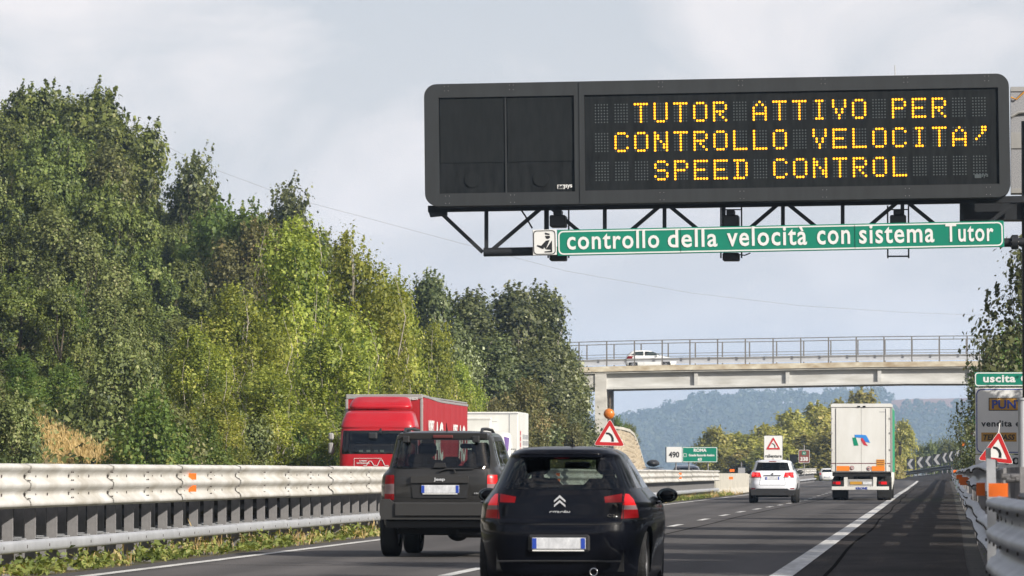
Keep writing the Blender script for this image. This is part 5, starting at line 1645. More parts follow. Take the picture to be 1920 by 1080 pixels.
b.tube([(jz(485, 0)[0], 0.055, jz(0, 376)[1]), (jz(540, 0)[0], 0.06, jz(0, 357)[1]), (jz(750, 0)[0], 0.07, jz(0, 356)[1])], [0.014, 0.014, 0.007], M['blackplastic'], 6); b.build('rear_wiper', root)
b = MB(); b.prism([jz(443, 346), jz(540, 346), jz(528, 310), jz(458, 310)], 0.06, 0.13, M['blackplastic']); b.build('window_latch', root)
for a in (230, 762):
    b = MB(); p0, p1 = jz(a - 28, 160), jz(a + 26, 106); b.box(p0[0], p1[0], 0.12, 0.22, p0[1], p1[1], M['blackplastic'], bev=0.015); b.build('window_hinge', root)
b = MB(); p0, p1 = jz(432, 126), jz(585, 100); b.box(p0[0], p1[0], 0.165, 0.24, p0[1], p1[1], M['darkred_lens'], bev=0.01); b.build('high_brake_lamp', root)
b = MB(); b.prism([jz(165, 128), jz(848, 128), jz(840, 88), jz(172, 88)], 0.185, 0.26, M['paint_grey']); b.build('roof_spoiler', root)
for s_ in (-1, 1):
    b = MB(); b.tube([(s_ * 0.53, 0.35, 1.70), (s_ * 0.53, 0.50, 1.755), (s_ * 0.52, 1.2, 1.765), (s_ * 0.52, 2.0, 1.755), (s_ * 0.54, 2.1, 1.70)], 0.022, M['blackplastic'], 8); b.build('roof_rail', root)
b = MB(); b.tube([(0.02, 0.7, 1.73), (0.02, 0.62, 1.84)], [0.012, 0.004], M['blackplastic'], 6); b.build('antenna', root)
mirrors(root, 0.82, 2.9, 1.16, M['paint_grey'], 0.10, 0.10)
b = MB(); b.box(-0.72, 0.72, 2.75, 3.0, 0.8, 1.18, M['interior'], bev=0.05); b.build('dashboard', root)
b = MB(); b.tube([(-0.38 + 0.19 * math.cos(a), 2.6, 1.08 + 0.19 * math.sin(a)) for a in np.linspace(0, 2 * PI, 20)], 0.014, M['blackplastic'], 6, False); b.build('steering_wheel', root)
seat(root, -0.38, 1.85, 0.76); seat(root, 0.38, 1.85, 0.76)
b = MB(); b.box(-0.62, 0.62, 0.85, 1.02, 0.75, 1.22, M['seat'], bev=0.06)
for x in (-0.42, 0.06, 0.48): b.box(x - 0.13, x + 0.13, 0.88, 0.98, 1.24, 1.42 if abs(x) > 0.1 else 1.38, M['seat'], bev=0.05)
b.build('rear_seat', root)
b = MB(); b.box(0.02, 0.28, 2.45, 2.49, 1.50, 1.57, M['blackplastic'], bev=0.025); b.build('interior_mirror', root)
person('driver silhouette behind the rear window of the dark grey off-roader', (JX - 0.38, 61.6 + 1.97, 0.76))

# ---- white people carrier --------------------------------------------------
FX = (1449.5 - 1743) / 49.5
root = empty('family_car', (FX, 172, 0), 0, 'white people carrier with lit brake lamps following in the left lane', 'car')
sh = Shell([(0.50, 0.03, 4.80, 0.88, 6), (0.56, 0.0, 4.86, 0.92, 6), (0.72, 0.0, 4.86, 0.935, 6), (0.84, 0.05, 4.8, 0.935, 6), (0.98, 0.07, 4.4, 0.925, 6), (1.08, 0.11, 3.8, 0.90, 6), (1.16, 0.16, 3.5, 0.85, 6), (1.24, 0.21, 3.3, 0.79, 6), (1.45, 0.32, 2.9, 0.715, 6), (1.57, 0.38, 2.6, 0.67, 6), (1.61, 0.36, 2.4, 0.63, 5), (1.64, 0.55, 2.2, 0.5, 4.5), (1.66, 1.2, 1.6, 0.05, 4)], taper=(0.03, 1.2))
def fz(x, y): return ((x - 748) / 10.8 / 49.5, EYE - (850 + y / 10.8 - 886) / 49.5)
feats = [('rear_window', M['gls_dark'], [dense([fz(*p) for p in ((446, 182), (1050, 182), (1100, 352), (398, 352))], sh.rear)], 0)]
for s_ in (1, -1):
    def mk(pts): return dense([(x * s_, z) for x, z in pts], sh.rear, 4)
    feats.append(('tail_lamp', M['lamp_lit'], [mk([(0.42, 0.995), (0.80, 0.985), (0.775, 1.175), (0.475, 1.165)])], 0))
    feats.append(('lower_tail_lamp', M['lamp_white'], [mk([(0.41, 0.955), (0.80, 0.950), (0.80, 0.985), (0.42, 0.993)])], 0))
    feats.append(('fog_lamp', M['lamp_red'], [mk([(0.66, 0.455 + 0.07), (0.81, 0.53), (0.80, 0.575), (0.66, 0.57)])], 0))
gp_ = gapstrips([(0.44, 1.0), (0.50, 0.72), (0.47, 0.685), (-0.47, 0.685), (-0.50, 0.72), (-0.44, 1.0)], sh.rear, 0.014)
feats.append((None, M['bumper_grey'], gp_, 0))
side_windows(sh, [[(0.6, 1.25), (1.3, 1.25), (1.3, 1.53), (0.8, 1.5)], [(1.4, 1.25), (2.3, 1.25), (2.3, 1.54), (1.4, 1.54)], [(2.4, 1.25), (3.2, 1.25), (2.75, 1.5), (2.4, 1.53)]], M['gls_dark'], feats)
feats.append(('windscreen', M['gls_dark'], screen(sh, 1.26, 0.66, 1.55, 0.6), 0))
arches(sh, (0.98, 3.87), 0.40, 0.38, feats)
shell_parts(sh, feats, M['paint_white'], M['under'], root, kv=3)
wheels(root, 0.36, 0.23, 0.80, (0.98, 3.87), M['rim'], 5)
b = MB(); b.prism([(-0.80, 0.30), (0.80, 0.30), (0.84, 0.50), (0.64, 0.50), (0.56, 0.555), (-0.56, 0.555), (-0.64, 0.50), (-0.84, 0.50)], -0.01, 0.25, M['blackplastic']); b.build('lower_bumper', root)
b = MB(); b.box(-0.6, 0.6, 0.2, 4.5, 0.22, 0.5, M['under']); b.box(-0.7, 0.7, 0.5, 3.3, 0.5, 0.9, M['interior']); b.build('underbody', root)
plate_part(root, 0, fz(0, 505)[1], 0.045, 0.52, 0.12)
b = MB(); b.box(-0.33, 0.33, 0.05, 0.09, 1.045, 1.065, M['chrome']); b.build('tailgate_trim', root)
b = MB(); b.cyl((0, 0.10, 1.105), (0, 1, 0), 0.04, 0.03, M['chrome'], 16); b.build('round_badge', root)
text('FREEMONT', 0.05, M['bumper_grey'], root, (0, 0.045, fz(0, 600)[1]), width=0.40, height=0.03, name='model_lettering')
for s_ in (-1, 1):
    for x, z in ((0.725, 1.095), (0.565, 1.085)):
        b = MB(); b.cyl((s_ * x, 0.085 + (0.03 if x > 0.7 else 0), z), (0, 1, 0), 0.052, 0.02, M['lamp_hot'], 18); b.build('brake_light', root)
    b = MB(); b.tube([(s_ * 0.55, 0.6, 1.63), (s_ * 0.55, 0.7, 1.685), (s_ * 0.53, 2.2, 1.69), (s_ * 0.53, 2.3, 1.63)], 0.022, M['blackplastic'], 6); b.build('roof_rail', root)
b = MB(); b.box(-0.14, 0.14, 0.36, 0.40, 1.565, 1.60, M['lamp_red'], bev=0.01); b.build('high_brake_lamp', root)
b = MB(); b.tube([(0.0, 0.26, 1.21), (0.03, 0.23, 1.24), (0.30, 0.25, 1.27)], 0.012, M['blackplastic'], 6); b.build('rear_wiper', root)
b = MB(); b.tube([(0.0, 0.8, 1.66), (0.0, 0.72, 1.76)], 0.008, M['blackplastic'], 6); b.build('antenna', root)
mirrors(root, 0.88, 2.9, 1.18, M['blackplastic'], 0.12, 0.085)
seat(root, -0.38, 2.1, 0.78); seat(root, 0.38, 2.1, 0.78)

# ---- plain small cars ------------------------------------------------------
def small_car(name, label, loc_, rz, paint, lit=False, scale=(1, 1, 1), g1='gls_dark'):
    root = empty(name, loc_, rz, label, 'car')
    root.scale = scale
    sh = Shell([(0.20, 0.10, 3.70, 0.78, 5), (0.32, 0.03, 3.82, 0.815, 5), (0.52, 0.0, 3.85, 0.825, 5), (0.66, 0.03, 3.82, 0.825, 5), (0.78, 0.06, 3.62, 0.82, 5), (0.87, 0.09, 3.25, 0.80, 5), (0.93, 0.11, 2.92, 0.775, 5), (1.0, 0.16, 2.74, 0.745, 5), (1.18, 0.34, 2.40, 0.685, 5), (1.31, 0.48, 2.10, 0.635, 4.5), (1.37, 0.60, 1.95, 0.56, 4), (1.41, 0.85, 1.65, 0.40, 3.5), (1.42, 1.2, 1.4, 0.03, 3)], taper=(0.04, 1.2), ftaper=(0.08, 1.3))
    feats = [('rear_window', M[g1], [dense([(-0.56, 0.99), (0.56, 0.99), (0.48, 1.28), (-0.48, 1.28)], sh.rear)], 0), ('windscreen', M[g1], screen(sh, 0.99, 0.60, 1.30, 0.52), 0)]
    side_windows(sh, [[(0.50, 1.0), (1.42, 0.98), (1.42, 1.31), (0.80, 1.28)], [(1.52, 0.98), (2.72, 0.98), (2.10, 1.28), (1.52, 1.31)]], M[g1], feats)
    for s_ in (1, -1):
        feats.append(('tail_lamp', M['lamp_lit'] if lit else M['lamp_red'], [dense([(s_ * 0.60, 0.72), (s_ * 0.77, 0.72), (s_ * 0.74, 0.95), (s_ * 0.62, 0.95)], sh.rear, 4)], 0))
        feats.append(('headlamp', M['lamp_white'], [dense([(s_ * 0.42, 0.58), (s_ * 0.74, 0.60), (s_ * 0.70, 0.72), (s_ * 0.42, 0.68)], sh.front, 4)], 0))
    gp_ = []
    for s_ in (1, -1): gp_ += gapstrips([(1.46, 0.28), (1.46, 0.96)], sh.side, 0.012, s_) + gapstrips([(2.75, 0.28), (2.75, 0.9)], sh.side, 0.012, s_)
    feats.append((None, M['under'], gp_, 0))
    arches(sh, (0.66, 3.12), 0.34, 0.29, feats)
    shell_parts(sh, feats, paint, M['under'], root, kv=3)
    wheels(root, 0.29, 0.19, 0.715, (0.66, 3.12), M['rim'], 6)
    b = MB(); b.box(-0.58, 0.58, 0.12, 3.6, 0.2, 0.60, M['under']); b.box(-0.6, 0.6, 0.3, 2.7, 0.6, 0.72, M['interior']); b.build('underbody', root)
    seat(root, -0.34, 1.55, 0.50); seat(root, 0.34, 1.55, 0.50)
    mirrors(root, 0.80, 2.45, 0.98, paint, 0.09, 0.07)
    plate_part(root, 0, 0.5, -0.02)
    return root


p = W(1172, 686.5, 339)
zb = bx(1220, pt(1220)).z + 0.0
bc = small_car('hatchback_car', 'small white hatchback driving to the right across the bridge', (p.x, 339.0, zb - 0.12), -PI / 2, M['paint_white2'], scale=(1, 1.0, 0.95), g1='gls_tint')
person('driver at the wheel of the white hatchback crossing the bridge', (p.x + 1.62, 339 + 0.34, zb + 0.34), -PI / 2, scale=0.93)
small_car('hatchback_car', 'distant white hatchback half hidden to the left of the white truck', (W(1551, 903, 480).x, 480, 0.2), 0, M['paint_white2'], True, (1.05, 1.0, 1.0))
c2 = small_car('estate_car', 'dark car with black roof box seen over the guard rail', (-17.1, 283, 0), PI, M['paint_blue'], scale=(1.05, 1.1, 1.02))
b = MB(); b.ell((0, 0, 0), (0.40, 0.95, 0.22), M['blackplastic'], 20, 12); b.ell((0, 0, -0.03), (0.42, 0.97, 0.06), M['bumper_grey'], 20, 8)
rb = b.build('roof_box', None, (-17.1, 281.4, 1.74)); tag(rb, 'rounded black roof box on top of the oncoming dark car', 'roof box')
b = MB(); b.box(-0.62, 0.62, 1.2, 1.25, 1.44, 1.47, M['blackplastic']); b.box(-0.62, 0.62, 2.0, 2.05, 1.44, 1.47, M['blackplastic']); b.build('roof_bars', c2)
small_car('saloon_car', 'dark blue car roof just showing over the guard rail under the Roma sign', (W(1290, 873, 262).x, 262, 0), PI, M['paint_blue'], scale=(1.08, 1.15, 1.12))

# ---- white curtain-sided truck --------------------------------------------
KS = 45.0
KX = (1616.6 - 1743) / KS
def kz(x, y): return ((x - 394) / 5.143 / KS, EYE - (740 + y / 5.143 - 886) / KS)
root = empty('articulated_truck', (KX, 188.9, 0), 0, 'tall white articulated truck with flag emblem on its rear doors in the right lane', 'truck')
xl, xr = kz(100, 0)[0], kz(690, 0)[0]
zt_, zb_ = kz(0, 122)[1], kz(0, 748)[1]
b = MB(); b.box(xl, xr, 0.06, 0.16, zb_, zt_, M['alu']); b.box(xl + 0.02, xr - 0.02, 0.161, 13.55, zt_ - 0.1, zt_ + 0.05, M['truck_white']); b.box(xl + 0.02, xr - 0.02, 13.4, 13.6, zb_, zt_, M['truck_white']); b.box(xl + 0.05, xr - 0.05, 0.17, 13.4, zb_ + 0.02, zb_ + 0.15, M['alu']); b.build('trailer_frame', root)
b = MB(); b.prism([(xl, zt_ + 0.0), (xr, zt_), (xr + 0.02, zt_ + 0.08), (xr - 0.06, zt_ + 0.145), (xl + 0.06, zt_ + 0.145), (xl - 0.0, zt_ + 0.08)], 0.0, 0.5, M['truck_white']); b.build('roof_cap', root)
for s_ in (-1, 1):
    b = MB(); x = xl + 0.02 if s_ < 0 else xr - 0.05; n = 27
    v = []
    for i in range(n): v += [(x + (0.015 if i % 2 else -0.005) + (0.03 if s_ > 0 else 0), 0.2 + 13.2 * i / (n - 1), zb_), (x + (0.015 if i % 2 else -0.005) + (0.03 if s_ > 0 else 0), 0.2 + 13.2 * i / (n - 1), zt_)]
    b.add(v, [(2 * i, 2 * i + 2, 2 * i + 3, 2 * i + 1) for i in range(n - 1)], M['curtain_green'], True); b.build('side_curtain', root)
cx_ = kz(390, 0)[0]
for a_, c_ in ((kz(104, 0)[0], cx_ - 0.006), (cx_ + 0.006, kz(672, 0)[0])):
    b = MB(); b.box(a_, c_, 0.03, 0.059, zb_ + 0.03, zt_ - 0.03, M['truck_white'], bev=0.006); d_ = b.build('door', root)
    for z in (0.25, 0.9, 1.6, 2.2):
        b = MB(); hx = a_ + 0.01 if a_ < cx_ - 0.5 else c_ - 0.01; b.box(hx - 0.04, hx + 0.04, 0.005, 0.029, zb_ + z, zb_ + z + 0.06, M['alu']); b.build('hinge', d_)
for zx in (150, 632):
    b = MB(); x = kz(zx, 0)[0]; b.cyl((x, 0.012, (zb_ + zt_) / 2), (0, 0, 1), 0.014, zt_ - zb_ - 0.1, M['alu'] if zx == 150 else M['truck_white'], 8); b.build('locking_bar', root)
b = MB(); x = kz(679, 0)[0]; b.box(x - 0.035, x + 0.035, 0.02, 0.059, zb_, zt_, M['alu']); b.build('corner_post', root)
M['darkred'] = mat('dark_red_line', (0.12, 0.02, 0.03), 0.5)
b = MB(); z = kz(0, 663)[1]; b.box(xl + 0.01, xr - 0.05, 0.024, 0.0285, z - 0.016, z + 0.016, M['darkred']); b.build('red_band', root)
def decal(poly, m, name, y=0.026, h=0.003):
    b = MB(); b.prism([kz(*p) for p in poly][::-1], y - h, y, m) if False else plate(b, [kz(*p) for p in poly], [], y, m)
    return b.build(name, root)
M['logo_g'] = mat('logo_green', (0.0, 0.22, 0.12), 0.4); M['logo_b'] = mat('logo_blue', (0.03, 0.22, 0.62), 0.4); M['logo_r'] = mat('logo_red', (0.50, 0.04, 0.06), 0.4); M['hiorange'] = mat('orange_plate', (0.80, 0.22, 0.02), 0.4, 0, 0.12, 3)
decal([(305, 415), (340, 415), (365, 492), (320, 494)], M['logo_g'], 'emblem_green', 0.022)
decal([(388, 420), (412, 420), (432, 462), (455, 496), (415, 487), (388, 440)], M['logo_r'], 'emblem_red', 0.021)
decal([(328, 387), (400, 388), (437, 393), (450, 412), (476, 466), (430, 455), (405, 418), (330, 412)], M['logo_b'], 'emblem_blue', 0.018)
decal([(148, 688), (278, 688), (278, 735), (148, 735)], M['hiorange'], 'orange_plate', 0.015)
decal([(490, 690), (615, 690), (615, 735), (490, 735)], M['hiorange'], 'orange_plate', 0.015)
decal([(536, 625), (615, 625), (615, 688), (536, 688)], M['signorange'], 'yellow_label', 0.017)
for i in range(3):
    decal([(542, 634 + 18 * i), (608, 634 + 18 * i), (608, 641 + 18 * i), (542, 641 + 18 * i)], M['brown'], 'label_line', 0.014)
decal([(565, 166), (620, 166), (620, 171), (565, 171)], M['chevgrey'], 'small_print', 0.022)
for zx, zy, tx in ((302, 706, '70'), (463, 711, '80')):
    x, z = kz(zx, zy)
    b = MB(); b.cyl((x, 0.012, z), (0, 1, 0), 0.088, 0.006, M['panel2'], 20); b.cyl((x, 0.006, z), (0, 1, 0), 0.074, 0.006, M['signwhite'], 20); b.cyl((x, 0.0, z), (0, 1, 0), 0.066, 0.006, M['signred'], 20); b.cyl((x, -0.006, z), (0, 1, 0), 0.048, 0.006, M['signwhite'], 20)
    d_ = b.build('speed_disc', root); text(tx, 0.06, M['black'], d_, (x, -0.012, z), width=0.06, height=0.05, bold=0.002)
for zx in (368, 420):
    b = MB(); x, z = kz(zx, 117); b.box(x - 0.06, x + 0.06, -0.02, 0.03, z - 0.03, z + 0.03, M['panel2'], bev=0.01); b.build('top_marker_lamp', root)
b = MB()
for zx in (242, 521): x = kz(zx, 0)[0]; b.box(x - 0.075, x + 0.075, 0.05, 0.15, kz(0, 884)[1], kz(0, 795)[1], M['truck_white'])
b.build('support_upright', root)
b = MB(); p0, p1 = kz(105, 918), kz(655, 885); b.box(p0[0], p1[0], -0.02, 0.10, p0[1], p1[1], M['truck_white'], bev=0.01); b.build('underrun_bar', root)
text('KRONE', 0.12, M['blue'], root, (kz(393, 0)[0], -0.026, kz(0, 902)[1]), width=0.48, height=0.10, bold=0.006, name='maker_lettering')
b = MB(); p0, p1 = kz(262, 884), kz(500, 815); b.box(p0[0], p1[0], 0.08, 0.14, p0[1], p1[1], M['alu']); b.build('plate_holder', root)
b = MB(); p0, p1 = kz(282, 865), kz(397, 838); b.box(p0[0], p1[0], 0.06, 0.079, p0[1], p1[1], M['tpgold']); b.build('yellow_plate', root)
b = MB(); p0, p1 = kz(405, 865), kz(490, 838); b.box(p0[0], p1[0], 0.06, 0.079, p0[1], p1[1], M['plate']); b.build('trailer_plate', root)
for a_, c_, l0, l1 in ((108, 220, 145, 190), (548, 650, 580, 635)):
    b = MB(); p0, p1 = kz(a_, 880), kz(c_, 828); b.box(p0[0], p1[0], 0.0, 0.1, p0[1], p1[1], M['lamp_red'] if False else M['blackplastic'], bev=0.01); q_ = b.build('rear_lamp_box', root)
    b = MB(); p0, p1 = kz(l0, 866), kz(l1, 838); b.box(p0[0], p1[0], -0.02, -0.001, p0[1], p1[1], M['lamp_lit'], bev=0.008); b.build('lit_lens', q_)
    b = MB(); p0, p1 = kz(a_ + 8, 862), kz(l0 - 4, 838); b.box(p0[0], p1[0], -0.015, -0.001, p0[1], p1[1], M['lamp_red'], bev=0.008); b.build('lens', q_)
b = MB(); b.box(-0.55, -0.35, 0.1, 13, 0.75, 1.05, M['under']); b.box(0.35, 0.55, 0.1, 13, 0.75, 1.05, M['under']); b.box(xl + 0.05, xr - 0.05, 0.12, 0.3, 1.0, zb_ - 0.002, M['under']); b.box(-0.9, 0.9, 1.5, 6.2, 0.5, 0.72, M['under'])
b.box(-1.0, 1.0, 12.5, 13.3, 0.6, 1.1, M['under']); b.build('chassis', root)
for s_ in (-1, 1):
    b = MB(); b.box(s_ * 0.95 - 0.28, s_ * 0.95 + 0.28, 0.55, 0.57, 0.12, 0.75, M['under']); b.build('mudflap', root)
wheels(root, 0.50, 0.30, 1.06, (1.3, 2.6, 3.9, 14.6), M['alu'], 8)
wheels(root, 0.50, 0.27, 0.76, (1.3, 2.6, 3.9), M['alu'], 8)
sh = Shell([(0.4, 13.75, 15.9, 1.15, 8), (0.8, 13.72, 16.0, 1.24, 8), (2.0, 13.72, 16.0, 1.25, 8), (3.0, 13.72, 15.8, 1.23, 8), (3.6, 13.75, 15.3, 1.15, 7), (3.75, 14.2, 15.0, 0.9, 5), (3.78, 14.6, 14.7, 0.05, 4)])
shell_parts(sh, [('windscreen', M['gls_dark'], screen(sh, 1.9, 1.1, 2.8, 1.1), 0)], M['truck_white'], M['under'], root, kv=3, name='tractor_cab')
for s_ in (-1, 1):
    b = MB(); z0, z1 = kz(0, 572)[1], kz(0, 475)[1]; b.box(s_ * 1.49 - 0.07, s_ * 1.49 + 0.07, 15.3, 15.5, z0, z1, M['blackplastic'], bev=0.04)
    z0, z1 = kz(0, 468)[1], kz(0, 430)[1]; b.box(s_ * 1.49 - 0.07, s_ * 1.49 + 0.07, 15.3, 15.5, z0, z1, M['blackplastic'], bev=0.04)
    b.bar((s_ * 1.2, 15.4, z1 - 0.02), (s_ * 1.5, 15.4, z1 - 0.02), 0.04, 0.04, M['blackplastic']); b.build('wing_mirror', root)

# ---- red truck -------------------------------------------------------------
RS = 57.0
RX = (610 + 508 / 4.8 - 1743) / RS
def rz_(x, y): return ((x - 508) / 4.8 / RS, EYE - (720 + y / 4.8 - 886) / RS)
root = empty('articulated_truck', (RX, 149.5, 0), 0, 'oncoming red articulated truck with white lettering on its curtain side', 'truck')
# local: the truck looks towards -y, cab front at y = -1.7
zt_ = rz_(0, 95)[1]
hw = 1.27
b = MB(); b.box(-hw, hw, 0.0, 0.06, 1.1, zt_ - 0.1, M['curtain_red']); b.build('box_front', root)
b = MB(); b.box(-hw + 0.02, hw - 0.02, 0.07, 14.9, zt_ - 0.06, zt_ - 0.01, M['alu']); b.box(-hw - 0.01, hw + 0.01, -0.03, 0.1, zt_ - 0.13, zt_ + 0.03, M['alu'], bev=0.02); b.build('roof', root)
b = MB()
for s_ in (-1, 1):
    v = []
    n = 31
    for i in range(n):
        y = 0.0 + 14.9 * i / (n - 1); sag = -0.10 * smooth(0, 6.5, y) if s_ > 0 else 0
        for dx, dz in ((0, 0), (0.025, -0.02), (0.025, -0.08), (0, -0.09)): v.append((s_ * (hw - 0.005 + dx), y, zt_ + 0.02 + dz + sag))
    b.add(v, [(4 * i + k, 4 * i + 4 + k, 4 * i + 5 + k, 4 * i + 1 + k) for i in range(n - 1) for k in range(3)], M['alu'])
b.build('roof_rail', root)
for s_ in (-1, 1):
    b = MB(); x = s_ * (hw - 0.02); b.box(x - 0.045, x + 0.045, -0.02, 0.05, 1.1, zt_ - 0.13, M['alu'], bev=0.01); b.build('corner_post', root)
    b = MB(); n = 61; v = []
    for i in range(n):
        y = 0.06 + 14.8 * i / (n - 1); wv = 0.012 * math.sin(i * 0.9) + 0.008 * math.sin(i * 2.3)
        for j, z in enumerate(np.linspace(1.1, zt_ - 0.08, 6)): v.append((s_ * (hw + wv * (1 if 0 < j < 5 else 0.2)), y, z))
    b.add(v, [(6 * i + k, 6 * i + 6 + k, 6 * i + 7 + k, 6 * i + 1 + k) for i in range(n - 1) for k in range(5)], M['curtain_red'], True); b.build('side_curtain', root)
    b = MB()
    for y in (1.6, 3.2, 4.8, 6.4, 8.0, 9.6, 11.2, 12.8): b.box(s_ * (hw + 0.024) - 0.003, s_ * (hw + 0.024) + 0.003, y, y + 0.04, 1.08, 1.5, M['under'])
    b.build('curtain_straps', root)
# writing along the curtain, read from cab to tail
for ya, yc, tx, z0, z1 in ((1.7, 3.4, 'NORBERT', 2.45, 2.92), (3.7, 6.2, 'AC', 1.55, 2.90), (9.6, 11.1, 'NORBERT', 2.42, 2.86), (11.4, 13.9, 'AO', 1.55, 2.86)):
    o = put('lettering', text_mesh(tx, 1.0, M['signwhite'], width=yc - ya, height=z1 - z0, bold=0.02, depth=0.003), root, (hw + 0.03, (ya + yc) / 2, (z0 + z1) / 2))
    o.rotation_euler = (0, 0, PI / 2)
text('DENISON', 0.2, M['signwhite'], root, (rz_(770, 0)[0], -0.035, rz_(0, 121)[1] - 0.02), width=0.33, height=0.09, bold=0.004)
# cab, built looking to +y then turned
cab = bpy.data.objects.new('cab', None); COL.objects.link(cab); cab.parent = root; cab.location = (0, -0.35, 0); cab.rotation_euler = (0, 0, PI)
zh = rz_(0, 412)[1]
sh = Shell([(0.35, 0.02, 1.75, 1.18, 8), (0.7, 0.0, 1.86, 1.23, 8), (1.4, 0.0, 1.88, 1.245, 8), (1.95, 0.0, 1.86, 1.245, 8), (zh - 0.02, 0.0, 1.62, 1.23, 8), (zh + 0.12, 0.0, 1.62, 1.235, 7), (zh + 0.3, 0.0, 1.55, 1.20, 6), (rz_(0, 262)[1], 0.0, 1.30, 1.12, 6), (rz_(0, 238)[1], 0.05, 1.05, 1.02, 5), (rz_(0, 232)[1], 0.5, 0.6, 0.05, 4)])
zw0, zw1 = rz_(0, 632)[1], rz_(0, 420)[1]
feats = [('windscreen', M['gls_tint'], screen(sh, zw0, 1.14, zw1, 1.12), 0)]
side_windows(sh, [[(0.7, zw0 + 0.05), (1.45, zw0), (1.35, zw1 - 0.02), (0.7, zw1 - 0.02)]], M['gls_dark'], feats)
feats.append((None, M['under'], gapstrips([(-1.15, zh + 0.06), (1.15, zh + 0.06)], sh.front, 0.03), 0))
feats.append(('grille', M['under'], screen(sh, 0.75, 0.8, 1.22, 0.85), 0))
shell_parts(sh, feats, M['truck_red'], M['under'], cab, kv=4, name='shell')
b = MB(); b.box(-1.15, 1.15, 1.15, 1.45, 1.5, zw0 + 0.06, M['interior'], bev=0.05)
for x in (-0.2, 0.0, 0.25, 0.5): b.box(x, x + 0.12, 1.36, 1.42, zw0 + 0.07, zw0 + 0.14, M['signwhite'] if x != 0 else M['chevgrey'])
b.box(-1.1, 1.1, 0.02, 0.1, 1.2, zh + 0.4, M['interior']); b.build('dashboard', cab)
b = MB(); b.box(-0.85, -0.35, 0.5, 0.75, 1.3, 2.15, M['seat'], bev=0.06); b.box(0.35, 0.85, 0.5, 0.75, 1.3, 2.15, M['seat'], bev=0.06); b.build('seats', cab)
b = MB()
b.tube([(-1.0, 1.62, zw0 + 0.03), (0.1, 1.75, zw0 + 0.05)], 0.012, M['under'], 6); b.tube([(0.0, 1.72, zw0 + 0.05), (1.0, 1.62, zw0 + 0.05)], 0.012, M['under'], 6); b.build('wipers', cab)
b = MB(); p0, p1 = rz_(437, 498), rz_(515, 385); b.box(-p1[0], -p0[0], 1.70, 1.86, p0[1], p0[1] + 0.22, M['blackplastic'], bev=0.04); b.bar((-0.13, 1.5, p1[1]), (-0.13, 1.78, p0[1] + 0.2), 0.05, 0.05, M['blackplastic']); b.build('front_mirror', cab)
for s_ in (-1, 1):
    xm = s_ * 1.55
    for z0, z1 in ((rz_(0, 506)[1], rz_(0, 440)[1]), (rz_(0, 632)[1], rz_(0, 528)[1])):
        b = MB(); b.box(xm - 0.09, xm + 0.09, 1.2, 1.42, z0, z1, M['alu'], bev=0.05); b.build('wing_mirror', cab)
    b = MB(); zz = rz_(0, 436)[1]; b.tube([(s_ * 1.2, 1.35, zz + 0.02), (xm, 1.3, zz + 0.02), (xm, 1.3, rz_(0, 640)[1])], 0.02, M['blackplastic'], 6); b.build('mirror_arm', cab)
# upper air deflector
b = MB()
sp = Shell([(0.0, 0.0, 0.9, 1.02, 4), (0.08, 0.0, 0.92, 1.04, 4), (0.2, 0.0, 0.8, 1.0, 4), (0.33, 0.0, 0.55, 0.93, 4), (0.40, 0.02, 0.40, 0.82, 4), (0.42, 0.1, 0.2, 0.05, 3)])
so_ = shell_parts(sp, [], M['truck_red'], M['under'], cab, kv=3, name='air_deflector')['air_deflector'][0]; so_.location = (0, 0.02, rz_(0, 222)[1])
b = MB(); z_ = rz_(0, 668)[1]; x0_, x1_ = -rz_(560, 0)[0], -rz_(310, 0)[0]
yy_ = 1.885
for a_, c_, z0, z1 in ((x0_, x1_, z_ - 0.012, z_), (x1_ - 0.012, x1_, z_ - 0.3, z_ - 0.013)): b.box(a_, c_, yy_, yy_ + 0.004, z0, z1, M['signwhite'])
pts = [(0.46, -0.24), (0.36, -0.24), (0.28, -0.10), (0.20, -0.10), (0.12, -0.24), (0.0, -0.24), (-0.08, -0.06), (-0.16, -0.06), (-0.24, -0.24), (-0.36, -0.24)]
pts = [(x - 0.05, z_ + z) for x, z in pts]
for i in range(len(pts) - 1): b.bar((pts[i][0], yy_ + 0.006, pts[i][1]), (pts[i + 1][0], yy_ + 0.006, pts[i + 1][1]), 0.004, 0.045, M['signwhite'], up=(0, 1, 0.0)) if False else b.bar((pts[i][0], yy_ + 0.006, pts[i][1]), (pts[i + 1][0], yy_ + 0.006, pts[i + 1][1]), 0.013, 0.016, M['signwhite'])
b.build('zigzag_emblem', cab)
for k_, (tx, wd_) in enumerate((('NORBERT', 0.26), ('DENTRESSANGLE', 0.42))):
    o = text(tx, 0.05, M['signwhite'], cab, (0.42, yy_ + 0.006, z_ - 0.09 - 0.075 * k_), rz=PI, width=wd_, height=0.045, bold=0.001)
b = MB()
for s_ in (-1, 1): b.box(s_ * 0.98 - 0.17, s_ * 0.98 + 0.17, 1.80, 1.86, 0.55, 0.78, M['lamp_white'], bev=0.03)
b.build('headlamps', cab)
b = MB(); b.box(-1.0, 1.0, 1.0, 14.6, 0.55, 1.05, M['under']); b.build('chassis', root)
wheels(root, 0.5, 0.3, 1.08, (-1.15, 2.4, 10.2, 11.5, 12.8), M['alu'], 8)

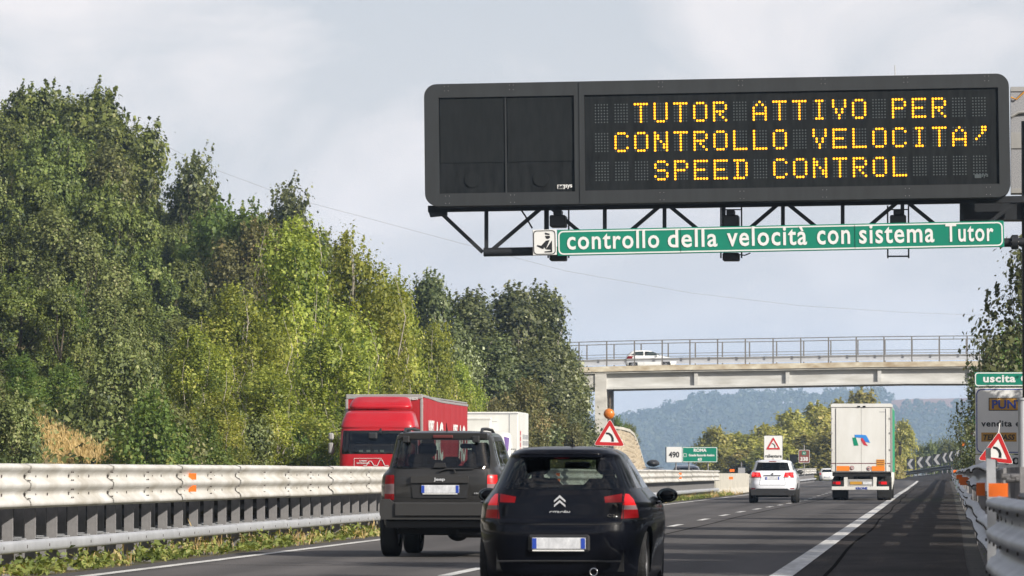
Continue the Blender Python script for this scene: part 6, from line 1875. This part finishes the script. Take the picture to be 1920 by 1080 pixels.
# ---- white lorry behind it -------------------------------------------------
WS = 44.0
WX = -17.5 - 1.25
root = empty('box_truck', (WX, 193, 0), 0, 'white refrigerated box truck behind the red truck', 'truck')
zt_ = EYE + (886 - 772) / WS
b = MB(); b.box(-1.25, 1.25, 0, 5.0, 1.0, zt_, M['truck_white'], bev=0.03); b.build('cargo_box', root)
b = MB()
for x0_, x1_, z0, z1 in ((-1.25, 1.25, zt_ - 0.10, zt_ - 0.05), (0.86, 0.89, 1.1, zt_ - 0.1), (-1.2, 0.35, zt_ - 0.42, zt_ - 0.40)): b.box(x0_, x1_, -0.012, -0.002, z0, z1, M['chevgrey'])
b.build('front_panel_lines', root)
b = MB(); b.box(-1.0, 0.12, -0.5, -0.003, zt_ - 1.0, zt_ - 0.30, M['truck_white'], bev=0.05)
b.box(-1.02, 0.14, -0.53, -0.15, zt_ - 0.36, zt_ - 0.24, M['truck_white'], bev=0.03); b.build('cooling_unit', root)
M['purple'] = mat('purple_panel', (0.10, 0.05, 0.20), 0.4)
b = MB()
for z in (0.25, 0.5, 0.75, 1.0): b.box(1.252, 1.256, 0.9, 1.3, zt_ - 0.75 - z, zt_ - 0.55 - z, M['signred'])
for i in range(4):
    for j in range(3): b.box(1.252, 1.256, 2.2 + 0.75 * i, 2.75 + 0.75 * i, zt_ - 1.15 - 0.27 * j, zt_ - 0.95 - 0.27 * j, M['chevgrey'])
b.build('side_marks', root)
cab = bpy.data.objects.new('cab', None); COL.objects.link(cab); cab.parent = root; cab.location = (0.05, -0.3, 0); cab.rotation_euler = (0, 0, PI)
zc_ = EYE + (886 - 808) / WS
sh = Shell([(0.35, 0.0, 1.9, 1.0, 7), (1.2, 0.0, 2.0, 1.08, 7), (1.5, 0.0, 1.95, 1.08, 7), (zc_ - 0.75, 0.0, 1.5, 1.04, 7), (zc_ - 0.2, 0.0, 1.2, 0.98, 5), (zc_ - 0.05, 0.05, 0.9, 0.85, 4), (zc_, 0.4, 0.5, 0.05, 3)])
shell_parts(sh, [('windscreen', M['gls_dark'], screen(sh, 1.55, 0.96, zc_ - 0.8, 0.92), 0), ('purple_patch', M['purple'], [dense([(0.85, zc_ - 0.85), (0.95, zc_ - 0.85), (0.95, zc_ - 0.3), (0.72, zc_ - 0.25)], lambda x, z: sh.front(-x, z))], 0)], M['truck_white'], M['under'], cab, kv=3, name='shell')
b = MB()
for s_ in (-1, 1): b.box(s_ * 1.25 - 0.07, s_ * 1.25 + 0.07, 1.3, 1.45, 1.6, 2.1, M['blackplastic'], bev=0.04); b.tube([(s_ * 1.0, 1.3, 2.15), (s_ * 1.25, 1.35, 2.15), (s_ * 1.25, 1.35, 2.0)], 0.02, M['blackplastic'], 6)
b.build('wing_mirrors', cab)
b = MB(); b.box(-0.8, 0.8, -1.8, 4.8, 0.5, 0.998, M['under']); b.build('chassis', root)
wheels(root, 0.42, 0.26, 0.95, (-1.1, 3.4), M['alu'], 8)

# ------------------------------------------------------------------ vegetation
rng = np.random.default_rng(11)


def leaf_mesh(name, c, nrm, size, tint, m, asp=0.62, up=0.0):
    n = len(c)
    nrm = nrm / (np.linalg.norm(nrm, axis=1, keepdims=True) + 1e-9)
    rv = rng.normal(size=(n, 3)); rv[:, 2] += up * 3
    a = np.cross(nrm, rv); a /= np.linalg.norm(a, axis=1, keepdims=True) + 1e-9
    if up: a, b = np.cross(nrm, a), a
    else: b = np.cross(nrm, a)
    a /= np.linalg.norm(a, axis=1, keepdims=True) + 1e-9
    s = size[:, None]
    P = np.empty((n, 4, 3), np.float32)
    P[:, 0] = c - a * s * 0.5; P[:, 1] = c - b * s * asp * 0.5 + nrm * s * 0.08
    P[:, 2] = c + a * s * 0.5; P[:, 3] = c + b * s * asp * 0.5 + nrm * s * 0.08
    me = bpy.data.meshes.new(name)
    me.vertices.add(4 * n); me.loops.add(4 * n); me.polygons.add(n)
    me.vertices.foreach_set('co', P.ravel())
    me.loops.foreach_set('vertex_index', np.arange(4 * n, dtype=np.int32))
    me.polygons.foreach_set('loop_start', np.arange(0, 4 * n, 4, dtype=np.int32))
    me.polygons.foreach_set('loop_total', np.full(n, 4, np.int32))
    at = me.attributes.new('tint', 'FLOAT', 'FACE')
    at.data.foreach_set('value', np.clip(tint, 0, 1).astype(np.float32))
    me.materials.append(m)
    me.update(calc_edges=True)
    return me


def crown(name, lobes, nleaf, leaf, m, clump=0.26, per=26, inner=0.15, asp=0.75, tintb=0.0, plume=0.0, shoots=90):
    """lobes: (x, y, z, rx, ry, rz)"""
    Lb = np.array(lobes)
    area = (Lb[:, 3] * Lb[:, 5] + Lb[:, 4] * Lb[:, 5] + Lb[:, 3] * Lb[:, 4])
    nc = max(1, nleaf // per)
    cen = Lb[:, :3].mean(0)
    li = rng.choice(len(Lb), nc * 2, p=area / area.sum())
    d = rng.normal(size=(nc * 2, 3)); d /= np.linalg.norm(d, axis=1, keepdims=True)
    outw = Lb[li, :3] - cen; outw /= np.linalg.norm(outw, axis=1, keepdims=True) + 1e-6
    keep = (d * outw).sum(1) + 0.55 * d[:, 2] + rng.normal(size=nc * 2) * 0.4 > -0.35
    li = li[keep][:nc]; d = d[keep][:nc]; nc = len(li)
    rad = rng.uniform(0.72, 1.06, nc); k = rng.random(nc) < 0.06; rad[k] = rng.uniform(1.08, 1.28, k.sum()); k = rng.random(nc) < inner; rad[k] = rng.uniform(0.2, 0.7, k.sum())
    C = Lb[li, :3] + d * Lb[li, 3:] * rad[:, None]
    lt = rng.normal(0, 0.13, len(Lb)); ct = rng.normal(0.5, 0.14, nc) + tintb + lt[li]
    sz = rng.integers(int(per * 0.5), int(per * 1.5), nc)
    idx = np.repeat(np.arange(nc), sz)
    n = len(idx)
    off = rng.normal(size=(n, 3)) * clump
    if plume: off[:, 2] *= 1 + plume
    P = C[idx] + off
    nr = d[idx] * 1.0 + off / clump * 0.3 + rng.normal(size=(n, 3)) * 0.55; nr[:, 2] += 0.3
    T = ct[idx] + rng.normal(0, 0.22, n)
    # airy shoots standing out of the upper and outer lobes
    ns_ = shoots
    if ns_:
        top = np.argsort(-(Lb[:, 2] + rng.normal(0, 0.25 * Lb[:, 2].max(), len(Lb))))[:max(4, len(Lb) // 2)]
        sl_ = rng.choice(top, ns_); sd = rng.normal(size=(ns_, 3)); sd[:, 2] = np.abs(sd[:, 2]) + 0.5; sd /= np.linalg.norm(sd, axis=1, keepdims=True)
        s0 = Lb[sl_, :3] + sd * Lb[sl_, 3:] * 0.9
        dirv = sd * 0.5 + rng.normal(size=(ns_, 3)) * 0.15; dirv[:, 2] += 0.9; dirv /= np.linalg.norm(dirv, axis=1, keepdims=True)
        ln = rng.uniform(0.35, 1.25, ns_); m_ = 26
        tt_ = rng.random((ns_, m_)); q_ = s0[:, None] + dirv[:, None] * (tt_ * ln[:, None])[..., None] + rng.normal(size=(ns_, m_, 3)) * (0.11 * (1.15 - tt_))[..., None]
        P = np.concatenate([P, q_.reshape(-1, 3)]); nr = np.concatenate([nr, rng.normal(size=(ns_ * m_, 3)) + np.repeat(sd, m_, 0)]); T = np.concatenate([T, rng.normal(0.6, 0.22, ns_ * m_)]); n = len(P)
    P[:, 2] = np.maximum(P[:, 2], 0.05)
    return leaf_mesh(name, P, nr, leaf * np.clip(rng.lognormal(-0.12, 0.36, n), 0.4, 1.9), T, m, asp)


def trunk(name, H, lobes, r, m, seed, limbs=9, base=0.0):
    rs = random.Random(seed)
    b = MB()
    top = H * 0.86
    pts = [(0, 0, -0.4)]
    x = y = 0
    for i in range(1, 8):
        x += rs.uniform(-0.18, 0.18); y += rs.uniform(-0.18, 0.18); pts.append((x, y, top * i / 7))
    b.tube(pts, [r * (1 - 0.85 * i / 7) for i in range(8)], m, 7)
    ls = sorted(lobes, key=lambda l: rs.random())[:limbs]
    for l in ls:
        z0 = max(0.5, l[2] * rs.uniform(0.35, 0.6)); f = z0 / top * 7; i = min(6, int(f)); t = f - i
        p0 = Vector(pts[i]).lerp(Vector(pts[i + 1]), min(1, t)); p2 = Vector(l[:3]) * 1.0 + Vector((l[0], l[1], 0)).normalized() * l[3] * 0.9 + Vector((0, 0, l[5] * 0.6))
        p1 = p0.lerp(p2, 0.5) + Vector((rs.uniform(-0.2, 0.2), rs.uniform(-0.2, 0.2), -0.25))
        rr = r * 0.42 * (1 - z0 / H * 0.5)
        b.tube([p0, p1, p2], [rr, rr * 0.65, rr * 0.2], m, 5)
        for k in range(2):
            q = p1.lerp(p2, 0.3 + 0.3 * k) ; b.tube([q, q + Vector((rs.uniform(-1, 1), rs.uniform(-1, 1), rs.uniform(0.4, 1.1))) * 0.8], [rr * 0.35, rr * 0.1], m, 4)
    for l in sorted(lobes, key=lambda l: rs.random())[:limbs]:
        o_ = Vector((l[0], l[1], 0)); o_ = o_.normalized() if o_.length > 0.05 else Vector((1, 0, 0))
        p0 = Vector(l[:3]) + o_ * l[3] * 0.55 - Vector((0, 0, l[5] * 1.2)); p1 = Vector(l[:3]) + o_ * l[3] * 0.98; p2 = p1 + Vector((rs.uniform(-0.3, 0.3), rs.uniform(-0.3, 0.3), l[5] * 1.1)) - o_ * l[3] * 0.3
        b.tube([p0, p1, p2], [r * 0.20, r * 0.14, r * 0.05], m, 5)
    return b.mesh(name)


def lobes_round(seed, H, Wd, n, z0=0.12, rmin=0.11, rmax=0.2, shape=1.0, tall=1.0):
    rs = random.Random(seed); o = []
    for i in range(n):
        t = (i + 0.5) / n
        z = H * (z0 + (0.90 - z0) * t)
        env = Wd / 2 * (math.sin(PI * min(1, (0.18 + 0.80 * t) ** shape)) ** 0.7)
        a = i * 2.4 + rs.uniform(-0.5, 0.5); rr = env * rs.uniform(0.25, 0.85)
        s_ = H * rs.uniform(rmin, rmax) * (1.0 - 0.3 * t)
        o.append((rr * math.cos(a), rr * math.sin(a), z, s_, s_, s_ * rs.uniform(0.8, 1.1) * tall))
    return o


KINDS = {}


def kind(name, H, Wd, lob, nleaf, leaf, m, bark, r, limbs, **k):
    KINDS.setdefault(name, []).append((H, Wd, crown('crown', lob, nleaf, leaf, m, **k), trunk('trunk', H, lob, r, bark, len(KINDS) * 7 + len(KINDS.get(name, [])), limbs)))


for s_ in range(3):
    kind('poplar', 12.0, 9.0, lobes_round(20 + s_, 12, 8.0, 30, 0.05, 0.07, 0.145, 0.8, 1.35), 50000, 0.165, M['l_poplar'], M['bark_pale'], 0.19, 24, clump=0.24, per=34, plume=0.5)
for s_ in range(3):
    kind('oak', 10.0, 8.0, lobes_round(40 + s_, 10, 8.2, 22, 0.08, 0.09, 0.19, 0.9, 0.85), 34000, 0.20, M['l_oak'], M['bark'], 0.2, 10, clump=0.20, per=34)
for s_ in range(2):
    kind('olive', 9.0, 7.0, lobes_round(50 + s_, 9, 7.0, 24, 0.06, 0.07, 0.16, 0.9, 1.3), 30000, 0.19, M['l_olive'], M['bark'], 0.14, 12, clump=0.25, plume=0.9)
for s_ in range(2):
    kind('white_poplar', 13.0, 7.0, lobes_round(60 + s_, 13, 7.4, 28, 0.06, 0.06, 0.135, 0.75, 0.9), 38000, 0.21, M['l_grey'], M['bark_pale'], 0.17, 14, clump=0.30, plume=0.2)
kind('acacia', 8.0, 5.0, lobes_round(70, 8, 4.8, 22, 0.1, 0.08, 0.16, 0.8, 0.7), 22000, 0.17, M['l_bright'], M['bark'], 0.10, 10, clump=0.26, per=34)
for s_ in range(2):
    kind('autumn', 10.0, 6.0, lobes_round(80 + s_, 10, 5.4, 22, 0.08, 0.09, 0.16, 0.8, 1.3), 15000, 0.34, M['l_autumn'], M['bark_pale'], 0.14, 8, clump=0.36, plume=0.4)
kind('brownbush', 8.0, 6.0, lobes_round(90, 8, 5.6, 22, 0.1, 0.09, 0.16, 0.9, 1.2), 22000, 0.15, M['l_brown'], M['bark'], 0.09, 10, clump=0.26)
for s_ in range(2):
    kind('bush', 3.0, 3.6, lobes_round(95 + s_, 3, 3.4, 14, 0.12, 0.16, 0.26, 1.0, 0.9), 9000, 0.12, M['l_olive' if s_ else 'l_bright'], M['bark'], 0.05, 8, clump=0.2, plume=0.3)
kind('sparse', 8.0, 5.0, lobes_round(99, 8, 4.6, 16, 0.1, 0.09, 0.15, 0.8, 1.0), 6500, 0.16, M['l_grey'], M['bark'], 0.10, 12, clump=0.36, per=12)
trnd = random.Random(3)


def tree(kd, px, ytop, Y, wpx, name, label, group=None, cat='tree', var=None, rz=None, base=None):
    P = W(px, ytop, Y)
    b0 = tz(P.x, Y) if base is None else base
    H, Wd, cr_, tr_ = KINDS[kd][(trnd.randrange(9) if var is None else var) % len(KINDS[kd])]
    h = P.z - b0
    root = empty(name, (P.x, Y, b0 - 0.1), trnd.uniform(0, 6.28) if rz is None else rz, label, cat, group)
    k = wpx / (F / Y) / Wd if wpx else h / H
    k = max(k, 0.78 * h / H)
    root.scale = (k, k, h / H / 1.09)
    put('crown', cr_, root); put('trunk', tr_, root)
    return root


def tree_at(kd, x, y, h, wd, name, label, group=None, var=None):
    H, Wd, cr_, tr_ = KINDS[kd][(trnd.randrange(9) if var is None else var) % len(KINDS[kd])]
    root = empty(name, (x, y, tz(x, y) - 0.1), trnd.uniform(0, 6.28), label, 'tree', group)
    root.scale = (wd / Wd, wd / Wd, h / H)
    put('crown', cr_, root); put('trunk', tr_, root)
    return root


# tall pale green poplars along the far side of the road
PG = 'yellow green poplars along the foot of the slope'
for px, yt_, Y, wp, v_, lab in (
    (562, 362, 188, 330, 0, 'tallest yellow green poplar in the middle of the sunlit row'),
    (655, 392, 192, 225, 1, 'bright poplar right of the tallest poplar'),
    (728, 480, 205, 180, 2, 'rounded yellow green poplar above the red truck cab'),
    (440, 500, 176, 290, 1, 'poplar with pale bare stems left of the tallest poplar'),
    (368, 590, 170, 230, 2, 'greener poplar at the left end of the poplar row'),
    (815, 575, 216, 210, 0, 'low poplar above the red trailer, right end of the row'),
    (862, 655, 228, 160, 1, 'small yellowish poplar behind the white box truck'),
    (620, 590, 170, 290, 2, 'lower leafy poplar crown just above the red truck roof'),
    (510, 660, 162, 270, 0, 'low sunlit poplar crown left of the red truck'),
    (410, 715, 154, 220, 1, 'low pale green poplar growth above the long guard rail'),
    (715, 640, 190, 230, 0, 'leafy crown filling the gap behind the red trailer')):
    tree('poplar', px, yt_, Y, wp, 'poplar_tree', lab, PG, var=v_)
# dark wooded slope
SILX = [-400, -250, -100, 0, 60, 110, 150, 185, 215, 250, 280, 310, 345, 400, 450, 500, 540, 600, 700]
SILY = [130, 110, 135, 158, 150, 162, 172, 165, 210, 270, 315, 342, 356, 372, 378, 392, 402, 415, 445]
sil = lambda p: lerp(SILX, SILY, p)
OG = 'trees of the wooded slope'
ORD = ['first', 'second', 'third', 'fourth', 'fifth', 'sixth', 'seventh', 'eighth', 'ninth', 'tenth', 'eleventh', 'twelfth', 'thirteenth', 'fourteenth', 'fifteenth']
WHERE = {'top': 'on the crest of the slope', 'upper': 'just below the slope crest', 'middle': 'halfway up the slope', 'lower': 'on the lower slope', 'foot': 'at the foot of the slope'}
LOOK = {'oak': 'dark leafy tree', 'olive': 'silvery grey-green tree'}
rows = [(292, 0, 62, 165, 'top', 'dark leafy tree on the crest of the wooded slope against the sky'), (268, 42, 68, 160, 'upper', 'dark tree in the upper half of the wooded slope'), (240, 120, 76, 175, 'middle', 'dense tree halfway up the wooded slope'), (212, 215, 84, 190, 'lower', 'dense tree on the lower half of the wooded slope'), (186, 330, 92, 190, 'foot', 'bushy tree low on the wooded slope above the guard rail')]
cnt_ = {}
for Y, dy, step, wp, nm, lab in rows:
    px = -330 if Y < 260 else -260
    while px < (560 if Y > 200 else 360):
        k_ = trnd.choices(['oak', 'olive'], [0.68, 0.32])[0]
        if nm in ('lower', 'foot') and trnd.random() < 0.35: k_ = 'olive'
        p = px + trnd.uniform(-18, 18)
        if p > -10:
            nth = cnt_.get(nm, 0); cnt_[nm] = nth + 1
            lb = '%s, %s from left %s' % (LOOK[k_], ORD[min(nth, 14)], WHERE[nm])
        else:
            lb = LOOK[k_] + ' beyond the left edge ' + WHERE[nm]
        tree(k_, p, sil(p) + dy + trnd.uniform(-6, 26), Y + trnd.uniform(-5, 5), wp * trnd.uniform(0.8, 1.15), 'oak_tree' if k_ == 'oak' else 'olive_tree', lb, OG + ', ' + nm + ' row' + ('' if p > -10 else ' outside the picture'))
        px += step
tree('oak', 184, 116, 283, 96, 'oak_tree', 'narrow dark tree rising highest on the crest of the wooded slope', var=1)
tree('oak', 205, 200, 280, 120, 'oak_tree', 'dark tree just below the highest crown on the crest', var=2)
tree('oak', 66, 118, 285, 165, 'oak_tree', 'broad dark tree on the crest near the left edge', var=0)
tree('sparse', 365, 258, 278, 85, 'young_tree', 'small feathery tree standing alone above the crest, nearer the dark woods', var=0)
tree('oak', 362, 300, 280, 62, 'oak_tree', 'small rounded dark crown under the feathery lone tree', var=2)
tree('sparse', 541, 315, 300, 70, 'young_tree', 'small dark lone tree on the skyline behind the tallest poplar', var=0)
tree('oak', 541, 345, 302, 50, 'oak_tree', 'narrow dark crown on the skyline left of the tallest poplar', var=1)
tree('acacia', 405, 345, 262, 150, 'acacia_tree', 'fresh green feathery tree below the small lone tree on the crest')
tree('acacia', 465, 352, 258, 120, 'acacia_tree', 'fresh green tree on the crest left of the tallest poplar')
tree('acacia', 130, 515, 200, 110, 'acacia_tree', 'bright green drooping tree low on the dark wooded slope')
tree('acacia', 40, 650, 164, 110, 'acacia_tree', 'bright green tree above the guard rail near the left edge')
tree('brownbush', 480, 382, 256, 60, 'dry_tree', 'brownish dry tree on the crest beside the tallest poplar')
BG = 'bushes at the foot of the slope'
for px, yt_, Y, wp, k_, lab in ((-60, 720, 135, 240, 1, 'grey-green bush at the left edge above the guard rail'), (22, 745, 134, 130, 1, 'grey-green willow bush standing over the left end of the guard rail'), (285, 750, 146, 140, 0, 'green bush right of the dry grass patch'), (320, 770, 150, 170, 1, 'low grey-green bush over the guard rail near the orange reflectors'),
                                (230, 655, 165, 190, 1, 'rounded bush above the dry grass patch'), (120, 690, 172, 130, 0, 'green bush directly above the dry grass patch'), (380, 800, 152, 150, 0, 'low green bush over the guard rail left of the red truck'), (560, 790, 165, 140, 0, 'green bush beside the red truck mirror'), (470, 790, 158, 150, 1, 'grey-green bush between the reflectors and the red truck')):
    tree('bush', px, yt_, Y, wp, 'bush', lab, BG, 'bush', var=k_)
# grey green trees by the bridge
WG = 'white poplars in front of the bridge'
for px, yt_, Y, wp, v_, lab in ((806, 460, 262, 120, 0, 'pale grey-green tree between the poplars and the gantry end'), (878, 508, 282, 215, 1, 'dark white-poplar left of the gantry end'), (962, 484, 292, 225, 0, 'tallest white-poplar directly under the gantry end'), (1022, 494, 296, 190, 1, 'white-poplar under the police pictogram'),
                                (1050, 600, 300, 150, 0, 'outer white-poplar crown touching the bridge railing'), (1065, 725, 303, 110, 1, 'low white-poplar crown beside the bridge pier'), (925, 600, 268, 230, 1, 'lower grey-green crown above the white box truck'), (990, 620, 278, 230, 0, 'broad low crown above the roof of the black hatchback')):
    tree('white_poplar', px, yt_, Y, wp, 'white_poplar_tree', lab, WG, var=v_)
tree('brownbush', 985, 690, 262, 90, 'dry_tree', 'brownish dry bush below the white-poplars behind the trucks')
tree('brownbush', 925, 730, 258, 80, 'dry_tree', 'brown green bush behind the white box truck')
tree('brownbush', 1050, 760, 270, 100, 'dry_tree', 'dry reddish bush left of the bridge pier')
tree('bush', 1155, 785, 372, 60, 'bush', 'grass-green bush on top of the stone wall', None, 'bush', var=0, base=3.4)
tree('bush', 1178, 796, 374, 50, 'bush', 'small bush at the edge of the stone wall', None, 'bush', var=1, base=3.0)
# right side
tree('acacia', 1898, 578, 232, 110, 'acacia_tree', 'green feathery tree behind the exit sign and the bridge end')
tree('acacia', 1945, 560, 238, 150, 'acacia_tree', 'green tree at the right edge above the exit sign')
tree('oak', 1898, 668, 222, 100, 'oak_tree', 'dark tree between the bridge end and the exit sign', var=1)
tree('sparse', 1938, 405, 175, 95, 'young_tree', 'loose leafy branches hanging at the right edge below the gantry', var=0)
tree('sparse', 1836, 690, 214, 62, 'young_tree', 'dark twiggy branches hanging between the bridge end and the exit sign', var=0)
tree('white_poplar', 2040, 380, 205, 150, 'white_poplar_tree', 'grey-green tree at the right edge behind the gantry column')
tree('bush', 1850, 815, 260, 80, 'bush', 'sunlit bush between the exit sign and the chevrons', None, 'bush', var=0)
tree_at('white_poplar', 9.0, 164.2, 8.6, 7, 'white_poplar_tree', 'tree beyond the right edge whose shade falls on the exit sign', None)
SG = 'trees shading the right shoulder'
for i, (x, y, h, wd) in enumerate(((11.3, 19, 11, 8), (11.5, 28, 11, 7), (12.0, 36, 11.5, 8), (10.5, 45, 11, 7), (11.5, 53, 11, 7), (10.8, 62, 10, 7), (12, 71, 10.8, 7), (10.6, 84, 10.3, 7), (12, 97, 8.8, 6), (11.5, 104, 10.2, 6.5), (11, 120, 8.6, 6), (12, 133, 9.0, 5), (11.4, 150, 8.4, 5), (11.4, 172, 8.4, 5), (12, 195, 9, 5), (12.5, 225, 9, 5.5), (12.5, 262, 9, 5.5), (13, 300, 9, 6), (12, 10, 9, 6), (13, -8, 9, 6), (16.5, 24, 13, 8), (17, 34, 13, 8), (16.5, 44, 13.5, 8), (17, 55, 13, 8), (16.5, 67, 13, 8), (17, 78, 13, 7), (16.5, 91, 12.5, 7))):
    tree_at(['white_poplar', 'oak', 'sparse'][i % 3], x, y, h, wd, ['white_poplar_tree', 'oak_tree', 'young_tree'][i % 3], 'tree in the row beyond the right guard rail that shades the shoulder', SG)
BGT = 'trees along the motorway behind the viewpoint'
for i, (x, y, h, wd) in enumerate(((-30, -30, 13, 9), (-34, 0, 14, 9), (-31, 30, 12, 9), (-33, 58, 13, 9), (-30, 85, 12, 8), (-36, 105, 13, 9), (-28, -60, 13, 10), (-20, -75, 11, 9), (14, -30, 10, 8), (15, -52, 11, 9), (9, -72, 11, 9), (-10, -77, 10, 10), (0, -77, 10, 10))):
    tree_at(['oak', 'white_poplar', 'olive'][i % 3], x, y, h, wd, ['oak_tree', 'white_poplar_tree', 'olive_tree'][i % 3], 'tree of the belt beside and behind the viewpoint, outside the picture', BGT)
# autumn coloured trees in the distance
AG = 'hazy yellow green trees beyond the bridge'
for px, yt_, Y, wp, lab in ((1342, 792, 520, 86, 'leftmost hazy yellow tree beyond the bridge, above the Roma sign'), (1385, 805, 525, 113, 'broad hazy yellow tree right of the Roma sign'), (1432, 790, 530, 94, 'hazy yellow tree behind the rallentare panel'), (1483, 762, 540, 108, 'hazy olive tree between the rallentare panel and brown plate'), (1532, 748, 548, 113, 'tall hazy tree behind the brown 338 plate'),
                            (1575, 742, 560, 94, 'hazy tree at the left edge of the white truck'), (1618, 722, 580, 102, 'tallest hazy golden tree above the white truck roof'), (1650, 765, 570, 81, 'hazy tree hidden mostly behind the white truck'), (1694, 782, 600, 44, 'slim hazy tree just right of the white truck'), (1560, 800, 500, 121, 'lower hazy crown behind the far white hatchback'), (1510, 810, 505, 121, 'low hazy crown under the brown plate'), (1455, 825, 500, 121, 'low hazy crown behind the white people carrier'), (1400, 838, 505, 108, 'low hazy crown above the concrete wall')):
    tree('autumn', px, yt_, Y, wp, 'autumn_tree', lab, AG, base=0.0)
for px, yt_ in ((1728, 838), (1750, 830), (1775, 826), (1762, 840), (1796, 834)):
    tree('bush', px, yt_, 640, 30, 'bush', 'small pale bush showing over the row of chevron boards', 'bushes over the chevrons', 'bush', var=1, base=1.0)

# weeds and grass
def stuff(name, c, nrm, size, tint, m, asp, up, label, cat):
    o = put(name, leaf_mesh(name, c, nrm, size, tint, m, asp, up)); o['label'] = label; o['category'] = cat; o['kind'] = 'stuff'; return o


def tufts(n, per, fx, fy, hgt, spread):
    cx = fx(n); cy = fy(n)
    idx = np.repeat(np.arange(n), per); k = len(idx)
    x = cx[idx] + rng.normal(0, spread, k); y = cy[idx] + rng.normal(0, spread * 1.5, k)
    h = hgt * rng.uniform(0.4, 1.5, n)[idx]
    z = np.abs(rng.normal(0, 0.5, k)) * h
    return x, y, z, idx


x, y, z, ix = tufts(2300, 24, lambda n: rng.uniform(-12.9, -9.98, n), lambda n: 44 + 190 * rng.random(n) ** 1.5, 0.13, 0.10)
x = np.minimum(x, -10.0)
nr = rng.normal(size=(len(x), 3)); nr[:, 2] += 1.2
tt = rng.normal(0.45, 0.28, 2300)[ix] + rng.normal(0, 0.15, len(x))
stuff('weeds', np.stack([x, y, z + 0.02], 1), nr, rng.uniform(0.05, 0.15, len(x)), tt, M['l_weed'], 0.42, 0, 'low green and brown weeds growing under the guard rail', 'weeds')
x, y, z, ix = tufts(520, 26, lambda n: rng.uniform(-13.2, -10.1, n), lambda n: 44 + 200 * rng.random(n), 0.15, 0.12)
x = np.minimum(x, -9.92)
nr = rng.normal(size=(len(x), 3)); nr[:, 2] *= 0.2
stuff('dry_grass', np.stack([x, y, z + 0.04], 1), nr, rng.uniform(0.08, 0.28, len(x)), rng.random(len(x)), M['l_dry'], 0.10, 1.0, 'dry straw coloured grass under the guard rail', 'grass')
# dry grass on the bank
p = W(160, 822, 152)
x = p.x - 0.6 + rng.normal(0, 1.9, 30000); y = 152 + rng.normal(0, 2.6, 30000)
hx = np.array([tz(a, b_) for a, b_ in zip(x, y)])
z = hx + np.abs(rng.normal(0, 0.22, 30000))
nr = rng.normal(size=(30000, 3)); nr[:, 2] *= 0.3
stuff('dry_grass', np.stack([x, y, z], 1), nr, rng.uniform(0.08, 0.28, 30000), rng.random(30000), M['l_dry'], 0.14, 1.0, 'patch of tall golden dry grass on the sunny bank at left', 'grass')
# undergrowth on the bank and beyond the right rail
n = 60000
y = 110 + 215 * rng.random(n); x = -24.6 - 34 * rng.random(n) ** 1.3
hx = np.array([tz(a, b_) for a, b_ in zip(x, y)])
nr = rng.normal(size=(n, 3)); nr[:, 2] += 1.0
stuff('undergrowth', np.stack([x, y, hx + np.abs(rng.normal(0, 0.35, n))], 1), nr, rng.uniform(0.12, 0.32, n), rng.normal(0.4, 0.25, n), M['l_olive'], 0.6, 0, 'dense low undergrowth covering the bank below the trees', 'undergrowth')
n = 26000
y = 18 + 300 * rng.random(n) ** 1.4; x = np.interp(y, [20, 60, 96, 148, 250, 400], [0.75, 0.75, 1.0, 1.2, 1.7, 2.2]) + 9 * rng.random(n) ** 2
hx = np.array([tz(a, b_) for a, b_ in zip(x, y)])
nr = rng.normal(size=(n, 3)); nr[:, 2] += 0.8
stuff('verge_grass', np.stack([x, y, hx + np.abs(rng.normal(0, 0.16, n))], 1), nr, rng.uniform(0.08, 0.22, n), rng.normal(0.5, 0.3, n), M['l_weed'], 0.3, 0.5, 'rough grass on the verge beyond the right guard rail', 'grass')

# far wood on the blue hill
cs, ns, ss, ts = [], [], [], []
y = 4280.0
while y < 5330:
    x = -860 + trnd.uniform(0, 10)
    while x < 460:
        if not (-46 < x < 58 and 4990 < y) and not (trnd.random() < 0.05):
            h = trnd.uniform(11, 20) * (0.75 if trnd.random() < 0.3 else 1); r_ = h * trnd.uniform(0.34, 0.5)
            z0 = tz(x, y)
            k = 64
            d = rng.normal(size=(k, 3)); d /= np.linalg.norm(d, axis=1, keepdims=True)
            d[:, 2] = np.where(d[:, 2] < -0.4, -d[:, 2], d[:, 2])
            rr = rng.uniform(0.7, 1.1, (k, 1))
            cs.append(np.array([x, y, z0 + h * 0.5]) + d * rr * np.array([r_, r_, h * 0.5])); ns.append(d + rng.normal(size=(k, 3)) * 0.5)
            ss.append(rng.uniform(2.4, 4.8, k)); ts.append(np.full(k, trnd.uniform(0.1, 0.8)) + rng.normal(0, 0.12, k))
        x += trnd.uniform(11, 17)
    y += 34
stuff('far_wood', np.concatenate(cs), np.concatenate(ns), np.concatenate(ss), np.concatenate(ts), M['l_far'], 0.8, 0, 'hazy blue wood covering the distant hill under the bridge', 'wood')

# ------------------------------------------------------------------ the air
HZD = 0.00015
b = MB(); b.box(-5100, 4600, -390, 7600, -3.0, 190, bpy.data.materials.new('haze'))
hm = b.mats[0]; hm.use_nodes = True
t = hm.node_tree; t.nodes.clear()
o_ = t.nodes.new('ShaderNodeOutputMaterial'); v = t.nodes.new('ShaderNodeVolumePrincipled')
v.inputs['Density'].default_value = HZD
v.inputs['Color'].default_value = (0.52, 0.72, 1.0, 1)
v.inputs['Anisotropy'].default_value = 0.0
t.links.new(v.outputs[0], o_.inputs['Volume'])
tag(b.build('haze'), kind='stuff')
